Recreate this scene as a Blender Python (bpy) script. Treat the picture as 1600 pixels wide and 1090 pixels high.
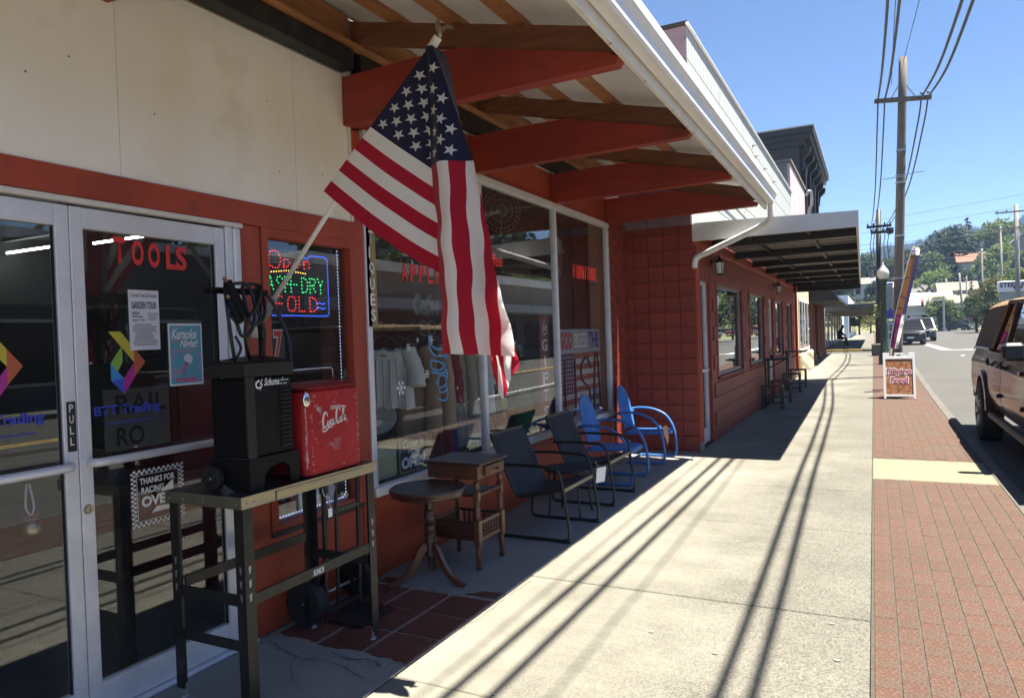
import bpy, bmesh, math, random
from mathutils import Vector, Matrix, noise
random.seed(7)
for o in list(bpy.data.objects): bpy.data.objects.remove(o)
SC = bpy.context.scene
COL = SC.collection
R = math.radians

# ------------------------------------------------------------------ camera
cam = bpy.data.cameras.new('camera'); co = bpy.data.objects.new('camera', cam); COL.objects.link(co)
cam.sensor_width = 36; cam.sensor_fit = 'HORIZONTAL'; cam.lens = 25.0875
cam.clip_start = 0.05; cam.clip_end = 9000
_a, _b, _c = ((0.891473, 0.451799, -0.033976), (0.022684, 0.030386, 0.999281), (0.452506, -0.891602, 0.01684))
co.matrix_world = Matrix(((_a[0], _b[0], _c[0], 0), (_a[1], _b[1], _c[1], 0), (_a[2], _b[2], _c[2], 1.6), (0, 0, 0, 1)))
SC.camera = co

# ------------------------------------------------------------------ sky, sun, exposure
SUN = Vector((0.331, 0.124, 1.0)).normalized()        # towards the sun
w = bpy.data.worlds.new('World'); SC.world = w; w.use_nodes = True
nt = w.node_tree; bg = nt.nodes['Background']
sky = nt.nodes.new('ShaderNodeTexSky'); sky.sky_type = 'NISHITA'; sky.sun_disc = False
sky.sun_elevation = math.asin(SUN.z); sky.sun_rotation = math.atan2(SUN.x, SUN.y)
sky.altitude = 0; sky.air_density = 0.7; sky.dust_density = 0.0; sky.ozone_density = 6.0
nt.links.new(sky.outputs[0], bg.inputs[0]); bg.inputs[1].default_value = 0.05
sl = bpy.data.lights.new('sun', 'SUN'); sl.energy = 5.0; sl.angle = R(0.53); sl.color = (1.0, 0.94, 0.82)
so = bpy.data.objects.new('sun', sl); COL.objects.link(so); so.rotation_euler = SUN.to_track_quat('Z', 'Y').to_euler(); so.location = (5, 2, 30)
vs = SC.view_settings; vs.view_transform = 'Standard'; vs.look = 'None'; vs.gamma = 1; vs.exposure = 2.03; vs.use_curve_mapping = False
SC.cycles.max_bounces = 14; SC.cycles.diffuse_bounces = 9; SC.cycles.glossy_bounces = 6; SC.cycles.transparent_max_bounces = 16; SC.cycles.volume_bounces = 0

# ------------------------------------------------------------------ materials
M = {}
def mat(name, col, rough=0.6, metal=0.0, var=0.0, scale=6.0, bump=0.0, bscale=40.0, col2=None, spec=0.5, rnd=0.0, coat=0.0, stretch=None, detail=6.0, contrast=(0.35, 0.65), trans=0.0, emit=None, estr=0.0, speck=None, mask=None, streak=0.0, wear=None):
    m = bpy.data.materials.new(name); m.use_nodes = True; n = m.node_tree; N = n.nodes; L = n.links
    p = N['Principled BSDF']
    p.inputs['Roughness'].default_value = rough; p.inputs['Metallic'].default_value = metal
    p.inputs['Specular IOR Level'].default_value = spec; p.inputs['Coat Weight'].default_value = coat
    p.inputs['Coat Roughness'].default_value = 0.05
    p.inputs['Base Color'].default_value = (*col, 1)
    if emit: p.inputs['Emission Color'].default_value = (*emit, 1); p.inputs['Emission Strength'].default_value = estr
    out = None
    tc = N.new('ShaderNodeTexCoord'); src = tc.outputs['Object']
    if stretch:
        mp = N.new('ShaderNodeMapping'); mp.inputs['Scale'].default_value = stretch; L.new(src, mp.inputs[0]); src = mp.outputs[0]
    if var > 0 or col2:
        t = N.new('ShaderNodeTexNoise'); t.inputs['Scale'].default_value = scale; t.inputs['Detail'].default_value = detail; t.inputs['Roughness'].default_value = 0.65
        L.new(src, t.inputs['Vector'])
        r = N.new('ShaderNodeMapRange'); r.inputs[1].default_value = contrast[0]; r.inputs[2].default_value = contrast[1]; L.new(t.outputs[0], r.inputs[0])
        mx = N.new('ShaderNodeMix'); mx.data_type = 'RGBA'; L.new(r.outputs[0], mx.inputs[0])
        c2 = col2 if col2 else tuple(c * (1 - var) for c in col)
        mx.inputs[6].default_value = (*col, 1); mx.inputs[7].default_value = (*c2, 1)
        out = mx.outputs[2]
        rr = N.new('ShaderNodeMapRange'); rr.inputs[3].default_value = max(0.02, rough - 0.08); rr.inputs[4].default_value = min(1, rough + 0.12); L.new(t.outputs[0], rr.inputs[0]); L.new(rr.outputs[0], p.inputs['Roughness'])
    if speck:                                          # (scale, colour, amount)
        t2 = N.new('ShaderNodeTexNoise'); t2.inputs['Scale'].default_value = speck[0]; t2.inputs['Detail'].default_value = 3; L.new(tc.outputs['Object'], t2.inputs['Vector'])
        r2 = N.new('ShaderNodeMapRange'); r2.inputs[1].default_value = speck[3] if len(speck) > 3 else 0.52; r2.inputs[2].default_value = (speck[3] if len(speck) > 3 else 0.52) + 0.12; r2.inputs[4].default_value = speck[2]; L.new(t2.outputs[0], r2.inputs[0])
        fac = r2.outputs[0]
        if mask:                                       # worn areas expose more aggregate
            t5 = N.new('ShaderNodeTexNoise'); t5.inputs['Scale'].default_value = mask[0]; t5.inputs['Detail'].default_value = 4; L.new(tc.outputs['Object'], t5.inputs['Vector'])
            r5 = N.new('ShaderNodeMapRange'); r5.inputs[1].default_value = mask[1]; r5.inputs[2].default_value = mask[2]; r5.inputs[3].default_value = .25; L.new(t5.outputs[0], r5.inputs[0])
            mm = N.new('ShaderNodeMath'); mm.operation = 'MULTIPLY'; L.new(fac, mm.inputs[0]); L.new(r5.outputs[0], mm.inputs[1]); fac = mm.outputs[0]
        m2 = N.new('ShaderNodeMix'); m2.data_type = 'RGBA'; L.new(fac, m2.inputs[0])
        if out: L.new(out, m2.inputs[6])
        else: m2.inputs[6].default_value = (*col, 1)
        m2.inputs[7].default_value = (*speck[1], 1); out = m2.outputs[2]
    if wear:                                           # the walked side of the slabs is worn down to dark aggregate
        sx = N.new('ShaderNodeSeparateXYZ'); L.new(tc.outputs['Object'], sx.inputs[0]); tw = N.new('ShaderNodeTexNoise'); tw.inputs['Scale'].default_value = .9; tw.inputs['Detail'].default_value = 5; tw.inputs['Roughness'].default_value = .7; L.new(tc.outputs['Object'], tw.inputs['Vector'])
        am = N.new('ShaderNodeMath'); am.operation = 'MULTIPLY_ADD'; am.inputs[1].default_value = 2.2; L.new(tw.outputs[0], am.inputs[0]); L.new(sx.outputs[0], am.inputs[2])
        rw = N.new('ShaderNodeMapRange'); rw.inputs[1].default_value = wear[0]; rw.inputs[2].default_value = wear[1]; L.new(am.outputs[0], rw.inputs[0])
        t7 = N.new('ShaderNodeTexVoronoi'); t7.inputs['Scale'].default_value = 105; L.new(tc.outputs['Object'], t7.inputs['Vector']); r7 = N.new('ShaderNodeMapRange'); r7.inputs[1].default_value = .15; r7.inputs[2].default_value = .75; r7.inputs[3].default_value = .42; r7.inputs[4].default_value = .80; L.new(t7.outputs['Color'], r7.inputs[0])
        h7 = N.new('ShaderNodeHueSaturation'); L.new(r7.outputs[0], h7.inputs['Value']); L.new(out, h7.inputs['Color']); m7 = N.new('ShaderNodeMix'); m7.data_type = 'RGBA'; L.new(rw.outputs[0], m7.inputs[0]); L.new(out, m7.inputs[6]); L.new(h7.outputs[0], m7.inputs[7]); out = m7.outputs[2]
    if streak > 0:                                     # broom and trowel streaks across the walk
        mp2 = N.new('ShaderNodeMapping'); mp2.inputs['Scale'].default_value = (1.2, 16, 1); L.new(tc.outputs['Object'], mp2.inputs[0]); t6 = N.new('ShaderNodeTexNoise'); t6.inputs['Scale'].default_value = 1.6; t6.inputs['Detail'].default_value = 5; L.new(mp2.outputs[0], t6.inputs['Vector'])
        r6 = N.new('ShaderNodeMapRange'); r6.inputs[1].default_value = .3; r6.inputs[2].default_value = .7; r6.inputs[3].default_value = 1 - streak; r6.inputs[4].default_value = 1 + streak; L.new(t6.outputs[0], r6.inputs[0])
        h6 = N.new('ShaderNodeHueSaturation'); L.new(r6.outputs[0], h6.inputs['Value']); L.new(out, h6.inputs['Color']); out = h6.outputs[0]
    if rnd > 0:
        oi = N.new('ShaderNodeObjectInfo'); r3 = N.new('ShaderNodeMapRange'); r3.inputs[3].default_value = 1 - rnd; r3.inputs[4].default_value = 1 + rnd; L.new(oi.outputs['Random'], r3.inputs[0])
        hs = N.new('ShaderNodeHueSaturation'); L.new(r3.outputs[0], hs.inputs['Value'])
        if out: L.new(out, hs.inputs['Color'])
        else: hs.inputs['Color'].default_value = (*col, 1)
        out = hs.outputs[0]
    if out: L.new(out, p.inputs['Base Color'])
    if bump > 0:
        t4 = N.new('ShaderNodeTexNoise'); t4.inputs['Scale'].default_value = bscale; t4.inputs['Detail'].default_value = 5; L.new(src, t4.inputs['Vector'])
        b = N.new('ShaderNodeBump'); b.inputs['Strength'].default_value = bump; b.inputs['Distance'].default_value = 0.01; L.new(t4.outputs[0], b.inputs['Height']); L.new(b.outputs[0], p.inputs['Normal'])
    if trans > 0:                                      # thin cloth / leaves: light passes through
        tr = N.new('ShaderNodeBsdfTranslucent'); ms = N.new('ShaderNodeMixShader'); ms.inputs[0].default_value = trans
        if out: L.new(out, tr.inputs[0])
        else: tr.inputs[0].default_value = (*col, 1)
        L.new(p.outputs[0], ms.inputs[1]); L.new(tr.outputs[0], ms.inputs[2]); L.new(ms.outputs[0], N['Material Output'].inputs[0])
    M[name] = m
    return m

def glass(name, tint=(0.8, 0.84, 0.82), k=1.8, ior=1.5, rough=0.0, wob=0.0, dust=0.0):
    m = bpy.data.materials.new(name); m.use_nodes = True; n = m.node_tree; N = n.nodes; L = n.links
    N.remove(N['Principled BSDF'])
    fr = N.new('ShaderNodeFresnel'); ge = N.new('ShaderNodeNewGeometry'); mi = N.new('ShaderNodeMapRange')   # same reflectance from both sides of the sheet
    mi.inputs[3].default_value = ior; mi.inputs[4].default_value = 1 / ior; L.new(ge.outputs['Backfacing'], mi.inputs[0]); L.new(mi.outputs[0], fr.inputs[0])
    mu = N.new('ShaderNodeMath'); mu.operation = 'MULTIPLY'; mu.inputs[1].default_value = k; mu.use_clamp = True; L.new(fr.outputs[0], mu.inputs[0])
    tr = N.new('ShaderNodeBsdfTransparent'); tr.inputs[0].default_value = (*tint, 1)
    gl = N.new('ShaderNodeBsdfGlossy'); gl.inputs['Roughness'].default_value = rough; gl.inputs[0].default_value = (0.95, 0.97, 1, 1)
    if wob:
        t = N.new('ShaderNodeTexNoise'); t.inputs['Scale'].default_value = 1.3; t.inputs['Detail'].default_value = 1
        tc = N.new('ShaderNodeTexCoord'); L.new(tc.outputs['Object'], t.inputs['Vector'])
        b = N.new('ShaderNodeBump'); b.inputs['Strength'].default_value = wob; b.inputs['Distance'].default_value = 0.02; L.new(t.outputs[0], b.inputs['Height']); L.new(b.outputs[0], gl.inputs['Normal'])
    ms = N.new('ShaderNodeMixShader'); L.new(mu.outputs[0], ms.inputs[0]); L.new(tr.outputs[0], ms.inputs[1]); L.new(gl.outputs[0], ms.inputs[2])
    sh = ms.outputs[0]
    if dust:                                           # film of dust and wipe marks on the pane
        tc = N.new('ShaderNodeTexCoord'); mp = N.new('ShaderNodeMapping'); mp.inputs['Scale'].default_value = (1, 1.5, .6); L.new(tc.outputs['Object'], mp.inputs[0]); t = N.new('ShaderNodeTexNoise'); t.inputs['Scale'].default_value = 2.4; t.inputs['Detail'].default_value = 8; t.inputs['Roughness'].default_value = .72; t.inputs['Distortion'].default_value = 1.2; L.new(mp.outputs[0], t.inputs['Vector'])
        r = N.new('ShaderNodeMapRange'); r.inputs[1].default_value = .42; r.inputs[2].default_value = .78; r.inputs[3].default_value = dust * .2; r.inputs[4].default_value = dust; L.new(t.outputs[0], r.inputs[0]); df = N.new('ShaderNodeBsdfDiffuse'); df.inputs[0].default_value = (.55, .53, .5, 1); m3 = N.new('ShaderNodeMixShader'); L.new(r.outputs[0], m3.inputs[0]); L.new(sh, m3.inputs[1]); L.new(df.outputs[0], m3.inputs[2]); sh = m3.outputs[0]
    L.new(sh, N['Material Output'].inputs[0]); M[name] = m
    return m

def emis(name, col, s):
    m = bpy.data.materials.new(name); m.use_nodes = True; n = m.node_tree; N = n.nodes; N.remove(N['Principled BSDF'])
    e = N.new('ShaderNodeEmission'); e.inputs[0].default_value = (*col, 1); e.inputs[1].default_value = s
    n.links.new(e.outputs[0], N['Material Output'].inputs[0]); M[name] = m
    return m

# paint, wood, metal
mat('red_paint', (0.42, 0.064, 0.026), 0.5, var=0.3, scale=3, bump=0.25, bscale=24, speck=(7, (0.20, 0.05, 0.035), 0.6, 0.6), stretch=(1, 1, 0.4))
mat('red_beam', (0.31, 0.034, 0.016), 0.5, var=0.3, scale=2.5, bump=0.2, bscale=20, stretch=(.5, 1, 2), speck=(6, (0.15, 0.03, 0.02), 0.5, 0.6))
mat('red_block', (0.285, 0.043, 0.024), 0.55, var=0.35, scale=1.6, bump=0.4, bscale=45, rnd=0.10, speck=(9, (0.13, 0.035, 0.026), 0.5, 0.6))
mat('red_mortar', (0.24, 0.04, 0.024), 0.8)
mat('pier_grout', (0.50, 0.29, 0.19), 0.9)
mat('stucco_white', (0.90, 0.88, 0.83), 0.8, scale=0.75, col2=(0.84, 0.77, 0.65), contrast=(0.44, 0.66), bump=0.45, bscale=14, speck=(2.3, (0.68, 0.62, 0.52), 0.45, 0.58), stretch=(1, 1, 0.5))
mat('white_trim', (0.74, 0.72, 0.68), 0.55, var=0.12, scale=5, speck=(9, (0.45, 0.40, 0.33), 0.25, 0.6))
mat('gutter_white', (0.78, 0.77, 0.74), 0.35, scale=2.5, col2=(0.60, 0.56, 0.48), contrast=(0.5, 0.8), stretch=(3, 0.6, 3))
mat('alu', (0.78, 0.78, 0.80), 0.42, 0.35, var=0.12, scale=8, bump=0.03, bscale=80)
mat('alu_dark', (0.30, 0.30, 0.31), 0.45, 0.5, var=0.2)
mat('wood_new', (0.44, 0.20, 0.072), 0.6, scale=3, col2=(0.26, 0.10, 0.036), stretch=(1.2, 1.2, 9), bump=0.1, bscale=25, contrast=(0.3, 0.7))
mat('wood_joist', (0.25, 0.095, 0.036), 0.6, scale=3, col2=(0.115, 0.042, 0.018), stretch=(1.0, 9, 9), bump=0.1, contrast=(0.3, 0.7))
mat('char_wood', (0.012, 0.011, 0.010), 0.55, scale=9, col2=(0.06, 0.055, 0.05), contrast=(0.5, 0.8), bump=0.7, bscale=22)
mat('roof_deck', (0.74, 0.73, 0.71), 0.5, scale=1.2, col2=(0.58, 0.57, 0.55), stretch=(3, 0.6, 1), bump=0.15, bscale=5)
mat('galv', (0.42, 0.43, 0.44), 0.45, 0.7, var=0.25, scale=20)
mat('concrete', (0.218, 0.207, 0.168), 0.9, scale=0.9, col2=(0.158, 0.15, 0.122), contrast=(0.32, 0.68), speck=(85, (0.135, 0.125, 0.108), 0.85, 0.5), bump=0.5, bscale=110, rnd=0.04, mask=(0.55, 0.42, 0.66), streak=0.05, wear=(-0.75, 0.55))
mat('concrete_old', (0.25, 0.245, 0.225), 0.9, scale=1.6, col2=(0.22, 0.21, 0.19), speck=(60, (0.16, 0.15, 0.14), 0.5, 0.56), bump=0.5, bscale=60)
mat('joint', (0.13, 0.12, 0.10), 0.95)
mat('cream_band', (0.20, 0.173, 0.115), 0.9, var=0.18, scale=5, bump=0.15, bscale=90, speck=(120, (0.23, 0.2, 0.14), 0.5))
mat('paver', (0.080, 0.029, 0.017), 0.92, scale=1.1, col2=(0.064, 0.045, 0.032), contrast=(0.38, 0.66), speck=(58, (0.10, 0.064, 0.044), 0.95, 0.48), bump=1.0, bscale=58, rnd=0.07)
mat('paver_bed', (0.075, 0.058, 0.043), 0.95, var=0.3, scale=20)
mat('asphalt', (0.066, 0.064, 0.058), 0.92, scale=0.5, col2=(0.055, 0.053, 0.048), speck=(70, (0.10, 0.097, 0.087), 0.5, 0.52), bump=0.4, bscale=90)
mat('road_paint', (0.72, 0.71, 0.66), 0.7, var=0.25, scale=12)
mat('yellow_paint', (0.62, 0.38, 0.06), 0.7, var=0.2, scale=8)
mat('quarry_tile', (0.135, 0.045, 0.030), 0.55, var=0.3, scale=5, bump=0.15, rnd=0.15, speck=(35, (0.20, 0.10, 0.08), 0.4))
mat('tile_grout', (0.33, 0.29, 0.25), 0.9, var=0.3, scale=14)
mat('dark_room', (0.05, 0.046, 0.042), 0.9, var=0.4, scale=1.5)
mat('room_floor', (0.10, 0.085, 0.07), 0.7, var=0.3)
# objects
mat('black_metal', (0.014, 0.014, 0.015), 0.38, 0.0, var=0.3, scale=15, spec=0.5)
mat('bench_metal', (0.020, 0.019, 0.017), 0.42, 0.3, var=0.4, scale=12, spec=0.6)
mat('bench_edge', (0.46, 0.41, 0.25), 0.38, 0.75, scale=5, col2=(0.36, 0.33, 0.24), bump=0.03, stretch=(6, 1, 6))
mat('bench_top', (0.055, 0.058, 0.065), 0.3, 0.5, var=0.3, scale=9)
mat('bench_side', (0.20, 0.185, 0.125), 0.45, 0.6, var=0.2, scale=8)
mat('black_plastic', (0.005, 0.005, 0.006), 0.5, spec=0.2, var=0.3, scale=20, bump=0.05, bscale=150)
mat('grey_plastic', (0.024, 0.023, 0.019), 0.5, spec=0.3, var=0.2)
mat('rubber', (0.016, 0.016, 0.016), 0.75, var=0.3, scale=25)
mat('cable', (0.010, 0.010, 0.012), 0.45)
mat('copper', (0.55, 0.25, 0.12), 0.35, 0.9)
mat('cooler_red', (0.42, 0.016, 0.018), 0.5, scale=4, col2=(0.30, 0.014, 0.016), speck=(17, (0.42, 0.36, 0.33), 0.85, 0.655), bump=0.1, bscale=20, spec=0.3)
mat('cooler_wear', (0.45, 0.36, 0.33), 0.6, scale=18, col2=(0.42, 0.02, 0.022), contrast=(0.45, 0.58))
mat('cooler_lid', (0.25, 0.014, 0.018), 0.35, var=0.3, scale=6)
mat('chrome', (0.72, 0.72, 0.72), 0.14, 1.0)
mat('white_letter', (0.78, 0.77, 0.74), 0.5)
mat('cream_letter', (0.70, 0.62, 0.55), 0.55)
mat('red_letter', (0.70, 0.035, 0.03), 0.5)
mat('blue_letter', (0.035, 0.055, 0.42), 0.5)
mat('dark_letter', (0.02, 0.02, 0.025), 0.5)
mat('grey_letter', (0.10, 0.10, 0.10), 0.6)
mat('navy', (0.022, 0.028, 0.065), 0.5, var=0.2)
mat('paper', (0.72, 0.70, 0.76), 0.7, var=0.1, scale=12)
mat('paper_white', (0.80, 0.80, 0.78), 0.7)
mat('tag_orange', (0.62, 0.32, 0.17), 0.7)
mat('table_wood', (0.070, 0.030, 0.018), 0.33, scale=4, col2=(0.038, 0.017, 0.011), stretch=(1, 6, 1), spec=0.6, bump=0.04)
mat('table_wood_lit', (0.155, 0.062, 0.028), 0.36, scale=4, col2=(0.09, 0.034, 0.016), stretch=(3, 3, 1), spec=0.6, bump=0.04)  # lighter copy of the table wood, light put into the colour
mat('sling', (0.017, 0.019, 0.026), 0.65, var=0.15, bump=0.25, bscale=240)
mat('chair_tube', (0.020, 0.019, 0.018), 0.38, 0.3, spec=0.6)
mat('chair_rail', (0.16, 0.145, 0.11), 0.45, 0.4)  # tan of the sunlit front edge put into the colour
mat('blue_chair', (0.055, 0.20, 0.55), 0.38, var=0.25, scale=4, spec=0.5, speck=(38, (0.05, 0.04, 0.035), 0.7, 0.68))
mat('brown_leather', (0.10, 0.045, 0.022), 0.6, var=0.3)
mat('flag_white', (0.78, 0.76, 0.72), 0.8, trans=0.35, bump=0.12, bscale=260)
glass('pane', tint=(.93, .95, .94), k=1.12, dust=.035)
glass('pane_door', tint=(0.86, 0.88, 0.87), k=1.4, wob=0.02, dust=.03)
glass('pane_far', tint=(0.5, 0.52, 0.52), k=1.4, wob=0.05)
emis('tube_light', (0.92, 0.97, 1.0), 16.0)
emis('led_red', (1, 0.03, 0.03), .7); emis('led_green', (0.03, 1.0, 0.25), .55); emis('led_blue', (0.05, 0.15, 1), .7); emis('led_white', (0.5, 0.6, 1), .6)
emis('neon_red', (1, 0.05, 0.04), 0.16); emis('traffic_red', (1, 0.03, 0.02), 4.0)

# ------------------------------------------------------------------ mesh helpers
def wm(o):
    m = o.matrix_basis.copy()
    return wm(o.parent) @ o.matrix_parent_inverse @ m if o.parent else m
def par(o, p):                                         # parent, keeping the world place
    o.parent = p; o.matrix_parent_inverse = wm(p).inverted(); return o
class MB:
    def __init__(s): s.v = []; s.f = []; s.mi = []; s.cm = 0; s.uv = None
    def add(s, vs, fs):
        n = len(s.v); s.v += [tuple(p) for p in vs]
        for f in fs: s.f.append(tuple(i + n for i in f)); s.mi.append(s.cm)
        return s
    def box(s, x0, x1, y0, y1, z0, z1, b=0.0):
        if x1 < x0: x0, x1 = x1, x0
        if y1 < y0: y0, y1 = y1, y0
        if z1 < z0: z0, z1 = z1, z0
        b = min(b, (x1 - x0) / 2.2, (y1 - y0) / 2.2, (z1 - z0) / 2.2)
        if b <= 0:
            return s.add([(x0, y0, z0), (x1, y0, z0), (x1, y1, z0), (x0, y1, z0), (x0, y0, z1), (x1, y0, z1), (x1, y1, z1), (x0, y1, z1)],
                         [(0, 3, 2, 1), (4, 5, 6, 7), (0, 1, 5, 4), (1, 2, 6, 5), (2, 3, 7, 6), (3, 0, 4, 7)])
        # chamfered along z edges and top/bottom rims
        def ring(x0, x1, y0, y1, c, z): return [(x0 + c, y0, z), (x1 - c, y0, z), (x1, y0 + c, z), (x1, y1 - c, z), (x1 - c, y1, z), (x0 + c, y1, z), (x0, y1 - c, z), (x0, y0 + c, z)]
        vs = ring(x0 + b, x1 - b, y0 + b, y1 - b, b * .4, z0) + ring(x0, x1, y0, y1, b, z0 + b) + ring(x0, x1, y0, y1, b, z1 - b) + ring(x0 + b, x1 - b, y0 + b, y1 - b, b * .4, z1)
        fs = [tuple(range(7, -1, -1)), tuple(range(24, 32))]
        for k in range(3):
            for i in range(8): j = (i + 1) % 8; fs.append((k * 8 + i, k * 8 + j, k * 8 + 8 + j, k * 8 + 8 + i))
        return s.add(vs, fs)
    def bar(s, p, q, w, h, up=(0, 0, 1)):
        p = Vector(p); q = Vector(q); d = (q - p).normalized(); u = Vector(up)
        if abs(d.dot(u)) > 0.98: u = Vector((1, 0, 0))
        a = d.cross(u).normalized() * (w / 2); b = a.cross(d).normalized() * (h / 2)
        vs = [c + i * a + j * b for c in (p, q) for i, j in ((-1, -1), (1, -1), (1, 1), (-1, 1))]
        return s.add(vs, [(0, 1, 2, 3), (7, 6, 5, 4), (0, 4, 5, 1), (1, 5, 6, 2), (2, 6, 7, 3), (3, 7, 4, 0)])
    def tube(s, pts, r, n=8, cap=True, closed=False):
        pts = [Vector(p) for p in pts]; m = len(pts); rr = r if isinstance(r, (list, tuple)) else [r] * m
        prev = None; vs = []
        for i, p in enumerate(pts):
            a = pts[(i - 1) % m] if (closed or i > 0) else p; b = pts[(i + 1) % m] if (closed or i < m - 1) else p
            d = (b - a).normalized() if (b - a).length > 1e-9 else Vector((0, 0, 1))
            if prev is None:
                u = Vector((0, 0, 1)) if abs(d.z) < 0.9 else Vector((1, 0, 0)); u = (u - d * u.dot(d)).normalized()
            else:
                u = prev - d * prev.dot(d); u = u.normalized() if u.length > 1e-6 else prev
            prev = u; v2 = d.cross(u)
            for k in range(n):
                t = 2 * math.pi * k / n; vs.append(p + (u * math.cos(t) + v2 * math.sin(t)) * rr[i])
        fs = []
        for i in range(m if closed else m - 1):
            for k in range(n):
                a = i * n + k; b = i * n + (k + 1) % n; c = ((i + 1) % m) * n + (k + 1) % n; d = ((i + 1) % m) * n + k
                fs.append((a, b, c, d))
        if cap and not closed: fs += [tuple(range(n - 1, -1, -1)), tuple(range((m - 1) * n, m * n))]
        return s.add(vs, fs)
    def lathe(s, prof, c=(0, 0, 0), n=16, mtx=None):
        vs = []; fs = []; m = len(prof); c = Vector(c)
        for r, z in prof:
            for k in range(n):
                t = 2 * math.pi * k / n; p = Vector((r * math.cos(t), r * math.sin(t), z))
                if mtx: p = mtx @ p
                vs.append(p + c)
        for i in range(m - 1):
            for k in range(n): fs.append((i * n + k, i * n + (k + 1) % n, (i + 1) * n + (k + 1) % n, (i + 1) * n + k))
        if prof[0][0] > 1e-4 and (abs(prof[0][1] - prof[1][1]) > 1e-6 or prof[1][0] > 1e-4): fs.append(tuple(range(n - 1, -1, -1)))
        if prof[-1][0] > 1e-4 and (abs(prof[-1][1] - prof[-2][1]) > 1e-6 or prof[-2][0] > 1e-4): fs.append(tuple(range((m - 1) * n, m * n)))
        return s.add(vs, fs)
    def prism(s, poly, o, ux, uy, d):
        """poly in (u,v), extruded by vector d"""
        o = Vector(o); ux = Vector(ux); uy = Vector(uy); d = Vector(d); n = len(poly)
        a = [o + ux * p[0] + uy * p[1] for p in poly]; b = [p + d for p in a]
        fs = [tuple(range(n)), tuple(range(2 * n - 1, n - 1, -1))] + [(i, i + n, (i + 1) % n + n, (i + 1) % n) for i in range(n)]
        return s.add(a + b, fs)
    def ribbon(s, pts, wd, o, ux, uy, nrm, off=0.0):
        """flat brush stroke: pts (u,v), widths"""
        o = Vector(o) + Vector(nrm) * off; ux = Vector(ux); uy = Vector(uy); m = len(pts); vs = []
        W = wd if isinstance(wd, (list, tuple)) else [wd] * m
        for i, p in enumerate(pts):
            a = pts[max(0, i - 1)]; b = pts[min(m - 1, i + 1)]; dx, dy = b[0] - a[0], b[1] - a[1]; l = math.hypot(dx, dy) or 1
            nx, ny = -dy / l * W[i] / 2, dx / l * W[i] / 2
            vs += [o + ux * (p[0] + nx) + uy * (p[1] + ny), o + ux * (p[0] - nx) + uy * (p[1] - ny)]
        return s.add(vs, [(2 * i, 2 * i + 1, 2 * i + 3, 2 * i + 2) for i in range(m - 1)])
    def grid(s, fn, nu, nv):
        vs = [fn(i / nu, j / nv) for i in range(nu + 1) for j in range(nv + 1)]
        return s.add(vs, [(i * (nv + 1) + j, (i + 1) * (nv + 1) + j, (i + 1) * (nv + 1) + j + 1, i * (nv + 1) + j + 1) for i in range(nu) for j in range(nv)])
    def mesh(s, name, mats, smooth=False):
        me = bpy.data.meshes.new(name); me.from_pydata(s.v, [], s.f)
        for m in (mats if isinstance(mats, (list, tuple)) else [mats]): me.materials.append(M[m] if isinstance(m, str) else m)
        if any(s.mi): me.polygons.foreach_set('material_index', s.mi)
        if smooth: me.polygons.foreach_set('use_smooth', [True] * len(me.polygons))
        me.update(); return me
    def build(s, name, mats, parent=None, smooth=False, ang=None):
        me = s.mesh(name, mats, smooth or ang is not None); o = bpy.data.objects.new(name, me); COL.objects.link(o)
        if ang is not None: me.set_sharp_from_angle(angle=R(ang))
        if parent: par(o, parent)
        return o

def fixn(o):
    bm = bmesh.new(); bm.from_mesh(o.data); bmesh.ops.recalc_face_normals(bm, faces=bm.faces); bm.to_mesh(o.data); bm.free(); return o
def tag(o, label=None, cat=None, group=None, kind=None):
    if label: o['label'] = label
    if cat: o['category'] = cat
    if group: o['group'] = group
    if kind: o['kind'] = kind
    return o
def empty(name, loc=(0, 0, 0), rz=0, parent=None):
    o = bpy.data.objects.new(name, None); COL.objects.link(o); o.location = loc; o.rotation_euler = (0, 0, rz); o.empty_display_size = 0.1
    if parent: par(o, parent)
    return o
def thing(name, label, cat, loc=(0, 0, 0), rz=0, group=None): return tag(empty(name, loc, rz), label, cat, group)
def struct(o): o['kind'] = 'structure'; return o
def inst(name, me, parent, loc, rot=(0, 0, 0), sc=(1, 1, 1)):
    o = bpy.data.objects.new(name, me); COL.objects.link(o); o.location = loc; o.rotation_euler = rot; o.scale = sc
    if parent: par(o, parent)
    return o
def copy_tree(o, parent=None):
    c = o.copy(); COL.objects.link(c); c.parent = parent
    for ch in list(o.children): copy_tree(ch, c)
    return c
def spl(pts, n=8, closed=False):
    """Catmull-Rom through points (any dimension)"""
    P = [tuple(p) for p in pts]; m = len(P); out = []
    rng = m if closed else m - 1
    for i in range(rng):
        p0 = P[(i - 1) % m] if (closed or i > 0) else P[i]; p1 = P[i]; p2 = P[(i + 1) % m]; p3 = P[(i + 2) % m] if (closed or i + 2 < m) else p2
        for k in range(n):
            t = k / n
            out.append(tuple(0.5 * (2 * b + (c - a) * t + (2 * a - 5 * b + 4 * c - d) * t * t + (3 * b - a - 3 * c + d) * t ** 3) for a, b, c, d in zip(p0, p1, p2, p3)))
    if not closed: out.append(P[-1])
    return out
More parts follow.
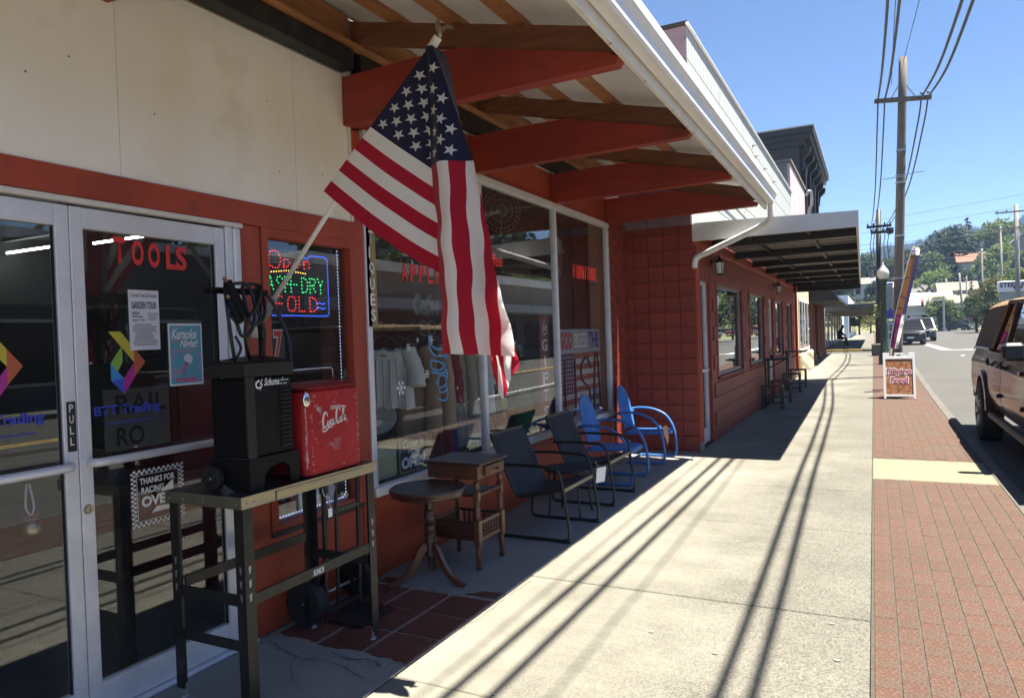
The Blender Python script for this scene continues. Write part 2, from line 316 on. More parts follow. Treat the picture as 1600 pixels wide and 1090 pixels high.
def text(name, body, m, parent, o, ux, uy, wd=None, ht=None, ext=0.0, bold=0.0, shear=0.0, space=1.0, off=0.0):
    """text lying in plane (ux, uy) with lower-left corner at o, fitted to width wd / height ht"""
    cu = bpy.data.curves.new('t', 'FONT'); cu.body = body; cu.size = 1; cu.offset = bold; cu.shear = shear; cu.space_character = space; cu.resolution_u = 3; cu.extrude = 0.0; cu.space_line = 0.9
    to = bpy.data.objects.new('t', cu); COL.objects.link(to); dg = bpy.context.evaluated_depsgraph_get(); dg.update()
    me = bpy.data.meshes.new_from_object(to.evaluated_get(dg)); bpy.data.objects.remove(to); bpy.data.curves.remove(cu)
    xs = [v.co.x for v in me.vertices]; ys = [v.co.y for v in me.vertices]; x0, x1, y0, y1 = min(xs), max(xs), min(ys), max(ys)
    sx = wd / (x1 - x0) if wd else None; sy = ht / (y1 - y0) if ht else None
    sx = sx or sy; sy = sy or sx
    ux = Vector(ux); uy = Vector(uy); n = ux.cross(uy); o = Vector(o) + n * off
    for v in me.vertices: v.co = o + ux * ((v.co.x - x0) * sx) + uy * ((v.co.y - y0) * sy)
    me.materials.clear(); me.materials.append(M[m]); me.name = name
    ob = bpy.data.objects.new(name, me); COL.objects.link(ob)
    if parent: par(ob, parent)
    return ob
UY, UZ, UX = (0, 1, 0), (0, 0, 1), (1, 0, 0)
def gz(y):                                             # the street climbs a little farther on
    t = min(1, max(0, (y - 15) / 20)); return 0.30 * t * t * (3 - 2 * t) + max(0, y - 60) * 0.002
# ================================================================== GROUND
def ground():
    # wide ground reaching the horizon and climbing into hills
    def hz(x, y):
        d = max(0, y - 135); z = -0.35 + 0.115 * d if y < 420 else -0.35 + 0.115 * 285 + (y - 420) * 0.02
        z *= 0.55 + 0.45 * min(1, max(0, (x + 30) / 60)) if y > 135 else 1
        z += 2.2 * noise.noise(Vector((x * .012, y * .012, 0))) * min(1, d / 60)
        return z + (gz(y) if y < 135 else 0.45)
    def xs(): return [-400, -250, -150, -90, -60, -40, -25, -12, 0, 12, 25, 40, 60, 90, 130, 200, 300, 450]
    ys = [-60, -20, 0, 20, 40, 60, 80, 100, 120, 135] + list(range(145, 420, 12)) + [430, 500, 620]
    X = xs(); b = MB()
    vs = [(x, y, hz(x, y)) for x in X for y in ys]; n = len(ys)
    b.add(vs, [(i * n + j, (i + 1) * n + j, (i + 1) * n + j + 1, i * n + j + 1) for i in range(len(X) - 1) for j in range(n - 1)])
    struct(b.build('ground', 'grass_dry', smooth=True))
    far = MB().add([(-900, -900, -3), (900, -900, -3), (900, 950, -3), (-900, 950, -3)], [(0, 1, 2, 3)])
    struct(far.build('terrain', 'grass_dry'))
    return hz
mat('grass_dry', (0.17, 0.15, 0.07), 0.95, scale=0.08, col2=(0.09, 0.11, 0.04), bump=0.2, bscale=3)
hillz = ground()
def strip(name, xa, xb, y0, y1, dz, m, step=2.0, parent=None):
    b = MB(); n = max(1, int((y1 - y0) / step)); vs = []
    for i in range(n + 1):
        y = y0 + (y1 - y0) * i / n; vs += [(xa, y, gz(y) + dz), (xb, y, gz(y) + dz)]
    b.add(vs, [(2 * i, 2 * i + 1, 2 * i + 3, 2 * i + 2) for i in range(n)])
    return b.build(name, m, parent)
struct(strip('street', 1.19, 13.2, -40, 250, -0.135, 'asphalt'))
struct(strip('cross_street', -60, 1.19, 37.6, 42.5, -0.10, 'asphalt', 1.0))
struct(strip('side_road', 13.2, 90, 62, 76, -0.13, 'asphalt', 2.0))
# kerb
mat('kerb_stone', (.105, .095, .082), .9, scale=2, col2=(.08, .073, .063), speck=(70, (.15, .138, .12), .6, .52), bump=.4, bscale=80)
kb = MB()
for i in range(-8, 12):
    y0, y1 = i * 3.05, i * 3.05 + 3.035
    a, c = gz(y0), gz(y1)
    kb.add([(1.065, y0, a - .3), (1.21, y0, a - .3), (1.19, y0, a - .004), (1.065, y0, a + .002), (1.065, y1, c - .3), (1.21, y1, c - .3), (1.19, y1, c - .004), (1.065, y1, c + .002)], [(0, 1, 2, 3), (7, 6, 5, 4), (3, 2, 6, 7), (2, 1, 5, 6)])
struct(kb.build('kerb', 'kerb_stone'))
# sidewalk: bed with one slab per bay
bed = struct(strip('sidewalk', -3.4, 1.07, -14, 37.4, -0.03, 'joint', 1.0))
def slab(xa, xb, y0, y1, m, par_, b=0.006, dz=0.0, name='slab'):
    n = max(1, int((y1 - y0) / .8)); g = MB(); jz = random.uniform(-.002, .002) + dz
    def z(y): return gz(y) + jz
    xs = [xa, xa + b, xb - b, xb]; ys = [y0, y0 + b] + [y0 + (y1 - y0) * k / n for k in range(1, n)] + [y1 - b, y1]
    vs = [(x, y, z(y) - (b * .8 if (x in (xa, xb) or y in (y0, y1)) else 0)) for x in xs for y in ys]; k = len(ys)
    g.add(vs, [(i * k + j, (i + 1) * k + j, (i + 1) * k + j + 1, i * k + j + 1) for i in range(3) for j in range(k - 1)])
    g.add([(xa, y0, z(y0) - .05), (xb, y0, z(y0) - .05), (xb, y0, z(y0) - b * .8), (xa, y0, z(y0) - b * .8)], [(0, 1, 2, 3)])
    return g.build(name, m, par_)
J = [-9.5, -7.9, -6.4, -4.9, -3.4, -1.85, -.3, 1.2, 2.745, 4.275, 6.08, 7.62, 9.56]
while J[-1] < 36: J.append(J[-1] + 1.6)
for y0, y1 in zip(J[:-1], J[1:]):
    slab(-2.083, -0.052, y0 + .004, y1 - .004, 'concrete', bed)
old = [(-3.3, -2.093, -3.0, 0.4), (-3.3, -2.093, 0.41, 2.86), (-3.3, -2.093, 3.93, 6.6), (-3.3, -2.093, 6.61, 9.5)]
for a in old: slab(*a, 'concrete_old', bed, dz=-.002)
# far sidewalk past the side street
struct(strip('far_sidewalk', -3.4, 1.07, 42.5, 130, 0.0, 'concrete', 2.0))
struct(strip('far_brick_strip', 0.0, 1.05, 42.6, 130, 0.004, 'paver', 2.0))
# yellow kerb at the side street
yk = MB(); yk.box(-6, -0.6, 42.36, 42.5, gz(42) - .2, gz(42) + .012, .01); struct(yk.build('yellow_kerb', 'yellow_paint'))
# quarry tile patch in front of the window
tb = struct(strip('entry_paving', -3.06, -2.095, 2.868, 3.922, -0.008, 'tile_grout', 1.0))
tm = MB().box(-.143, .143, -.143, .143, -.02, 0.0, .004).mesh('tile', 'quarry_tile')
for i in range(4):
    for j in range(4):
        xc = -2.252 - i * .302; yc = 3.028 + j * .302
        if xc < -3.2 or yc > 3.95: continue
        sx = 1; 
        if i == 3: continue
        if j == 3:
            if i == 1: continue                        # broken away, patched with concrete
            inst('tile', tm, tb, (xc, 3.865, -.002), (0, 0, 0), (1, .30, 1))
        else: inst('tile', tm, tb, (xc, yc, -.001 - random.random() * .003), (random.uniform(-.004, .004), random.uniform(-.004, .004), random.uniform(-.006, .006)))
# ragged concrete patch over the tile edge, and cracks
def ragged(name, pts, z, m, parent, amp=.012, sub=6):
    out = []; k = len(pts)
    for i in range(k):
        a, b_ = pts[i], pts[(i + 1) % k]
        for t in range(sub):
            f = t / sub; out.append((a[0] + (b_[0] - a[0]) * f + random.uniform(-amp, amp), a[1] + (b_[1] - a[1]) * f + random.uniform(-amp, amp)))
    g = MB(); g.prism(out, (0, 0, z), UX, UY, (0, 0, -.02)); return g.build(name, m, parent)
ragged('concrete_patch', [(-2.87, 3.80), (-2.62, 3.84), (-2.42, 3.76), (-2.28, 3.86), (-2.20, 3.99), (-2.9, 4.0)], .004, 'concrete_old', bed)
ragged('concrete_patch', [(-3.0, 2.80), (-2.6, 2.78), (-2.2, 2.82), (-2.2, 2.89), (-2.55, 2.87), (-3.0, 2.90)], .003, 'concrete_old', bed, .016)
def crack(pts, wd, z=.004):
    p = spl(pts, 10); p = [(a + random.uniform(-.009, .009), b_ + random.uniform(-.009, .009)) for a, b_ in p]
    g = MB(); g.ribbon(p, [wd * random.uniform(.35, 1.3) for _ in p], (0, 0, z), UX, UY, UZ); return g.build('crack', 'joint', bed)
crack([(-3.0, 2.83), (-2.7, 2.72), (-2.45, 2.74), (-2.2, 2.66)], .007, .004); crack([(-2.7, 2.73), (-2.55, 2.55), (-2.4, 2.45)], .005, .0042)
crack([(-2.55, 2.83), (-2.42, 2.8), (-2.3, 2.83), (-2.2, 2.80)], .012, .0046); crack([(-2.05, 5.4), (-2.08, 5.0), (-2.06, 4.6), (-2.085, 4.3)], .005, .003); crack([(-2.06, 7.2), (-2.075, 6.6), (-2.06, 6.1)], .005, .003)
crack([(-2.04, 4.2), (-2.06, 3.9), (-2.05, 3.5), (-2.09, 3.2)], .004, .003)
mat('gum', (.20, .19, .165), .9)
# stains: chewing gum and rust specks pressed on the slabs
for i in range(26):
    x = random.uniform(-2.0, -.1); y = random.uniform(2.4, 12); r_ = random.uniform(.006, .017)
    g = MB(); g.prism([(x + r_ * random.uniform(.7, 1.2) * math.cos(t * .9), y + r_ * random.uniform(.7, 1.2) * math.sin(t * .9)) for t in range(7)], (0, 0, .0024), UX, UY, (0, 0, .0006)); g.build('gum_spot', 'gum' , bed)

# brick paving strip
bp = struct(strip('brick_paving', -0.048, 1.064, -8, 37.4, -0.0045, 'paver_bed', 1.0))
bm_ = MB().box(-.0485, .0485, -.1061, .1061, -.05, 0, .002).mesh('brick', 'paver')
cells = []
for r_ in range(10):
    x = 0.008 + r_ * .109
    k = -30
    while True:
        y = k * .2125 + (.106 if r_ % 2 else 0); k += 1
        if y > 37: break
        if 8.19 < y < 9.66: continue
        cells.append((y, x))
near = sorted([c for c in cells if c[0] > 2.55])[:290]; ns = set(near); rest = MB()
for y, x in near: inst('brick', bm_, bp, (x + .01, y, random.uniform(-.0012, .0008)), (random.uniform(-.003, .003), random.uniform(-.010, .010), random.uniform(-.006, .006)))
for y, x in cells:
    if (y, x) in ns: continue
    z = gz(y) + random.uniform(-.003, .001); x += .01
    rest.add([(x - .0475, y - .1055, z - .004), (x + .0475, y - .1055, z - .004), (x + .0475, y + .1055, z - .004), (x - .0475, y + .1055, z - .004), (x - .042, y - .102, z), (x + .042, y - .102, z), (x + .042, y + .102, z), (x - .042, y + .102, z)],
             [(4, 5, 6, 7), (0, 1, 5, 4), (1, 2, 6, 5), (2, 3, 7, 6), (3, 0, 4, 7)])
tag(rest.build('paving_bricks', 'paver', bp), kind='stuff')
slab(-0.046, 1.062, 8.30, 9.54, 'cream_band', bp, .008, .001, 'concrete_band')
# lane paint
def paint(name, pts, m='road_paint', dz=-.131, grp='painted road markings', lab=None):
    g = MB(); g.add([(x, y, gz(y) + dz) for x, y in pts], [tuple(range(len(pts)))]); o = g.build(name, m); return struct(o)
paint('road_line', [(2.9, 56), (3.3, 56), (3.55, 43.0), (3.1, 43.0)]); paint('road_line', [(3.3, 43.0), (13, 44.0), (13, 43.4), (3.2, 42.6)])
paint('road_line', [(7.0, -20), (7.12, -20), (7.12, 36), (7.0, 36)], 'yellow_paint'); paint('road_line', [(7.25, -20), (7.37, -20), (7.37, 36), (7.25, 36)], 'yellow_paint')
paint('road_line', [(3.3, 6.0), (3.42, 6.0), (3.42, 36), (3.3, 36)]);
# opposite pavement (seen mirrored in the shop glass)
struct(strip('opposite_sidewalk', 13.2, 16.2, -20, 60, 0.0, 'concrete', 2.0))
ok = MB(); ok.box(13.06, 13.2, -20, 60, -.3, .0); struct(ok.build('opposite_kerb', 'concrete'))
# ================================================================== THE SHOP
FX = -3.05
shop = thing('shop_building', 'antique shop with white stucco wall, red trim, glass doors and display windows', 'building', (FX, 5, 0))
# --- carcass
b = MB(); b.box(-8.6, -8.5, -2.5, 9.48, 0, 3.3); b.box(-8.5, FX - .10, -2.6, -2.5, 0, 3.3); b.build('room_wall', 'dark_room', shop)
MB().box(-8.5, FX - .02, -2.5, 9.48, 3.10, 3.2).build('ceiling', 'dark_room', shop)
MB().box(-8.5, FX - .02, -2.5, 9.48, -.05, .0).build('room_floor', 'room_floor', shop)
MB().box(-8.6, FX + .0, -2.6, 9.49, 3.95, 4.1).build('roof', 'roof_deck', shop)
# white stucco wall over the doors
w_ = MB(); w_.box(-3.2, FX + .012, -2.6, 2.115, 2.388, 3.335); w_.box(-3.2, FX + .010, 2.119, 3.232, 2.388, 3.338); w_.box(-3.2, FX + .011, 3.2355, 3.728, 2.388, 3.336)
w_.build('stucco_wall', 'stucco_white', shop)
MB().box(-3.2, FX - .005, -2.6, 9.48, 3.34, 3.95).build('upper_wall', 'stucco_white', shop)
e = MB(); e.box(FX + .012, FX + .024, 3.716, 3.738, 2.39, 3.33, .003); e.build('corner_bead', 'white_trim', shop)
for (y, z) in [(2.30, 2.72), (3.02, 2.98), (1.72, 2.74), (1.9, 2.86), (1.62, 3.0), (3.1, 2.6), (3.46, 2.65)]:
    g = MB(); g.lathe([(0.0, 0), (.0045, .001), (.004, .003), (0.0, .004)], (FX + .011, y, z), 6, Matrix.Rotation(R(90), 4, 'Y')); g.build('nail_head', 'dark_letter', shop)
# red header over doors and window, red posts, apron
h = MB(); h.box(-3.2, FX + .022, -2.6, 3.80, 2.262, 2.386, .004); h.build('header', 'red_paint', shop)
h = MB(); h.box(FX - .02, FX + .028, -2.6, 2.80, 2.236, 2.260, .004); h.build('door_head_trim', 'white_trim', shop)
MB().box(-3.14, FX + .012, 2.785, 2.93, 0, 2.26, .004).build('post', 'red_paint', shop)
MB().box(-3.14, FX + .014, 3.74, 3.835, 0, 3.0, .004).build('post', 'red_paint', shop)
MB().box(-3.14, FX + .005, 2.931, 3.739, 0, .53, .003).build('apron', 'red_paint', shop)
MB().box(-3.14, FX + .004, 3.836, 5.43, 0, .545, .003).build('apron', 'red_paint', shop)
MB().box(-3.14, FX + .004, 5.434, 7.06, 0, .545, .003).build('apron', 'red_paint', shop)
MB().box(-3.14, FX + .004, 7.064, 8.80, 0, .545, .003).build('apron', 'red_paint', shop)
MB().box(FX - .1, FX + .004, 3.836, 8.80, 3.018, 3.335, .003).build('header', 'red_paint', shop)
# --- window frames: OPEN window (wood) and the big aluminium shop window
def frame(name, y0, y1, z0, z1, t, d0, d1, m, parent):
    f = MB(); f.box(d0, d1, y0, y1, z1 - t, z1); f.box(d0, d1, y0, y1, z0, z0 + t); f.box(d0, d1, y0, y0 + t, z0 + t, z1 - t); f.box(d0, d1, y1 - t, y1, z0 + t, z1 - t); return f.build(name, m, parent)
ow = empty('window', (FX, 3.33, .55), 0, shop)
frame('frame', 2.932, 3.738, .532, 2.26, .05, FX - .05, FX + .02, 'red_paint', ow)
MB().box(FX - .03, FX - .026, 2.98, 3.69, .58, 2.21).build('pane', 'pane', ow)
MB().box(FX - .06, FX + .03, 2.935, 3.735, .515, .545, .004).build('sill', 'dark_letter', ow)
bw = empty('shop_window', (FX, 6.3, .55), 0, shop)
f = MB(); f.box(FX - .03, FX + .045, 3.84, 8.795, 2.955, 3.016, .004); f.build('head_trim', 'alu', bw)
f = MB(); f.box(FX - .03, FX + .05, 3.84, 8.795, .548, .612, .006); f.build('sill', 'alu', bw)
YM = [3.86, 5.445, 7.085, 8.775]
for y in YM:
    MB().box(FX - .03, FX + .03, y - .026, y + .026, .613, 2.954, .005).build('mullion', 'alu', bw)
for a, c in zip(YM[:-1], YM[1:]):
    MB().box(FX - .004, FX, a + .027, c - .027, .614, 2.953).build('pane', 'pane', bw)
# pale brown blind/partition behind third pane
MB().box(-3.75, -3.72, 7.15, 9.3, 0, 3.05).build('partition', 'wood_panel', shop) if 'wood_panel' in M else None
# --- double door
def door(y0, y1, hinge_right, parent, cut=None):
    d = empty('door', (FX, y0, 0), 0, parent)
    s = .058
    f = MB(); f.box(FX - .035, FX + .010, y0, y0 + s, .02, 2.222, .003); f.build('stile', 'alu', d)
    f = MB(); f.box(FX - .035, FX + .010, y1 - s, y1, .02, 2.222, .003); f.build('stile', 'alu', d)
    f = MB(); f.box(FX - .034, FX + .009, y0 + s + .001, y1 - s - .001, 2.132, 2.222, .003); f.build('top_rail', 'alu', d)
    f = MB(); f.box(FX - .034, FX + .009, y0 + s + .001, y1 - s - .001, .02, .152, .003); f.build('bottom_rail', 'alu', d)
    p = MB().box(FX - .014, FX - .010, y0 + s, y1 - s, .153, 2.131).build('pane', 'pane_door', d)
    g = MB(); 
    for yy in (y0 + s, y1 - s - .006): g.box(FX - .016, FX - .004, yy, yy + .006, .153, 2.131)
    g.build('gasket', 'black_metal', d)
    bz = 1.118
    g = MB(); g.tube(spl([(FX - .0, y0 + .045, bz), (FX + .035, y0 + .05, bz), (FX + .052, y0 + .1, bz), (FX + .052, (y0 + y1) / 2, bz), (FX + .052, y1 - .1, bz), (FX + .035, y1 - .05, bz), (FX - .0, y1 - .045, bz)], 5), .019, 10)
    g.build('push_bar', 'alu', d, ang=50)
    return d, p
dl, dlp = door(1.075, 1.868, False, shop)
dr, drp = door(1.872, 2.684, True, shop)
f = MB(); f.box(FX - .06, FX + .02, 2.688, 2.732, 0, 2.234, .004); f.build('door_jamb', 'alu', shop)
f = MB(); f.box(FX - .06, FX + .03, 2.734, 2.783, 0, 2.234, .01); f.build('door_jamb', 'alu', shop)
f = MB(); f.box(FX - .06, FX + .02, 1.02, 1.071, 0, 2.234, .004); f.build('door_jamb', 'alu', shop)
f = MB(); f.box(FX - .06, FX + .045, 1.02, 2.784, 0, .016, .004); f.build('threshold', 'alu', shop)
MB().box(-3.14, FX + .010, -2.6, 1.015, 0, 2.26).build('side_wall', 'red_paint', shop)
g = MB(); g.lathe([(0, .012), (.017, .012), (.02, .006), (.022, 0)][::-1], (FX + .010, 1.90, .92), 14, Matrix.Rotation(R(90), 4, 'Y')); lk = g.build('lock', 'bench_edge', dr, ang=40)
MB().box(FX + .020, FX + .0225, 1.898, 1.902, .912, .928).build('keyhole', 'dark_letter', dr)
MB().box(FX + .0105, FX + .0118, 1.824, 1.862, 1.178, 1.39).build('pull_plate', 'dark_letter', dl)
for i, ch in enumerate('PULL'): text('lettering', ch, 'cream_letter', dl, (FX + .0125, 1.834, 1.345 - i * .047), UY, UZ, .018, .034, bold=.02)
# vinyl on the door glass
GX = FX - .008
for i, (ch, y, z) in enumerate(zip('TOOLS', (2.075, 2.165, 2.25, 2.345, 2.40), (1.998, 1.992, 1.988, 1.987, 1.985))):
    text('lettering', ch, 'red_letter', drp, (GX, y, z), UY, UZ, .062, .118, bold=.035)
def logo(y, z, s, parent, dim=1.0):
    P = {'yellow': [(0, 1), (.36, 1), (.65, .78), (.65, .60), (.32, .83), (.30, .84)], }
    quads = [((.50, .42, .04), [(0, 1.0), (.33, 1.0), (.68, .74), (.68, .5)]), ((.45, .10, .04), [(.68, .74), (1.0, .5), (.68, .26), (.68, .5)]), ((.40, .02, .25), [(.68, .5), (.68, .26), (.38, .0), (.38, .25)]),
             ((.05, .08, .45), [(.38, .0), (.38, .25), (.03, .22)]), ((.04, .24, .55), [(.03, .22), (.38, .25), (.22, .36), (.03, .50)]), ((.20, .38, .05), [(.03, .50), (.22, .36), (.36, .52), (.36, .78)])]
    for i, (c, q) in enumerate(quads):
        nm = 'vinyl_%d' % i
        if nm not in M: mat(nm, c, 0.5)
        g = MB(); g.add([(GX, y + u * s * .62, z + v * s) for u, v in q], [tuple(range(len(q)))]); g.build('logo_facet', nm, parent)
logo(2.035, 1.40, .285, drp); logo(1.485, 1.40, .30, dlp)
text('lettering', 'BTT Trading', 'blue_letter', drp, (GX, 1.955, 1.30), UY, UZ, .325, .055, bold=.03); text('lettering', 'Country General Store', 'blue_letter', drp, (GX, 2.0, 1.262), UY, UZ, .26, .022)
text('lettering', 'BTT Trading', 'blue_letter', dlp, (GX, 1.42, 1.305), UY, UZ, .325, .058, bold=.03); text('lettering', 'Country General Store', 'blue_letter', dlp, (GX, 1.46, 1.264), UY, UZ, .255, .022)
# posters
def poster(name, label, y0, y1, z0, z1, m, tilt=0.0):
    t = thing(name, label, 'poster', (GX + .002, y0, z0))
    MB().box(GX, GX + .0015, y0, y1, z0, z1).build('sheet', m, t); return t
t = poster('poster', 'pale lilac garden tour poster taped inside the right glass door', 2.138, 2.294, 1.598, 1.878, 'paper'); o_ = GX + .003
text('lettering', 'Cornelia Town & Country', 'dark_letter', t, (o_, 2.15, 1.838), UY, UZ, .132, .026); text('lettering', 'GARDEN TOUR', 'dark_letter', t, (o_, 2.152, 1.79), UY, UZ, .128, .034, bold=.02)
for i, (s_, w2) in enumerate((('2026', .036), ('Saturday', .055), ('July 11th', .065))): text('lettering', s_, 'dark_letter', t, (o_, 2.153, 1.764 - i * .017), UY, UZ, w2, .013, bold=.02)
for i in range(10):
    a = random.uniform(.0, .02); g = MB(); zz = 1.715 - i * .0105
    g.box(o_, o_ + .0003, 2.15 + a, 2.284 - a - random.random() * .02, zz, zz + .0035); g.build('text_line', 'grey_letter', t)
for i in range(4):
    g = MB(); zz = 1.768 - i * .01; g.box(o_, o_ + .0003, 2.232, 2.286 - .004 * i, zz, zz + .003); g.build('text_line', 'grey_letter', t)
mat('karaoke_bg', (0.10, 0.36, 0.44), 0.5, scale=7, col2=(0.62, 0.20, 0.32), contrast=(0.5, 0.75), stretch=(1, 1, 2.2))
t = poster('poster', 'teal and pink karaoke night poster with white border on the right glass door', 2.338, 2.532, 1.416, 1.722, 'paper_white')
MB().box(o_ - .001, o_, 2.346, 2.524, 1.426, 1.712).build('print', 'karaoke_bg', t)
text('lettering', 'Karaoke', 'white_letter', t, (o_ + .001, 2.354, 1.645), UY, UZ, .145, .05, shear=.3, bold=.02); text('lettering', 'Night!', 'white_letter', t, (o_ + .001, 2.40, 1.592), UY, UZ, .105, .05, shear=.3, bold=.02)
mat('pink', (.55, .12, .25), .6); mat('sand', (.6, .5, .3), .6)
g = MB(); g.lathe([(0, 0), (.026, 0)], (o_ + .0008, 2.445, 1.545), 14, Matrix.Rotation(R(90), 4, 'Y')); g.build('microphone_print', 'paper', t)
g = MB(); g.ribbon([(2.437, 1.53), (2.41, 1.47)], [.022, .012], (o_ + .0008, 0, 0), UY, UZ, UX); g.build('microphone_print', 'pink', t)
g = MB(); g.box(o_, o_ + .0006, 2.372, 2.5, 1.436, 1.452); g.build('text_band', 'pink', t)
# racing sticker
t = thing('window_sticker', 'black and white checkered thanks for racing sticker low on the right glass door', 'sticker', (GX, 2.115, .78))
g = MB(); n_ = 11; mh = 13; q = .024
y0, z0 = 2.112, .775; W_, H_ = .28, .265; cy_, cz_ = W_ / n_, H_ / mh
for i in range(n_ * 2):
    for j in range(mh * 2):
        if 1 < i < n_ * 2 - 2 and 1 < j < mh * 2 - 2: continue
        if (i + j) % 2: continue
        if (i in (0, 1) or j in (0, 1) or i >= n_ * 2 - 2 or j >= mh * 2 - 2) or True:
            g.add([(GX, y0 + (i + u) * cy_ / 2, z0 + (j + v) * cz_ / 2) for u, v in ((0, 0), (1, 0), (1, 1), (0, 1))], [(0, 1, 2, 3)])
for (a, c, d, e2) in ((.029, .251, .024, .0265), (.029, .251, .2385, .241), (.029, .0315, .024, .241), (.2485, .251, .024, .241)): g.box(GX, GX + .0005, y0 + a, y0 + c, z0 + d, z0 + e2)
g.build('checker_border', 'white_letter', t)
text('lettering', 'THANKS FOR', 'white_letter', t, (GX, y0 + .045, z0 + .195), UY, UZ, .185, .03, bold=.03); text('lettering', 'RACING', 'white_letter', t, (GX, y0 + .052, z0 + .152), UY, UZ, .118, .03, bold=.03)
text('lettering', 'OVER', 'white_letter', t, (GX, y0 + .050, z0 + .088), UY, UZ, .17, .05, bold=.05)
g = MB(); g.add([(GX, y0 + .15, z0 + .145), (GX, y0 + .222, z0 + .145), (GX, y0 + .222, z0 + .195)], [(0, 1, 2)]); g.build('emblem', 'white_letter', t); g = MB(); g.add([(GX, y0 + .10, z0 + .055), (GX, y0 + .21, z0 + .055), (GX, y0 + .21, z0 + .075), (GX, y0 + .13, z0 + .082)], [(0, 1, 2, 3)]); g.build('emblem', 'white_letter', t)
# bell on a ribbon inside the left door
t = thing('door_bell', 'small brass bell with pink ribbon hanging inside the left glass door', 'bell', (FX - .03, 1.69, .9))
MB().tube(spl([(FX - .03, 1.675, 1.07), (FX - .03, 1.668, .98), (FX - .03, 1.685, .94)], 4), .004, 6).tube(spl([(FX - .03, 1.685, 1.07), (FX - .03, 1.70, .98), (FX - .03, 1.69, .94)], 4), .004, 6).build('cord', 'paper', t)
g = MB(); g.lathe([(.004, .93), (.02, .925), (.032, .90), (.036, .875), (.024, .855), (.0, .85)][::-1], (FX - .035, 1.688, 0), 12); g.build('bell', 'bench_edge', t, smooth=True)
g = MB()
for i in range(40):
    a = random.random() * 6.28; g.bar((FX - .035, 1.688, .925), (FX - .035 + .03 * math.cos(a), 1.688 + .03 * math.sin(a), .925 + random.uniform(-.03, .03)), .004, .002)
g.build('bow', 'pink', t)

# ================================================================== CANOPY
cn = thing('canopy', 'wooden canopy roof with red outrigger beams and white gutter over the shop front', 'canopy', (-2, 4, 3.0))
RY = [-2.96, -1.28, .38, 2.04, 3.72, 5.36, 7.07, 8.78]
def jz(x): return 3.675 + (x + 3.0) * (-.435 / 1.8)          # joist top line
for y in RY:
    g = MB(); g.prism([(-3.035, 3.005 if y > 3 else 3.16), (-1.19, 3.03 if y > 3 else 3.06), (-1.17, 3.065), (-1.25, jz(-1.25) - .147), (-2.15, jz(-2.15) - .150), (-2.42, 3.325), (-3.035, 3.315)], (0, y - .045, 0), UX, UZ, (0, .09, 0)); g.build('outrigger', 'red_beam', cn)
    g = MB(); g.prism([(-3.0, jz(-3.0)), (-1.175, jz(-1.175)), (-1.175, jz(-1.175) - .145), (-3.0, jz(-3.0) - .145)], (0, y - .02, 0), UX, UZ, (0, .04, 0)); g.build('joist', 'wood_joist', cn)
    g = MB(); g.box(-3.005, -2.97, y - .03, y + .03, 3.50, 3.66); g.build('joist_hanger', 'galv', cn)
# ledger and charred beam along the wall
for a, c in zip(RY[:-1], RY[1:]):
    g = MB(); g.box(-3.03, -2.975, a + .045, c - .03, 3.52, 3.70, .003); g.build('ledger', 'wood_new', cn)
g = MB(); g.box(-3.04, -2.93, -3, 3.68, 3.345, 3.47, .006); g.box(-3.04, -2.96, -3, 3.67, 3.47, 3.515, .006); g.build('charred_beam', 'char_wood', cn)
g = MB(); g.box(-3.04, -2.95, 3.77, 8.7, 3.345, 3.50, .006); g.build('charred_beam', 'char_wood', cn)
g = MB(); g.box(-2.972, -2.90, -3, 9.2, 3.48, 3.505, .003); g.build('trim_strip', 'wood_new', cn)
for x in (-2.62, -2.2, -1.78):
    g = MB(); g.box(x - .045, x + .045, -3, 9.25, jz(x) + .003, jz(x) + .041, .003); g.build('purlin', 'wood_new', cn)
k = 0
ys = [-3.0 + i * .94 for i in range(14)]
for a, c in zip(ys[:-1], ys[1:]):
    g = MB(); z0, z1 = jz(-3.05) + .046, jz(-1.12) + .046
    g.add([(-3.05, a, z0 + .003 * (k % 2)), (-1.12, a, z1 + .003 * (k % 2)), (-1.12, c + .03, z1 + .003 * (k % 2)), (-3.05, c + .03, z0 + .003 * (k % 2))], [(0, 1, 2, 3)])
    g.add([(-3.05, a, z0 + .02), (-1.12, a, z1 + .02), (-1.12, c + .03, z1 + .02), (-3.05, c + .03, z0 + .02)], [(0, 1, 2, 3)]); g.build('roof_panel', 'roof_deck', cn); k += 1
# fascia and gutter
g = MB(); g.box(-1.168, -1.135, -3, 9.27, 3.055, 3.285, .004); g.build('fascia', 'white_trim', cn)
gp = [(-1.131, 3.285), (-1.131, 3.13), (-1.125, 3.118), (-1.055, 3.118), (-1.045, 3.135), (-1.045, 3.19), (-1.018, 3.235), (-1.018, 3.29), (-1.04, 3.29), (-1.04, 3.283), (-1.026, 3.283), (-1.026, 3.24), (-1.053, 3.195), (-1.053, 3.126), (-1.123, 3.126), (-1.123, 3.285)]
g = MB(); g.prism(gp, (0, -3, 0), UX, UZ, (0, 12.31, 0)); gu = g.build('gutter', 'gutter_white', cn)
g = MB(); g.prism([(-1.135, 3.283), (-1.135, 3.116), (-1.05, 3.116), (-1.042, 3.19), (-1.016, 3.237), (-1.016, 3.292)], (0, 9.31, 0), UX, UZ, (0, .006, 0)); g.build('gutter_cap', 'gutter_white', cn)
for y in [-1.5 + i * .62 for i in range(17)]:
    g = MB(); g.lathe([(0, 0), (.008, .002), (.006, .006)], (-1.15 + .02 * (random.random() - .5), y, 3.05 - .004), 6); g.build('screw', 'galv', cn)
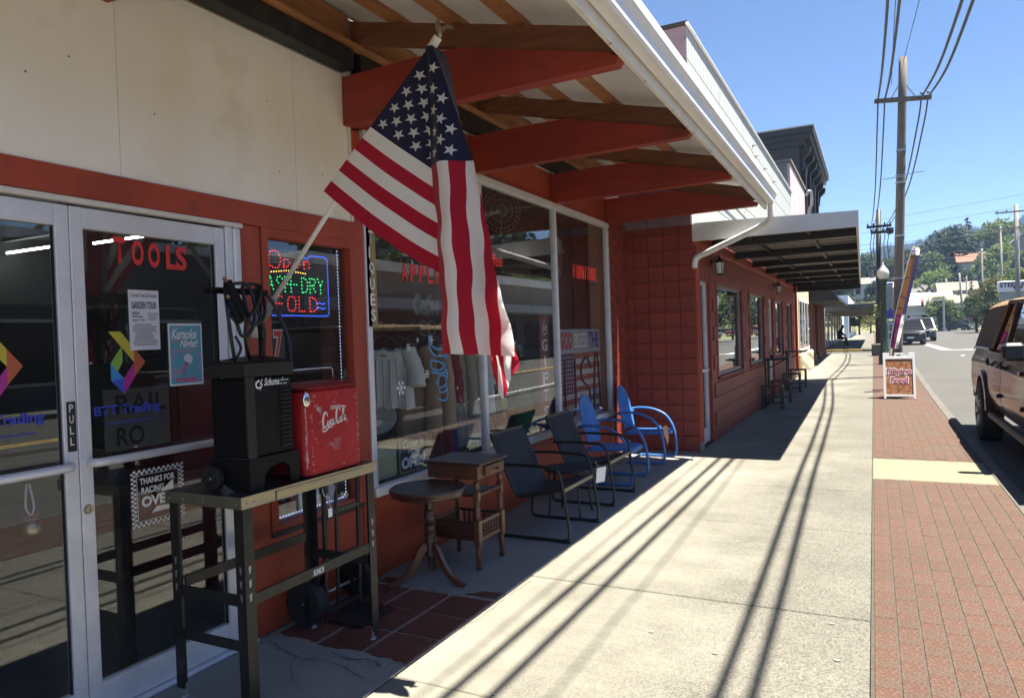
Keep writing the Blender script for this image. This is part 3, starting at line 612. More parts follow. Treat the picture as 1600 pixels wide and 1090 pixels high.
g = MB(); pts = spl([(-1.085, 9.24, 3.13), (-1.085, 9.24, 3.0), (-1.10, 9.25, 2.93), (-1.22, 9.30, 2.86), (-1.85, 9.44, 2.63), (-2.03, 9.47, 2.565), (-2.075, 9.475, 2.50), (-2.075, 9.475, 2.42)], 5); g.tube(pts, .04, 10); g.build('downspout', 'gutter_white', cn, ang=60)
for i in range(9):
    p = pts[6 + i] if i < 4 else pts[22 + i]; g = MB(); g.tube([(p[0] - .002, p[1], p[2] + .002), (p[0] + .002, p[1], p[2] - .002)], .043, 10); g.build('elbow_crimp', 'gutter_white', cn)
# dangling wire by the last beam
g = MB(); g.tube(spl([(-2.98, 8.70, 3.0), (-2.9, 8.8, 2.93), (-2.85, 8.95, 2.96), (-2.9, 9.1, 2.9), (-2.8, 9.2, 2.92), (-2.86, 9.3, 2.86)], 5), .004, 5); tag(g.build('loose_wire', 'cable'), 'thin loose wire dangling below the last red beam', 'wire')
# ================================================================== RED BLOCK BUILDING
BX = -2.08
rb = thing('block_building', 'red painted block building with white upper panels beside the shop', 'building', (BX, 16, 0))
mat('panel_white', (0.44, 0.465, 0.455), 0.6, scale=2, col2=(0.35, 0.375, 0.37), stretch=(1, 8, .6), contrast=(.4, .75))
mat('mauve', (0.20, 0.135, 0.165), 0.8, var=0.2)
# end wall (faces the camera) and pier beside the shop window
MB().box(-9, BX - .012, 9.512, 9.7, 0, 3.2).build('end_wall', 'red_mortar', rb)
MB().box(-3.3, FX + .028, 8.80, 9.511, 0, 3.3).build('pier', 'pier_grout', rb)
blk = MB().box(-.101, .101, -.012, .012, -.100, .100, .004).mesh('block', 'red_block')
blkh = MB().box(-.012, .012, -.1, .1, -.0985, .0985, .004).mesh('block', 'red_block')
blkf = MB().box(-.012, .012, -.148, .148, -.1, .1, .004).mesh('block', 'red_block')
for r_ in range(15):
    z = .10 + r_ * .207
    for c in range(5):
        x0 = BX - .106 - c * .2075; wd = 1
        if x0 < -3.05: continue
        if c == 4: x0 += .02; wd = .82
        inst('block', blk, rb, (x0, 9.503 + random.uniform(0, .0015), z), (0, 0, 0), (wd, 1, 1))
    for c, (yc, sc) in enumerate(((8.895, .84), (9.075, .84), (9.25, .82), (9.425, .78))):
        if c % 2 and r_ == 0: pass
        inst('block', blkh, rb, (FX + .032, yc, z + (.1 if c % 2 else 0) - (.0)), (0, 0, 0), (1, sc, 1))
# front wall: piers and apron round the openings
OP = [(9.78, 10.36, 0.03, 2.30, 'door'), (10.90, 13.15, .905, 2.29, 'win'), (14.05, 15.95, .91, 2.29, 'win'), (16.85, 17.52, .05, 2.26, 'door'), (18.0, 19.5, .92, 2.26, 'win'), (20.35, 21.72, .92, 2.26, 'win')]
fr_ = MB(); y = 9.70
for (a, c, z0, z1, kd) in OP:
    fr_.box(BX - .2, BX - .012, y, a, 0, 3.0); fr_.box(BX - .2, BX - .0125, a, c, z1, 3.0)
    if z0 > .5: fr_.box(BX - .2, BX - .0125, a, c, 0, z0)
    y = c
fr_.box(BX - .2, BX - .012, y, 22.6, 0, 3.0); fr_.build('front_wall', 'red_mortar', rb)
def covered(y, z):
    for (a, c, z0, z1, kd) in OP:
        if a - .14 < y < c + .14 and z0 - .08 < z < z1 + .02: return True
    return False
for r_ in range(15):
    z = .10 + r_ * .207; off = .15 if r_ % 2 else 0
    for c in range(43):
        y = 9.70 + c * .302 + off
        if y > 22.45 or z > 2.9 or covered(y, z): continue
        inst('block', blkf, rb, (BX - .006, y, z + gz(y) * .3))
    for (a, c, z0, z1, kd) in OP: pass
MB().box(BX - .10, BX + .022, 9.60, 9.70, 0.12, 2.75, .02).build('corner_pipe', 'red_paint', rb)
g = MB(); g.tube([(BX + .0, 9.56, 0.12), (BX + .0, 9.56, 2.42)], .042, 12); g.build('downpipe', 'red_paint', rb, ang=60)
g = MB(); g.tube([(BX + .0, 9.56, 0.0), (BX + .0, 9.56, 0.125)], .046, 12); g.build('pipe_boot', 'concrete_old', rb, ang=60)
for (a, c, z0, z1, kd) in OP:
    if kd == 'win':
        wn = empty('window', (BX, a, z0), 0, rb); q = .05
        f = MB(); f.box(BX - .09, BX - .03, a, a + q, z0, z1); f.box(BX - .09, BX - .03, c - q, c, z0, z1); f.box(BX - .09, BX - .03, a + q, c - q, z0, z0 + q); f.box(BX - .09, BX - .03, a + q, c - q, z1 - q, z1); f.build('frame', 'alu_dark', wn)
        MB().box(BX - .06, BX - .055, a + q, c - q, z0 + q, z1 - q).build('pane', 'pane_far', wn)
        MB().box(BX - .14, BX + .03, a - .03, c + .03, z0 - .035, z0 - .002, .006).build('sill', 'red_block', wn)
        f = MB(); f.box(BX - .03, BX + .012, a - .09, a - .002, z0, z1 + .08, .004); f.box(BX - .03, BX + .012, c + .002, c + .09, z0, z1 + .08, .004); f.box(BX - .03, BX + .010, a - .002, c + .002, z1 + .001, z1 + .09, .004); f.build('casing', 'red_beam', wn)
    else:
        dn = empty('door', (BX, a, 0), 0, rb); q = .07
        f = MB(); f.box(BX - .10, BX - .04, a, a + q, z0, z1); f.box(BX - .10, BX - .04, c - q, c, z0, z1); f.box(BX - .10, BX - .04, a + q, c - q, z0, z0 + .2); f.box(BX - .10, BX - .04, a + q, c - q, z1 - q, z1); f.build('frame', 'alu', dn)
        MB().box(BX - .07, BX - .065, a + q, c - q, z0 + .2, z1 - q).build('pane', 'pane_far', dn)
        MB().box(BX - .045, BX - .02, a + .02, c - .02, 1.02, 1.06, .008).build('push_bar', 'alu', dn)
        f = MB(); f.box(BX - .03, BX + .012, c + .002, c + .09, 0, z1 + .08, .004); f.build('casing', 'red_beam', dn)
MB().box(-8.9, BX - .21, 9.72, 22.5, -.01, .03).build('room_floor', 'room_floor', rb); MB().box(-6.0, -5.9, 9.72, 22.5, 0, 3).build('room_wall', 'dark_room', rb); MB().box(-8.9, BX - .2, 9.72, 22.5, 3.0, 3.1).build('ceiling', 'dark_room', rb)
# trim beam under the awning
MB().box(BX - .012, BX + .03, 9.52, 22.6, 2.72, 2.79, .006).build('trim_beam', 'red_paint', rb)
# white panelled upper front, parapet
ub = MB(); ub.box(-9, BX - .02, 9.40, 22.6, 3.0, 5.52); ub.build('upper_wall', 'mauve', rb)
n5 = 6; hh = (5.56 - 2.98) / n5
pm_ = MB().box(-.009, .009, -1.09, 1.09, -hh / 2 + .006, hh / 2 - .006, .003)
for i in range(1, 10): pass
pmesh = pm_.mesh('panel', 'panel_white')
gro = MB()
for i in range(n5):
    for j in range(6):
        inst('panel', pmesh, rb, (BX - .009, 9.40 + 1.1 + j * 2.2, 2.98 + hh * (i + .5)))
for i in range(72): y = 9.5 + i * .1833; gro.box(BX - .0005, BX + .0012, y, y + .006, 3.0, 5.54)
gro.build('board_grooves', 'joint', rb)['kind'] = 'stuff'
em = MB().box(-.29, .29, -.01, .01, -hh / 2 + .006, hh / 2 - .006, .003).mesh('panel', 'mauve')
for i in range(n5):
    for j in range(8): inst('panel', em, rb, (BX - .30 - j * .6, 9.39, 2.98 + hh * (i + .5)))
g = MB(); g.box(-9, BX + .03, 9.34, 22.62, 5.56, 5.60, .005); g.build('parapet_cap', 'grey_plastic', rb)
g = MB(); g.box(BX + .005, BX + .045, 9.33, 22.63, 5.545, 5.575, .004); g.build('drip_edge', 'alu', rb)
for (y, z) in ((15.0, 5.25), (15.3, 5.1), (16.6, 5.1), (18.2, 5.1), (18.4, 4.95), (11.8, 3.55), (13.4, 3.5)):
    g = MB(); g.lathe([(.03, 0), (.03, .02), (.012, .03), (.012, .07), (0, .075)], (BX, y, z), 8, Matrix.Rotation(R(90), 4, 'Y')); g.build('bracket_stub', 'alu_dark', rb)
g = MB(); g.tube([(BX + .05, 9.42, 3.75), (BX + .05, 13, 3.62), (BX + .05, 18, 3.42), (BX + .04, 22.4, 3.3)], .012, 6); g.build('service_cable', 'cable', rb)
# lanterns
def lantern(y, lab):
    t = thing('wall_lantern', lab, 'lantern', (BX, y, 2.45), 0, 'carriage lanterns on the red wall')
    z = 2.40 + gz(y) * .2; x = BX + .12
    MB().lathe([(.0, .0), (.05, 0), (.05, .012), (.03, .02)], (BX + .012, y, z + .17), 10, Matrix.Rotation(R(90), 4, 'Y')).build('wall_plate', 'black_metal', t)
    MB().tube(spl([(BX + .02, y, z + .17), (BX + .07, y, z + .25), (x, y, z + .27), (x, y, z + .22)], 5), .009, 6).build('arm', 'black_metal', t)
    g = MB(); g.lathe([(.0, .255), (.015, .25), (.02, .225), (.055, .20), (.075, .18), (.07, .17)], (x, y, z), 8); g.build('cap', 'black_metal', t)
    g = MB()
    for i in range(4):
        a = R(45 + 90 * i); g.bar((x + .062 * math.cos(a), y + .062 * math.sin(a), z + .17), (x + .048 * math.cos(a), y + .048 * math.sin(a), z + .0), .009, .009)
    g.build('cage', 'black_metal', t); MB().lathe([(.045, .012), (.06, .165)], (x, y, z), 8).build('glass', 'frost', t); MB().lathe([(0, -.02), (.03, -.012), (.055, .0), (.055, .012)], (x, y, z), 8).build('base', 'black_metal', t)
mat('frost', (0.62, 0.66, 0.68), 0.25, spec=0.6)
lantern(10.55, 'black carriage lantern beside the near glass door of the red building'); lantern(17.72, 'black carriage lantern farther along the red wall, above the cafe tables')
# awning
aw = thing('metal_awning', 'flat white metal awning with dark underside over the red building front', 'awning', (-1.1, 16, 2.8))
def ax(y): return -.13 - (y - 9.5) * .0125
mat('awning_white', (0.60, 0.61, 0.62), 0.5, scale=1.2, col2=(0.50, 0.49, 0.46)); mat('awning_under', (0.27, 0.255, 0.235), 0.6, var=0.35, scale=1.5, stretch=(.6, 4, 1))
g = MB(); g.prism([(BX - .02, 2.772), (ax(9.5), 2.772), (ax(9.5), 2.965), (BX - .02, 3.01)], (0, 9.47, 0), UX, UZ, (0, .03, 0)); g.build('end_fascia', 'awning_white', aw)
g = MB(); g.add([(ax(9.5), 9.47, 2.772), (ax(22.5), 22.5, 2.772), (ax(22.5), 22.5, 2.965), (ax(9.5), 9.47, 2.965), (ax(9.5) - .03, 9.5, 2.772), (ax(22.5) - .03, 22.5, 2.772), (ax(22.5) - .03, 22.5, 2.965), (ax(9.5) - .03, 9.5, 2.965)], [(0, 1, 2, 3), (5, 4, 7, 6), (1, 0, 4, 5), (3, 2, 6, 7), (1, 5, 6, 2)]); g.build('front_fascia', 'awning_white', aw)
for i in range(13):
    y = 9.52 + i; g = MB()
    for k in range(5): g.box(BX + .01, ax(y) - .035, y + k * .2, y + k * .2 + .17, 2.90 + .012 * (k % 2), 2.925); 
    g.box(BX + .0, ax(y) - .034, y, y + 1.0, 2.926, 2.94); g.build('deck_panel', 'awning_under', aw)
for i in range(7): MB().box(BX + .01, ax(10.6 + i * 1.95) - .035, 10.6 + i * 1.95, 10.68 + i * 1.95, 2.79, 2.895, .004).build('beam', 'black_metal', aw)
for x in (-1.5, -.75): MB().bar((x, 9.52, 2.875), (x, 22.4, 2.875), .05, .05).build('purlin', 'grey_plastic', aw)
MB().box(BX + .01, -.3, 22.42, 22.5, 2.62, 2.90).build('far_fascia', 'black_metal', aw)
MB().tube(spl([(-1.98, 22.3, 2.8), (-1.98, 22.35, 2.7), (-2.02, 22.45, 2.6), (-2.02, 22.5, 2.3), (-2.02, 22.5, .3)], 4), .035, 8).build('drain_pipe', 'red_beam', aw)
# cafe tables and stools
def cafe_table(lab, x, y):
    t = thing('cafe_table', lab, 'table', (x, y, gz(y)), 0, 'bar tables outside the red building'); z0 = gz(y); h_ = .98
    MB().box(x - .22, x + .28, y - .32, y + .32, z0 + h_ - .03, z0 + h_, .005).build('tabletop', 'black_metal', t)
    for dy in (-.22, .22):
        MB().box(x - .2, x - .165, y + dy - .018, y + dy + .018, z0, z0 + h_ - .03).build('leg', 'black_metal', t)
        MB().bar((x - .18, y + dy, z0 + h_ - .22), (x + .16, y + dy, z0 + h_ - .035), .02, .02).build('bracket', 'black_metal', t)
    MB().box(x - .2, x - .17, y - .2, y + .2, z0 + .25, z0 + .28).build('stretcher', 'black_metal', t); return t
def stool(lab, x, y):
    t = thing('stool', lab, 'stool', (x, y, gz(y)), 0, 'low stools beside the bar tables'); z0 = gz(y)
    MB().box(x - .2, x + .2, y - .17, y + .17, z0 + .44, z0 + .475, .006).build('seat', 'stool_wood', t)
    for sx in (-1, 1):
        for sy in (-1, 1): MB().box(x + sx * .18 - .016, x + sx * .18 + .016, y + sy * .15 - .016, y + sy * .15 + .016, z0, z0 + .44).build('leg', 'chair_tube', t)
        MB().box(x + sx * .18 - .012, x + sx * .18 + .012, y - .13, y + .13, z0 + .05, z0 + .075).build('stretcher', 'chair_tube', t)
    MB().box(x - .16, x + .16, y - .012, y + .012, z0 + .10, z0 + .125).build('stretcher', 'chair_tube', t)
mat('stool_wood', (0.11, 0.055, 0.03), 0.5, var=0.3, stretch=(1, 6, 1))
cafe_table('near black bar table against the red wall', -1.80, 15.5); cafe_table('far black bar table against the red wall by the last windows', -1.78, 19.2)
stool('nearest low stool, in front of the near bar table', -1.82, 14.98); stool('low stool behind the near bar table', -1.80, 16.25); stool('low stool in front of the far bar table', -1.80, 18.5); stool('farthest low stool, beyond the far bar table', -1.78, 19.9)
t = thing('potted_plant', 'small yellow flower pot standing on the near bar table', 'plant', (-1.9, 15.3, .98))
MB().lathe([(.03, .98), (.045, 1.06), (.0, 1.06)], (-1.86, 15.3, gz(15.3)), 8).build('pot', 'dark_letter', t)
g = MB()
for i in range(30):
    a = random.random() * 6.28; rr = random.random() * .06; z = 1.06 + random.random() * .12; p = Vector((-1.86 + rr * math.cos(a), 15.3 + rr * math.sin(a), z)); g.bar(p, p + Vector((random.uniform(-.03, .03), random.uniform(-.03, .03), .03)), .02, .004)
mat('yellow_leaf', (.35, .22, .05), .7); g.build('flowers', 'yellow_leaf', t)

# ================================================================== FARTHER BUILDINGS ON THE LEFT
mat('cream_wall', (0.62, 0.52, 0.34), 0.8, var=0.12, scale=1); mat('pink_wall', (0.46, 0.34, 0.42), 0.8, scale=1.2, col2=(0.55, 0.45, 0.42), stretch=(1, 1, .3)); mat('grey_stucco', (0.26, 0.26, 0.245), 0.9, scale=.8, col2=(0.18, 0.18, 0.17), bump=.2)
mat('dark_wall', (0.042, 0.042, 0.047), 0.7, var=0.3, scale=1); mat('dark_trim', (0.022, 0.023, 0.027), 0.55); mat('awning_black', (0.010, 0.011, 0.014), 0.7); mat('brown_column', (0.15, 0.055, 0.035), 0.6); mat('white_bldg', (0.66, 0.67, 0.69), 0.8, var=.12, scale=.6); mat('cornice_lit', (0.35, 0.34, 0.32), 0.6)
pk = thing('pink_building', 'pink and cream painted building with grey end wall past the red building', 'building', (-2.2, 25, gz(25)))
MB().box(-12, -2.17, 22.66, 27.7, 0, 6.5).build('body', 'grey_stucco', pk); MB().box(-2.168, -2.10, 22.66, 27.7, 3.0, 6.45).build('upper_wall', 'pink_wall', pk)
MB().box(-2.168, -2.06, 22.66, 27.7, 0, 2.99).build('lower_wall', 'cream_wall', pk); MB().box(-12, -2.05, 22.6, 27.72, 6.5, 6.56).build('parapet_cap', 'grey_stucco', pk)
for a, c in ((23.6, 25.3), (25.6, 27.3)):
    wn = empty('window', (-2.06, a, .9), 0, pk); MB().box(-2.059, -2.03, a, c, .85, 2.5).build('frame', 'white_trim', wn); MB().box(-2.03, -2.022, a + .08, c - .08, .95, 2.4).build('pane', 'pane_far', wn); MB().box(-2.03, -2.0, (a + c) / 2 - .03, (a + c) / 2 + .03, .93, 2.42).build('glazing_bar', 'white_trim', wn)
MB().box(-2.06, -1.93, 23.0, 27.6, .0, .8, .05).build('plinth', 'cream_wall', pk)
MB().tube(spl([(-2.0, 27.2, 6.2), (-1.95, 27.2, 6.35), (-1.85, 27.3, 6.3), (-1.85, 27.35, 5.9), (-1.95, 27.4, 5.5), (-1.98, 27.4, 3.2)], 5), .05, 7).build('vent_pipe', 'galv', pk)
dk = thing('dark_building', 'dark charcoal two-storey building with bracketed cornice and black awning', 'building', (-2.2, 32.5, gz(32)))
MB().box(-14, -2.25, 27.75, 37.2, 0, 8.45).build('body', 'dark_wall', dk)
g = MB(); g.box(-14, -1.75, 27.5, 37.4, 8.5, 8.7); g.box(-14, -1.85, 27.6, 37.35, 8.3, 8.5); g.box(-14, -2.05, 27.66, 37.3, 8.1, 8.3); g.build('cornice', 'dark_trim', dk)
MB().box(-14, -1.72, 27.46, 37.42, 8.702, 8.74).build('cornice_cap', 'cornice_lit', dk)  # sunlit top edge put in as a paler colour
for i in range(7):
    y = 28.0 + i * 1.47; g = MB(); g.prism([(-2.25, 8.1), (-1.87, 8.1), (-1.9, 7.9), (-2.1, 7.7), (-2.15, 7.3), (-2.25, 7.25)], (0, y, 0), UX, UZ, (0, .22, 0)); g.build('bracket', 'dark_trim', dk)
for i in range(4):
    y = 28.7 + i * 2.2; wn = empty('window', (-2.25, y, 4.6), 0, dk)
    prof = [(y, 4.4), (y + 1.2, 4.4), (y + 1.2, 6.6)] + [(y + .6 + .6 * math.cos(R(a)), 6.6 + .6 * math.sin(R(a))) for a in (30, 60, 90, 120, 150)] + [(y, 6.6)]
    g = MB(); g.prism([(yy, zz) for yy, zz in prof], (-2.249, 0, 0), UY, UZ, (.05, 0, 0)); g.build('frame', 'dark_trim', wn)
    g = MB(); g.prism([(y + .6 + (yy - y - .6) * .8, 5.6 + (zz - 5.6) * .86) for yy, zz in prof], (-2.198, 0, 0), UY, UZ, (.006, 0, 0)); g.build('pane', 'pane_far', wn)
    MB().box(-2.25, -2.08, y - .35, y - .12, 3.4, 7.6).build('pilaster', 'dark_trim', dk)
g = MB(); g.prism([(-2.2, 3.5), (-1.2, 2.75), (-1.05, 2.5), (-2.2, 2.5)], (0, 27.9, 0), UX, UZ, (0, 8.9, 0)); g.build('cloth_awning', 'awning_black', dk)
for i, y in enumerate((28.3, 29.6, 32.2, 34.0, 35.6)):
    MB().lathe([(.16, 0), (.16, .25), (.11, .3), (.1, 2.3), (.13, 2.4), (.13, 2.5)], (-2.1, y, gz(y)), 10).build('column', 'brown_column', dk)
MB().box(-2.245, -2.2, 28.0, 37, 0.1, .6).build('plinth', 'grey_stucco', dk)
wb = thing('white_building', 'low white building with wide flat canopy beyond the side street', 'building', (-2.6, 55, gz(50)))
g5 = gz(50); MB().box(-16, -2.55, 43.3, 76, 0, 3.4 + g5).build('body', 'white_bldg', wb)
for i in range(7): y = 45.4 + i * 4; MB().box(-2.56, -2.5, y, y + 1.6, .25, 2.35).build('window', 'pane_far', wb)
MB().box(-2.9, -2.4, 43.0, 43.3, .2, 2.6).build('end_pier', 'white_bldg', wb); MB().box(-3.6, -2.95, 43.2, 43.31, .3, 2.3).build('end_window', 'pane_far', wb)
MB().box(-3.2, .05, 43.2, 70, 2.42 + .0, 2.78, .02).build('canopy_slab', 'concrete', wb)
MB().box(-3.6, -2.56, 43.16, 43.2, 2.4, 2.82).build('sign_band', 'white_trim', wb)
fb = thing('blue_far_building', 'pale blue shopfront at the far end of the sidewalk', 'building', (-2.6, 90, gz(80)))
mat('pale_blue', (.42, .52, .62), .8); MB().box(-14, -2.2, 78, 112, 0, 4.6).build('body', 'pale_blue', fb); MB().box(-2.3, -1.2, 79, 110, 2.9, 3.15).build('canopy_slab', 'white_trim', fb)
for i in range(6): MB().box(-2.2, -2.16, 80 + i * 5, 83.4 + i * 5, .9, 2.6).build('window', 'pane_far', fb)
# ================================================================== THINGS IN FRONT OF THE SHOP
# ---- workbench
wbx = thing('workbench', 'black steel workbench with brass coloured edge holding charger and cooler', 'workbench', (-2.655, 2.63, 0))
TX0, TX1, TY0, TY1, TZ = -2.895, -2.415, 2.165, 3.085, .955
MB().box(TX0 + .002, TX1 - .002, TY0 + .002, TY1 - .002, TZ - .018, TZ - .001).build('top_sheet', 'bench_top', wbx)
for nm, bx_ in (('edge_rail', (TX1 - .0015, TX1 + .002, TY0, TY1, TZ - .052, TZ)), ('edge_rail', (TX0 - .002, TX0 + .0015, TY0, TY1, TZ - .052, TZ))): MB().box(*bx_).build(nm, 'bench_edge', wbx)
for y in (TY0, TY1): MB().box(TX0 + .002, TX1 - .002, y - .0015, y + .0015, TZ - .052, TZ - .0005).build('edge_rail', 'bench_side', wbx)
MB().box(TX1 + .002, TX1 + .0045, TY0 + .20, TY1 - .13, TZ - .047, TZ - .012).build('drawer_front', 'bench_edge', wbx)
g = MB(); g.box(TX1 + .0021, TX1 + .003, TY0 + .195, TY1 - .125, TZ - .0125, TZ - .0095); g.box(TX1 + .0021, TX1 + .003, TY0 + .193, TY0 + .1985, TZ - .05, TZ - .01); g.build('drawer_gap', 'dark_letter', wbx)
for (y) in (TY0 + .03, TY0 + .07, TY1 - .03): MB().lathe([(.006, 0), (.005, .003), (0, .004)], (TX1 + .002, y, TZ - .03), 8, Matrix.Rotation(R(90), 4, 'Y')).build('rivet', 'galv', wbx)
for x in (TX0 + .03, TX0 + .12, TX0 + .25, TX1 - .03): MB().lathe([(.005, 0), (.004, .003), (0, .004)], (x, TY0 - .0015, TZ - .03), 8, Matrix.Rotation(R(90), 4, 'X')).build('rivet', 'galv', wbx)
def angle_leg(x, y, sx, sy):
    lg = empty('leg', (x, y, 0), 0, wbx); t_ = .0025; w1 = .055
    x2 = x - sx * w1; y2 = y - sy * w1
    g = MB(); g.box(x, x - sx * t_, y, y2, .05, TZ - .02); g.box(x - sx * t_ * 1.01, x2, y, y - sy * t_, .05, TZ - .02); g.build('angle', 'bench_metal', lg)
    for z in (.16, .24, .32, .5, .56, .62):            # slots
        g = MB(); q = x + sx * .0004; g.add([(q, y - sy * .03, z), (q, y - sy * .022, z), (q, y - sy * .02, z + .03), (q, y - sy * .034, z + .034)], [(0, 1, 2, 3)]); 
        q = y + sy * .0004; g.add([(x - sx * .03, q, z), (x - sx * .022, q, z), (x - sx * .02, q, z + .03), (x - sx * .034, q, z + .034)], [(0, 1, 2, 3)]); g.build('slot', 'dark_letter' if z < .5 else 'galv', lg)
    g = MB(); g.lathe([(.018, 0), (.016, .006), (.006, .012), (.006, .05)], (x - sx * .025, y - sy * .025, 0), 8); g.build('foot', 'galv', lg)
for sx, x in ((-1, TX0 + .01), (1, TX1 - .006)):
    for sy, y in ((-1, TY0 + .012), (1, TY1 - .012)): angle_leg(x, y, sx, sy)
lx0, lx1, ly0, ly1 = TX0 + .01, TX1 - .006, TY0 + .012, TY1 - .012
def brace(a, c, h_=.048): MB().bar(a, c, .012, h_).build('brace', 'bench_metal', wbx)
brace((lx1 - .008, ly0 + .056, .50), (lx1 - .008, ly1 - .056, .505)); brace((lx0 + .012, ly0 + .056, .52), (lx0 + .012, ly1 - .056, .52))
brace((lx0 + .05, ly0 + .01, .50), (lx1 - .05, ly0 + .01, .50)); brace((lx0 + .05, ly1 - .01, .42), (lx1 - .05, ly1 - .01, .42)); brace((lx0 + .05, ly0 + .012, .30), (lx1 - .05, ly0 + .012, .30), .042)
text('maker_plate', 'XUNICH', 'white_letter', wbx, (lx1 + .0005, 2.585, .486), UY, (0, .03, .9995), .075, .030, bold=.03)
t = thing('price_tag', 'small white price tag on a string below the bench edge', 'price tag', (TX1 + .01, 2.74, .75))
MB().tube([(TX1 + .008 + .0 * math.cos(R(a)), 2.70 + .045 * math.cos(R(a)), .895 + .05 * math.sin(R(a))) for a in range(180, 361, 15)], .0014, 5).tube([(TX1 + .008, 2.702, .845), (TX1 + .009, 2.706, .79)], .0012, 5).build('string', 'white_letter', t)
MB().box(TX1 + .006, TX1 + .009, 2.692, 2.720, .745, .788, .002).build('tag', 'paper_white', t)

# ---- battery charger
ch = thing('battery_charger', 'black wheeled battery charger with looped cables standing on the workbench', 'battery charger', (-2.56, 2.4, .955))
cx0, cx1, cy0, cy1 = -2.70, -2.455, 2.255, 2.545; z0 = .956
def lg_shape(): pass
g = MB(); g.box(cx0 + .012, cx1 - .006, cy0 + .006, cy1 - .006, z0 + .145, z0 + .50, .008); g.build('cabinet', 'black_plastic', ch)
g = MB(); g.box(cx1 - .020, cx1 + .001, cy0 + .002, cy0 + .052, z0 + .14, z0 + .51, .006); g.build('corner_post', 'grey_plastic', ch)
g = MB(); g.box(cx0 + .0, cx1 + .004, cy0 - .004, cy1 + .004, z0 + .505, z0 + .575, .01); g.build('control_hood', 'grey_plastic', ch)
g = MB(); g.add([(cx0, cy0 - .004, z0 + .575), (cx1 + .004, cy0 - .004, z0 + .575), (cx1 + .004, cy1, z0 + .578), (cx0, cy1, z0 + .60)], [(0, 1, 2, 3)]); g.build('hood_top', 'black_plastic', ch)
# base skirt with arch
ar = [(cy0, 0), (cy0 + .075, 0), (cy0 + .085, .06), (cy0 + .12, .095), (cy0 + .2, .105), (cy0 + .235, .08), (cy0 + .245, .0), (cy1 + .01, 0), (cy1 + .01, .145), (cy0, .145)]
g = MB(); g.prism([(a, z0 + c) for a, c in ar], (cx1 - .012, 0, 0), UY, UZ, (.016, 0, 0)); g.build('base_skirt', 'black_plastic', ch)
g = MB(); g.prism([(cx0, z0 + .10), (cx0 + .05, z0 + .06), (cx0 + .10, z0 + .02), (cx0 + .15, z0 + .0), (cx1 + .003, z0 + .0), (cx1 + .003, z0 + .145), (cx0, z0 + .145)], (0, cy0 - .003, 0), UX, UZ, (0, .014, 0)); g.build('base_skirt', 'black_plastic', ch)
for i in range(16):
    zz = z0 + .175 + i * .0195; g = MB(); g.prism([(0, 0), (.010, .004), (.010, .008), (0, .013)], (cx1 - .006, cy1 - .09, zz), UX, UZ, (0, .062, 0)); g.build('louver', 'grey_plastic', ch)
text('lettering', 'Schumacher', 'white_letter', ch, (cx1 - .004, 2.362, z0 + .462), UY, (0, .04, 1), .15, .034, shear=.35, bold=.015)
g = MB(); g.ribbon(spl([(2.335, z0 + .488), (2.315, z0 + .475), (2.322, z0 + .455), (2.345, z0 + .458)], 5), .008, (cx1 - .004, 0, 0), UY, UZ, UX); g.build('emblem', 'white_letter', ch); g = MB(); g.ribbon([(2.352, z0 + .495), (2.34, z0 + .47), (2.35, z0 + .47), (2.336, z0 + .442)], [.002, .008, .008, .002], (cx1 - .0035, 0, 0), UY, UZ, UX); g.build('emblem', 'white_letter', ch)
for y in (cy0 - .022, cy1 - .02):
    wh = empty('wheel', (-2.655, y, z0 + .055), 0, ch); mtx = Matrix.Rotation(R(90), 4, 'X')
    MB().lathe([(.03, -.016), (.045, -.019), (.055, -.012), (.055, .012), (.045, .019), (.03, .016)], (-2.655, y, z0 + .055), 24, mtx).build('tyre', 'rubber', wh, ang=40)
    g = MB()
    for i in range(10):
        a = R(36 * i); g.bar((-2.655 + .01 * math.cos(a), y - .017, z0 + .055 + .01 * math.sin(a)), (-2.655 + .044 * math.cos(a), y - .017, z0 + .055 + .044 * math.sin(a)), .006, .004, (0, 1, 0))
    g.build('spoke', 'black_metal', wh); MB().lathe([(0, .022), (.007, .02), (.009, .014)], (-2.655, y, z0 + .055), 10, mtx).build('hub_cap', 'chrome', wh)
# handle: two uprights and a crossbar
for (hx, hy) in ((-2.64, cy0 + .01), (-2.64, cy1 - .02)): MB().tube([(hx, hy, z0 + .5), (hx, hy, z0 + .89)], .011, 8).build('handle_post', 'black_plastic', ch, ang=60)
g = MB(); g.box(-2.665, -2.61, cy0 - .03, cy1 + .02, z0 + .885, z0 + .912, .008); g.build('handle_bar', 'black_plastic', ch)
g = MB(); g.box(-2.66, -2.63, cy1 - .12, cy1 + .03, z0 + .895, z0 + .918, .004); g.build('red_grip', 'red_letter', ch)
hb = z0 + .912
def cbl(pts, r_=.0085): MB().tube(spl(pts, 7), r_, 7).build('cable', 'cable', ch, smooth=True)
X_ = -2.58
cbl([(X_, 2.40, z0 + .58), (X_ + .02, 2.36, z0 + .66), (X_ + .03, 2.36, z0 + .75), (X_ + .02, 2.44, z0 + .84), (X_ - .02, 2.50, hb + .01), (X_ - .06, 2.46, hb + .025), (X_ - .02, 2.39, hb), (X_ + .02, 2.375, z0 + .80), (X_ + .02, 2.40, z0 + .745), (X_ + .03, 2.46, z0 + .77), (X_, 2.50, z0 + .86), (X_ - .04, 2.49, hb + .01)])
cbl([(X_ - .05, 2.50, hb + .012), (X_, 2.53, z0 + .87), (X_ + .02, 2.575, z0 + .78), (X_ + .05, 2.60, z0 + .66), (X_ + .07, 2.575, z0 + .52), (X_ + .05, 2.54, z0 + .49)])
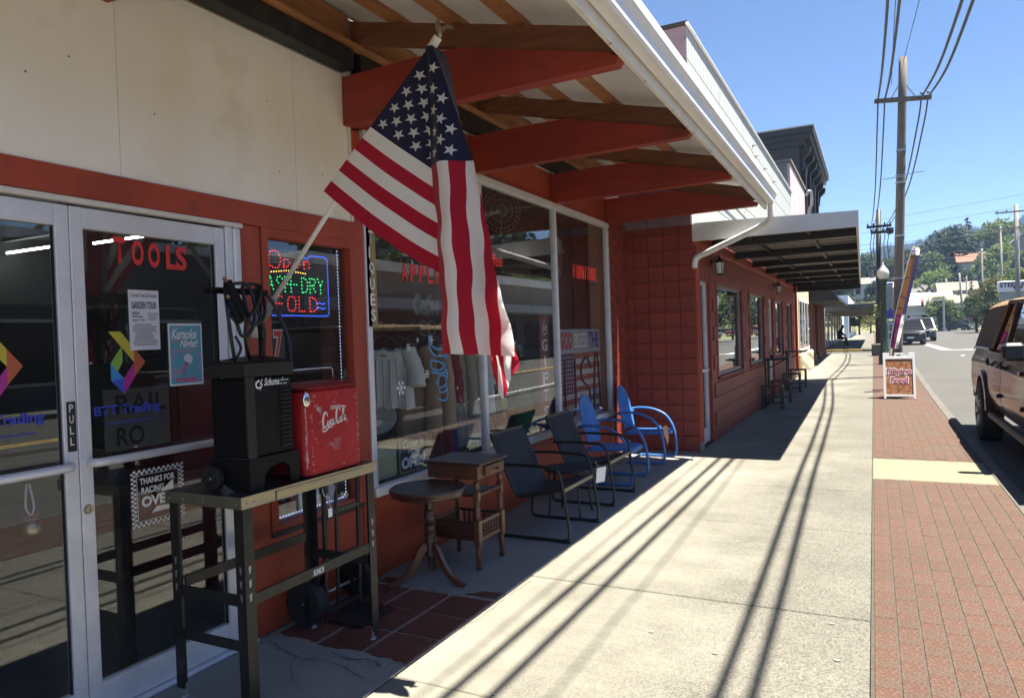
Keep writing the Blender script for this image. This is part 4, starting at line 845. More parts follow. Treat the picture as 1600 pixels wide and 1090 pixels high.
cbl([(X_, 2.31, z0 + .58), (X_ + .01, 2.29, z0 + .65), (X_ + .02, 2.27, z0 + .74), (X_ + .01, 2.27, z0 + .82), (X_ - .03, 2.30, hb + .012), (X_ - .05, 2.36, hb + .02), (X_ - .02, 2.42, hb + .014), (X_ + .01, 2.43, z0 + .83), (X_ + .03, 2.39, z0 + .72), (X_ + .03, 2.33, z0 + .69), (X_ + .02, 2.31, z0 + .75), (X_ + .0, 2.28, z0 + .80)])
cbl([(X_ + .02, 2.30, z0 + .69), (X_ + .03, 2.32, z0 + .64), (X_ + .03, 2.30, z0 + .60), (X_ + .0, 2.285, z0 + .585)], .0065)
cbl([(X_ - .03, 2.47, hb), (X_ + .01, 2.45, z0 + .8), (X_ + .02, 2.475, z0 + .70), (X_ + .0, 2.47, z0 + .585)], .0075)
for i, (a, c) in enumerate((((X_ + .02, 2.262, hb + .02), (X_ + .03, 2.345, z0 + .77)), ((X_ + .015, 2.275, z0 + .86), (X_ + .03, 2.318, z0 + .745)))):
    cl = empty('clamp', a, 0, ch); MB().bar(a, c, .018, .026).build('jaw', 'black_plastic', cl); d = Vector(c) - Vector(a); n_ = Vector((0, .016, .008))
    MB().bar(Vector(a) + n_, Vector(c) + n_ * 1.6, .016, .012).build('jaw', 'black_plastic', cl); MB().bar(Vector(a) - d * .12, Vector(a) + d * .08, .012, .014).build('teeth', 'copper', cl)

# ---- red cooler
ck = thing('vintage_cooler', 'scuffed red metal picnic cooler with white script and wire handle on the workbench', 'cooler', (-2.55, 2.8, .955))
def rbox(b, x0, x1, y0, y1, z0_, z1_, r_, n=5, bev=.008):
    prof = []
    for (cx_, cy_, a0) in ((x1 - r_, y0 + r_, -90), (x1 - r_, y1 - r_, 0), (x0 + r_, y1 - r_, 90), (x0 + r_, y0 + r_, 180)):
        for k in range(n + 1):
            a = R(a0 + 90 * k / n); prof.append((cx_ + r_ * math.cos(a), cy_ + r_ * math.sin(a)))
    mx_, my_ = (x0 + x1) / 2, (y0 + y1) / 2
    rings = [(z0_, 1 - bev / (x1 - x0) * 2), (z0_ + bev, 1), (z1_ - bev, 1), (z1_, 1 - bev / (x1 - x0) * 2)]; vs = []; k = len(prof)
    for z, s_ in rings: vs += [(mx_ + (p[0] - mx_) * s_, my_ + (p[1] - my_) * s_, z) for p in prof]
    fs = [(i * k + j, i * k + (j + 1) % k, (i + 1) * k + (j + 1) % k, (i + 1) * k + j) for i in range(3) for j in range(k)] + [tuple(range(k - 1, -1, -1)), tuple(range(3 * k, 4 * k))]
    return b.add(vs, fs)
qx0, qx1, qy0, qy1 = -2.70, -2.432, 2.585, 2.998
rbox(MB(), qx0, qx1, qy0, qy1, .957, 1.372, .035).build('body', 'cooler_red', ck, ang=40)
rbox(MB(), qx0 - .004, qx1 + .004, qy0 - .004, qy1 + .004, 1.3725, 1.402, .038, 5, .014).build('lid', 'cooler_lid', ck, ang=40)
g = MB(); g.tube([(qx0 + .13, 2.62, 1.40), (qx0 + .13, 2.62, 1.462), (qx0 + .13, 2.635, 1.472), (qx0 + .13, 2.93, 1.472), (qx0 + .13, 2.945, 1.462), (qx0 + .13, 2.945, 1.40)], .005, 8); g.build('handle', 'chrome', ck, smooth=True)
g = MB(); g.lathe([(0, -.0), (.012, .004), (.021, .012), (.024, .03), (.022, .055), (.012, .075), (0, .08)], (qx1 - .002, qy0 + .012, 1.295), 12, Matrix.Diagonal((.55, 1, 1)).to_4x4()); g.build('bottle_opener', 'chrome', ck, smooth=True)
g = MB()
for zz in range(12): 
    z = 1.0 + zz * .027; wv = .010 + .008 * random.random()
    a0 = R(-40); g.add([(qx1 - .035 + .0357 * math.cos(a), qy0 + .035 + .0357 * math.sin(a), z + dz) for a in (R(-48), R(-48) + wv * 18) for dz in (0, .027 * random.uniform(.7, 1.15))], [(0, 2, 3, 1)])
g.build('worn_corner', 'cooler_wear', ck)
CXF = qx1 + .0008
text('lettering', 'DRINK', 'cream_letter', ck, (CXF, 2.765, 1.268), UY, UZ, .072, .020, bold=.03, space=1.15)
# script lettering as brush strokes
def stroke(pts, w_, sc, oy, oz, b, rot=.12):
    p = spl(pts, 6); c_, s_ = math.cos(rot), math.sin(rot); n = len(p)
    q = [((x * c_ - y * s_) * sc + oy, (x * s_ + y * c_) * sc + oz) for x, y in p]
    b.ribbon(q, [w_ * sc * (.45 + .75 * math.sin(math.pi * min(1, max(0, i / (n - 1))))) for i in range(n)], (CXF, 0, 0), UY, UZ, UX)
g = MB(); A_ = (.188, 2.702, 1.170)
for pts, w_ in (([(.24, .33), (.22, .42), (.15, .44), (.08, .34), (.04, .18), (.06, .08), (.13, .06), (.2, .14)], .045), ([(.05, .12), (.0, .02), (.04, -.03), (.14, -.02), (.24, .03), (.34, .02), (.42, .05)], .03),
                ([(.28, .2), (.23, .19), (.21, .12), (.24, .07), (.28, .1), (.28, .18), (.33, .17)], .032), ([(.41, .19), (.36, .2), (.33, .13), (.36, .07), (.41, .12)], .034), ([(.5, .2), (.45, .2), (.42, .12), (.45, .07), (.5, .14), (.51, .2), (.5, .1), (.54, .08)], .034),
                ([(.53, .2), (.56, .21)], .03), ([(.76, .36), (.74, .45), (.67, .46), (.60, .36), (.57, .2), (.59, .09), (.65, .07), (.71, .15)], .045), ([(.74, .45), (.84, .48), (.95, .44), (1.0, .46)], .028),
                ([(.77, .21), (.72, .19), (.71, .12), (.74, .07), (.78, .1), (.77, .2), (.82, .19)], .032), ([(.82, .1), (.86, .24), (.91, .38), (.88, .41), (.85, .3), (.84, .12), (.88, .08)], .03), ([(.97, .21), (.92, .21), (.90, .12), (.93, .07), (.97, .14), (.98, .21), (.97, .1), (1.01, .09)], .034)):
    stroke(pts, w_ * 1.25, *A_, g)
g.build('script_lettering', 'cream_letter', ck)
for i in range(6):
    z = 1.115 - i * .0095; g = MB(); a = random.uniform(0, .008); g.box(CXF, CXF + .0004, 2.765 + a, 2.835 - a, z, z + .003); g.build('small_print', 'cooler_wear', ck)
for i in range(70):                                    # chips and scratches
    y = random.choice((random.uniform(2.62, 2.98), random.gauss(2.62, .02), random.gauss(2.98, .012))); y = min(2.96, max(2.622, y)); z = random.uniform(.98, 1.36); l = random.uniform(.003, .022)
    g = MB(); a = random.gauss(0, .35); g.ribbon([(y, z), (y + l * math.cos(a), z + l * math.sin(a))], [random.uniform(.001, .004), .0008], (CXF + .0001 * (i % 5), 0, 0), UY, UZ, UX); g.build('scratch', 'cream_letter' if i % 3 else 'cooler_wear', ck)

# ---- hand truck behind the bench
ht = thing('hand_truck', 'black hand truck with two rubber wheels parked behind the workbench', 'hand truck', (-2.85, 3.28, 0))
g = MB(); g.box(-2.85, -2.585, 3.13, 3.44, .006, .014); g.build('toe_plate', 'black_metal', ht)
for y in (3.135, 3.435): MB().tube([(-2.845, y, .01), (-2.83, y, .9), (-2.86, y, 1.0)], .014, 8).build('rail', 'black_metal', ht, ang=60)
MB().tube([(-2.843, 3.235, .06), (-2.83, 3.235, .88)], .011, 8).build('centre_bar', 'black_metal', ht)
for z in (.06, .35, .62, .88): MB().bar((-2.838, 3.135, z), (-2.838, 3.435, z), .02, .025).build('cross_bar', 'black_metal', ht)
for y in (3.06, 3.52):
    wh = empty('wheel', (-2.92, y, .125), 0, ht); mtx = Matrix.Rotation(R(90), 4, 'X')
    MB().lathe([(.06, -.03), (.10, -.042), (.122, -.035), (.128, -.018), (.125, -.012), (.128, -.006), (.128, .006), (.125, .012), (.128, .018), (.122, .035), (.10, .042), (.06, .03)], (-2.92, y, .128), 28, mtx).build('tyre', 'rubber', wh, ang=35)
    MB().lathe([(0, -.03), (.025, -.034), (.03, -.02), (.06, -.022), (.062, .022), (.03, .02), (.025, .034), (0, .03)], (-2.92, y, .128), 18, mtx).build('rim', 'grey_plastic', wh, ang=35)
MB().tube([(-2.92, 3.02, .128), (-2.92, 3.56, .128)], .008, 8).build('axle', 'galv', ht)
for y in (3.135, 3.435): MB().bar((-2.92, y, .128), (-2.84, y, .30), .012, .03).build('wheel_strut', 'black_metal', ht)

# ---- round pedestal table
rt = thing('pedestal_table', 'dark round pedestal table with pie-crust top and three splayed feet', 'table', (-2.66, 3.93, 0))
c = (-2.665, 3.945)
ou = [(c[0] + (.248 + .009 * abs(math.cos(4 * R(a))) ) * math.cos(R(a)), c[1] + (.248 + .009 * abs(math.cos(4 * R(a)))) * math.sin(R(a))) for a in range(0, 360, 5)]
def sc_(p, k): return (c[0] + (p[0] - c[0]) * k, c[1] + (p[1] - c[1]) * k)
g = MB(); n = len(ou); vs = []
for k, z in ((.90, .570), (.955, .578), (.965, .600), (1.0, .612), (1.0, .618), (.975, .626), (.93, .6265), (.92, .623)): vs += [(*sc_(p, k), z) for p in ou]
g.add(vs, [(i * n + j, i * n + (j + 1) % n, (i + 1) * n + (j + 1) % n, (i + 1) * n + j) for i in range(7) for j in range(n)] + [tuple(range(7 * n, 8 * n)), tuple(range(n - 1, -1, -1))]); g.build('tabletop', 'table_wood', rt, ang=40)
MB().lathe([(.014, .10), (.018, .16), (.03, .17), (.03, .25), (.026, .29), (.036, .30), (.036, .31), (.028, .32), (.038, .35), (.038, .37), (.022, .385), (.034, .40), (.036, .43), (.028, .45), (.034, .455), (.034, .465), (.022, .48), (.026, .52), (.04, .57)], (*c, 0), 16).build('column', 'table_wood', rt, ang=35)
MB().lathe([(.0, .095), (.008, .1), (.014, .12), (.014, .17)], (*c, 0), 10).build('finial', 'table_wood', rt)
for ang in (-8, 112, 232):
    d = Vector((math.cos(R(ang)), math.sin(R(ang)), 0)); n_ = Vector((-d.y, d.x, 0))
    cen = spl([(.02, .235), (.055, .215), (.10, .14), (.16, .065), (.23, .025), (.285, .014)], 5); hts = [.055 * (1 - .55 * i / (len(cen) - 1)) for i in range(len(cen))]
    g = MB(); vs = []
    for (u, z), h_ in zip(cen, hts):
        for s_, q in ((-1, -1), (1, -1), (1, 1), (-1, 1)): vs.append(Vector((*c, 0)) + d * (u + (q * h_ * .35)) + n_ * (s_ * .014) + Vector((0, 0, max(.001, z + q * h_ * .4))))
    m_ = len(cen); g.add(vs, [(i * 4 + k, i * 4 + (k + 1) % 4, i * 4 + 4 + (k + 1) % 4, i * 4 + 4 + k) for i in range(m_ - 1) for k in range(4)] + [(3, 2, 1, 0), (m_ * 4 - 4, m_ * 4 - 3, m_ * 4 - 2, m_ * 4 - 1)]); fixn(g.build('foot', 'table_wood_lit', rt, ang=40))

# ---- square side table with drawer
st = thing('spindle_side_table', 'square wooden side table with drawer, turned legs and spindle basket shelf', 'table', (-2.65, 4.40, 0))
sx0, sx1, sy0, sy1 = -2.83, -2.465, 4.245, 4.585
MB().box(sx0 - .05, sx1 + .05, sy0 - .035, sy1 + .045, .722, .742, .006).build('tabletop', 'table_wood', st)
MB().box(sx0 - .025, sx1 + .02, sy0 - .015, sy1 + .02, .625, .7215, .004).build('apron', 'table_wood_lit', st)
dw = empty('drawer', (sx1 + .02, 4.42, .67), 0, st); MB().box(sx1 + .0205, sx1 + .040, sy0 + .07, sy1 - .0, .640, .708, .003).build('front', 'table_wood_lit', dw)
MB().box(sx1 - .2, sx1 + .0203, sy0 + .08, sy1 - .01, .645, .70).build('tray', 'table_wood', dw)
g = MB()
for i in range(5): g.box(sx1 + .0402, sx1 + .0425, sy0 + .085, sy1 - .015, .648 + i * .0125, .653 + i * .0125)
g.build('reeding', 'table_wood_lit', dw)
MB().lathe([(.006, 0), (.006, .01), (.014, .016), (.014, .022), (0, .028)], (sx1 + .0425, 4.455, .672), 12, Matrix.Rotation(R(90), 4, 'Y')).build('knob', 'table_wood', dw, ang=40)
lp = [(.012, 0), (.02, .012), (.02, .03), (.014, .035), (.017, .05), (.02, .12), (.017, .15), (.022, .155), (.022, .165)]
up = [(.02, .345), (.016, .35), (.022, .36), (.018, .375), (.022, .43), (.016, .45), (.023, .46), (.023, .47), (.019, .475)]
up2 = [(.018, .545), (.023, .55), (.015, .56), (.022, .575), (.02, .60), (.024, .61)]
for x in (sx0, sx1):
    for y in (sy0, sy1):
        l_ = empty('leg', (x, y, 0), 0, st)
        MB().lathe(lp, (x, y, 0), 12).build('turned_foot', 'table_wood_lit', l_, ang=40); MB().box(x - .023, x + .023, y - .023, y + .023, .166, .343, .004).build('block', 'table_wood_lit', l_)
        MB().lathe(up, (x, y, 0), 12).build('turned_shaft', 'table_wood_lit', l_, ang=40); MB().box(x - .021, x + .021, y - .021, y + .021, .476, .544, .003).build('block', 'table_wood_lit', l_); MB().lathe(up2, (x, y, 0), 12).build('turned_neck', 'table_wood_lit', l_, ang=40)
MB().box(sx0 + .024, sx1 - .024, sy0 + .02, sy1 - .02, .205, .217).build('lower_shelf', 'table_wood', st); MB().box(sx0 + .022, sx1 - .022, sy0 + .012, sy1 - .012, .50, .515, .003).build('middle_shelf', 'table_wood', st)
MB().tube([(sx1, sy0 + .022, .515), (sx1, sy1 - .022, .515)], .017, 10).build('side_rail', 'table_wood_lit', st, ang=50)
for i in range(9): 
    y = sy0 + .04 + i * .032; MB().tube([(sx1, y - .004, .515), (sx1, y + .004, .515)], .021, 10).build('bead', 'table_wood_lit', st)
g = MB(); g.box(sx0 + .024, sx1 - .024, sy0 - .008, sy0 + .008, .2, .305, .003); g.build('basket_panel', 'table_wood', st)
for x in (sx0, sx1):
    MB().box(x - .009, x + .009, sy0 + .024, sy1 - .024, .19, .218, .003).build('basket_rail', 'table_wood_lit', st); MB().box(x - .009, x + .009, sy0 + .024, sy1 - .024, .31, .332, .003).build('basket_rail', 'table_wood_lit', st)
    for i in range(7): y = sy0 + .052 + i * .039; MB().lathe([(.007, .218), (.012, .235), (.006, .25), (.013, .264), (.006, .278), (.012, .293), (.007, .31)], (x, y, 0), 8).build('spindle', 'table_wood_lit', st)
for y in (sy0, sy1):
    MB().box(sx0 + .024, sx1 - .024, y - .007, y + .007, .312, .332, .003).build('basket_rail', 'table_wood', st)
for i in range(7): x = sx0 + .055 + i * .043; MB().lathe([(.007, .218), (.012, .235), (.006, .25), (.013, .264), (.006, .278), (.012, .293), (.007, .31)], (x, sy1, 0), 8).build('spindle', 'table_wood', st)

# ---- black sling patio chairs
def sling_chair(lab, y0, y1, dx):
    t = thing('sling_chair', lab, 'chair', (-2.45 + dx, (y0 + y1) / 2, 0), 0, 'black sling patio chairs')
    r_ = .0125
    for y in (y0, y1):
        fr = empty('side_frame', (-2.45 + dx, y, 0), 0, t)
        loop = spl([(-2.70, .575), (-2.55, .582), (-2.30, .578), (-2.21, .565), (-2.17, .52), (-2.15, .44), (-2.125, .28), (-2.105, .14), (-2.105, .05), (-2.14, .016), (-2.30, .013), (-2.60, .013), (-2.69, .016), (-2.725, .05), (-2.72, .16), (-2.68, .30)], 4)
        MB().tube([(a + dx, y, z) for a, z in loop], r_, 8).build('tube', 'chair_tube', fr, smooth=True)
        s = 1 if y == y1 else -1; yi = y - s * .035
        rail = spl([(-2.78, .80), (-2.70, .62), (-2.60, .40), (-2.56, .335), (-2.50, .325), (-2.32, .362), (-2.155, .405)], 5)
        MB().tube([(a + dx, yi, z) for a, z in rail], .012, 8).build('seat_rail', 'chair_tube', fr, smooth=True)
        MB().bar((-2.155 + dx, y, .41), (-2.155 + dx, yi, .41), .012, .02).build('bracket', 'chair_tube', fr)
    prof = spl([(-2.785, .812), (-2.70, .625), (-2.60, .405), (-2.558, .338), (-2.50, .328), (-2.32, .366), (-2.15, .41)], 6)
    g = MB(); a0, a1 = y0 + .03, y1 - .03; vs = []; n = len(prof); NN = 6
    for i, (a, z) in enumerate(prof):
        for k in range(NN + 1):
            f = k / NN; sag = -.018 * math.sin(math.pi * f) * (1 if 2 < i < n - 2 else .4); vs.append((a + dx - sag * .3, a0 + (a1 - a0) * f, z + sag + .012))
    g.add(vs, [(i * (NN + 1) + k, (i + 1) * (NN + 1) + k, (i + 1) * (NN + 1) + k + 1, i * (NN + 1) + k + 1) for i in range(n - 1) for k in range(NN)])
    o = g.build('sling', 'sling', t, smooth=True); md = o.modifiers.new('t', 'SOLIDIFY'); md.thickness = .004
    MB().bar((-2.148 + dx, y0 + .01, .398), (-2.148 + dx, y1 - .01, .398), .02, .028).build('front_rail', 'chair_rail', t); MB().bar((-2.785 + dx, y0 + .035, .81), (-2.785 + dx, y1 - .035, .81), .02, .02).build('top_rail', 'chair_tube', t)
    for y in (y0, y1): MB().bar((-2.20 + dx, y, .004), (-2.10 + dx, y, .004), .03, .008).build('glide', 'rubber', t)
    return t
sling_chair('nearer black sling patio chair beside the wooden spindle table', 5.05, 5.70, -.02); sling_chair('farther black sling patio chair next to the first blue chair', 6.28, 6.91, -.075)
# small side table between
t = thing('metal_side_table', 'small round black metal table between the two sling chairs', 'table', (-2.47, 5.93, 0))
MB().lathe([(0, .392), (.225, .392), (.232, .398), (.232, .41), (.222, .412), (0, .408)], (-2.47, 5.93, 0), 28).build('tabletop', 'sling', t, ang=40)
for a in (45, 135, 225, 315): MB().tube(spl([(-2.47 + .2 * math.cos(R(a)), 5.93 + .2 * math.sin(R(a)), .39), (-2.47 + .19 * math.cos(R(a)), 5.93 + .19 * math.sin(R(a)), .2), (-2.47 + .21 * math.cos(R(a)), 5.93 + .21 * math.sin(R(a)), .0)], 4), .009, 7).build('leg', 'chair_tube', t)
t = thing('price_tag', 'white paper price tag hanging from the nearer black chair arm', 'price tag', (-2.14, 5.71, .36))
g = MB(); g.add([(-2.125, 5.71, .46), (-2.075, 5.80, .465), (-2.09, 5.79, .335), (-2.14, 5.72, .33), (-2.127, 5.708, .46), (-2.077, 5.798, .465), (-2.092, 5.788, .335), (-2.142, 5.718, .33)], [(0, 1, 2, 3), (7, 6, 5, 4), (0, 4, 5, 1), (1, 5, 6, 2), (2, 6, 7, 3), (3, 7, 4, 0)]); g.build('tag', 'paper_white', t)
MB().tube([(-2.14, 5.70, .52), (-2.11, 5.74, .455)], .0012, 4).build('string', 'white_letter', t)

# ---- blue shell-back metal chairs
def blue_chair(lab, yc, dx):
    t = thing('shell_back_chair', lab, 'chair', (-2.5 + dx, yc, 0), 0, 'blue metal shell-back chairs'); r_ = .016
    for s in (-1, 1):
        y = yc + s * .29; fr = empty('side_frame', (-2.5 + dx, y, 0), 0, t)
        p = spl([(-2.86, .60), (-2.74, .625), (-2.56, .615), (-2.40, .55), (-2.31, .44), (-2.265, .30), (-2.25, .12), (-2.27, .035), (-2.33, .016), (-2.55, .016), (-2.72, .016)], 5)
        MB().tube([(a + dx, y - (s * .05 if a < -2.8 else 0), z) for a, z in p], r_, 8).build('tube', 'blue_chair', fr, smooth=True)
    MB().tube([(-2.72 + dx, yc - .29, .016), (-2.72 + dx, yc + .29, .016)], r_, 8).build('rear_runner', 'blue_chair', t, smooth=True)
    # seat pan
    def seat(u, v):
        a = -2.78 + u * .52; hw = .235 * (1 - .25 * max(0, (u - .72) / .28) ** 2) * (.9 + .1 * min(1, u * 3)); yy = yc + (v - .5) * 2 * hw
        z = .375 + .02 * u - .025 * math.sin(math.pi * v) * math.sin(math.pi * min(1, u * 1.05)) + (-.03 * max(0, (u - .88) / .12)) - (.03 if (v in (0, 1)) else 0)
        return (a + dx, yy, z)
    o = MB().grid(seat, 14, 12).build('seat', 'blue_chair', t, smooth=True); md = o.modifiers.new('t', 'SOLIDIFY'); md.thickness = .006
    # shell back: rounded outline with pressed flutes
    def back(u, v):
        s = v * 2 - 1; ang = u
        hw = .212 * (math.sqrt(max(0, 1 - ((u - .50) / .50) ** 2)) if u > .50 else 1) * (.86 + .14 * math.sin(min(1, u * 2) * math.pi / 2)); yy = yc + s * hw
        z = .40 + u * .53; a = -2.765 - .115 * u - .03 * (1 - s * s) + .012 * math.cos(s * 14) * math.sin(math.pi * min(1, u * 1.1)) * (1 - abs(s)) - .0 * u
        return (a + dx, yy, z)
    o = MB().grid(back, 40, 28).build('shell_back', 'blue_chair', t, smooth=True); md = o.modifiers.new('t', 'SOLIDIFY'); md.thickness = .006
    e = [back(1 - (1 - i / 30) ** 2, 0) for i in range(31)] + [back(1 - (1 - i / 30) ** 2, 1) for i in range(29, -1, -1)]
    MB().tube(e, .009, 6).build('rolled_edge', 'blue_chair', t, smooth=True)
    MB().tube([(-2.80 + dx, yc - .28, .59), (-2.83 + dx, yc, .58), (-2.80 + dx, yc + .28, .59)], .011, 6).build('back_strap', 'blue_chair', t)
    for s in (-1, 1): MB().bar((-2.45 + dx, yc + s * .29, .40), (-2.45 + dx, yc + s * .22, .385), .03, .008).build('seat_bracket', 'blue_chair', t)
    MB().bar((-2.30 + dx, yc - .285, .33), (-2.30 + dx, yc + .285, .33), .02, .02).build('front_rail', 'blue_chair', t)
    return t
blue_chair('nearer blue metal shell-back chair next to the black chairs', 7.43, -.02); blue_chair('farther blue metal shell-back chair in the corner by the red block wall', 8.72, -.02)
t = thing('price_tag', 'orange brown paper tag hanging from the farther blue chair', 'price tag', (-2.25, 8.4, .4))
g = MB(); g.prism([(0, 0), (.05, .02), (.075, -.12), (.06, -.22), (.02, -.1)], (-2.27, 8.36, .47), (.9, .4, 0), UZ, (.002, -.004, 0)); g.build('tag', 'tag_orange', t)
# ================================================================== FLAG
def flag_cloth_mat():
    m = bpy.data.materials.new('flag_cloth'); m.use_nodes = True; n = m.node_tree; N = n.nodes; L = n.links; p = N['Principled BSDF']; p.inputs['Roughness'].default_value = .75; p.inputs['Specular IOR Level'].default_value = .25
    p.inputs['Sheen Weight'].default_value = .2
    uv = N.new('ShaderNodeUVMap'); uv.uv_map = 'UVMap'; sp = N.new('ShaderNodeSeparateXYZ'); L.new(uv.outputs[0], sp.inputs[0])
    def mth(op, a, b_=None, c=None):
        q = N.new('ShaderNodeMath'); q.operation = op
        for i, v in enumerate((a, b_)):
            if v is None: continue
            if isinstance(v, (int, float)): q.inputs[i].default_value = v
            else: L.new(v, q.inputs[i])
        return q.outputs[0]
    s, t = sp.outputs[0], sp.outputs[1]               # metres along fly, metres down hoist
    st = mth('FLOOR', mth('MULTIPLY', t, 13 / .905)); odd = mth('MODULO', st, 2.0)
    can = mth('MULTIPLY', mth('LESS_THAN', s, .61), mth('LESS_THAN', t, .4873))
    m1 = N.new('ShaderNodeMix'); m1.data_type = 'RGBA'; L.new(odd, m1.inputs[0]); m1.inputs[6].default_value = (.46, .012, .035, 1); m1.inputs[7].default_value = (.88, .86, .81, 1)
    m2 = N.new('ShaderNodeMix'); m2.data_type = 'RGBA'; L.new(can, m2.inputs[0]); L.new(m1.outputs[2], m2.inputs[6]); m2.inputs[7].default_value = (.020, .021, .058, 1)
    # seam shadows come from bump only
    fr = mth('FRACT', mth('MULTIPLY', t, 13 / .905)); seam = mth('LESS_THAN', fr, .06)
    wv = N.new('ShaderNodeTexNoise'); wv.inputs['Scale'].default_value = 9; tc = N.new('ShaderNodeTexCoord'); L.new(tc.outputs['Object'], wv.inputs['Vector'])
    wv2 = N.new('ShaderNodeTexNoise'); wv2.inputs['Scale'].default_value = 42; wv2.inputs['Detail'].default_value = 4; L.new(tc.outputs['Object'], wv2.inputs['Vector'])
    ht_ = mth('ADD', mth('ADD', mth('MULTIPLY', seam, .25), wv.outputs[0]), mth('MULTIPLY', wv2.outputs[0], .35)); bu = N.new('ShaderNodeBump'); bu.inputs['Strength'].default_value = .28; bu.inputs['Distance'].default_value = .012; L.new(ht_, bu.inputs['Height']); L.new(bu.outputs[0], p.inputs['Normal'])
    L.new(m2.outputs[2], p.inputs['Base Color']); tr = N.new('ShaderNodeBsdfTranslucent'); L.new(m2.outputs[2], tr.inputs[0]); ms = N.new('ShaderNodeMixShader'); ms.inputs[0].default_value = .42
    L.new(p.outputs[0], ms.inputs[1]); L.new(tr.outputs[0], ms.inputs[2]); L.new(ms.outputs[0], N['Material Output'].inputs[0]); M['flag_cloth'] = m
flag_cloth_mat()
fl = thing('flag', 'American flag hanging from an angled white pole on the shop front', 'flag', (-3.0, 2.88, 1.75))
PY = 2.88
B0 = Vector((-3.03, PY, 1.71)); T0 = Vector((-1.80, PY, 3.015))
g = MB(); g.tube([B0 + (T0 - B0) * .09, T0], .0125, 10); g.build('pole', 'white_letter', fl, smooth=True)
g = MB(); g.tube([B0, B0 + (T0 - B0) * .11], .02, 12); g.tube([B0 + (T0 - B0) * .05, B0 + (T0 - B0) * .062], .027, 12); g.box(-3.045, -3.028, 2.83, 2.925, 1.64, 1.78, .004); g.build('bracket', 'galv', fl, ang=50)
g = MB(); g.tube([T0 - (T0 - B0) * .03, T0 + (T0 - B0) * .004], .021, 10); g.build('pole_cap', 'white_letter', fl, ang=50)
ea = empty('finial', T0, 0, fl); tp = T0 + Vector((.015, 0, .02))
g = MB(); g.lathe([(.006, -.02), (.012, -.005), (.010, .01), (.006, .02), (.008, .032), (0, .04)], tp, 8); g.build('eagle_body', 'bench_edge', ea, smooth=True)
for s in (-1, 1):
    g = MB(); q = spl([(0, .0), (.03 * s, .018), (.055 * s + .01, .014 if s > 0 else .05), (.075 * s if s > 0 else -.012, .0 if s > 0 else .075)], 4)
    if s < 0: q = spl([(0, 0), (-.012, .02), (-.014, .045), (-.008, .075)], 4)
    else: q = spl([(0, .0), (.025, .02), (.05, .02), (.075, .006)], 4)
    n_ = len(q); g.ribbon(q, [.022 * math.sin(math.pi * (.15 + .8 * i / n_)) for i in range(n_)], tp, UX, UZ, (0, -1, 0)); g.ribbon(q, [.022 * math.sin(math.pi * (.15 + .8 * i / n_)) for i in range(n_)], tp + Vector((0, .006, 0)), UX, UZ, (0, -1, 0)); g.build('eagle_wing', 'bench_edge', ea)
# cloth: hoist panel A, hanging front fold B, back folds C and D; s = along fly, t = down hoist (metres)
HT = Vector((-1.812, PY, 2.972)); HB = Vector((-2.485, PY, 2.375)); FOLD = Vector((-1.823, PY, 1.91))
hd = (HB - HT) / .905; sd = ((FOLD - HB) / .81)
def SA(s, t):
    p = HT + hd * t + sd * s
    k = min(1, s / (.9 * t + .02)); p.y = PY - .045 + .06 * k * k + .010 * math.sin(t * 17 + s * 4) * k + .006 * math.sin(s * 21 - t * 9) * k
    p.z -= .03 * math.sin(math.pi * min(1, s / .85)) * t
    return p
def brx(s): # right silhouette of the front fold, X at given s
    K = [(.04, -1.795), (.30, -1.705), (.61, -1.600), (.85, -1.545), (1.05, -1.508), (1.30, -1.452), (1.52, -1.394)]
    for (a, x0), (c, x1) in zip(K[:-1], K[1:]):
        if s <= c: f = max(0, (s - a) / (c - a)); return x0 + (x1 - x0) * f
    return K[-1][1]
def blx(s): return -1.832 + .0 * s if s < .6 else -1.832 + .040 * (s - .6) / .92
def SB(s, t):
    x = blx(s) + (.487 - t) * .93; z = 2.413 - (s - .61) * .965 
    xr = brx(s); f = (x - blx(s)) / max(.01, xr - blx(s))
    y = PY - .055 - .045 * math.sin(math.pi * min(1, max(0, f))) * min(1, s * 1.4) + .024 * math.sin(f * 8 + s * 2.2) * min(1, s) + .008 * math.sin(s * 16 + f * 5) * min(1, s) + .006 * math.sin(s * 31 - f * 4) * min(1, s)
    z += -.02 * f * (s / 1.5)
    return Vector((x, y, z))
vs, fs, uvs = [], [], []
def patch(fn, uvf, nu, nv):
    o = len(vs)
    for i in range(nu + 1):
        for j in range(nv + 1): vs.append(tuple(fn(i / nu, j / nv))); uvs.append(uvf(i / nu, j / nv))
    for i in range(nu):
        for j in range(nv): fs.append((o + i * (nv + 1) + j, o + (i + 1) * (nv + 1) + j, o + (i + 1) * (nv + 1) + j + 1, o + i * (nv + 1) + j + 1))
def uA(u, v): t = .905 * v; return ((.9 * t + .05 * v + .02) * u, t)
patch(lambda u, v: SA(*uA(u, v)), uA, 30, 40)
def uB(u, v):
    s = .04 + 1.48 * v; wd = brx(s) - blx(s); return (s, .487 - wd / .93 * u)
patch(lambda u, v: SB(*uB(u, v)), uB, 24, 60)
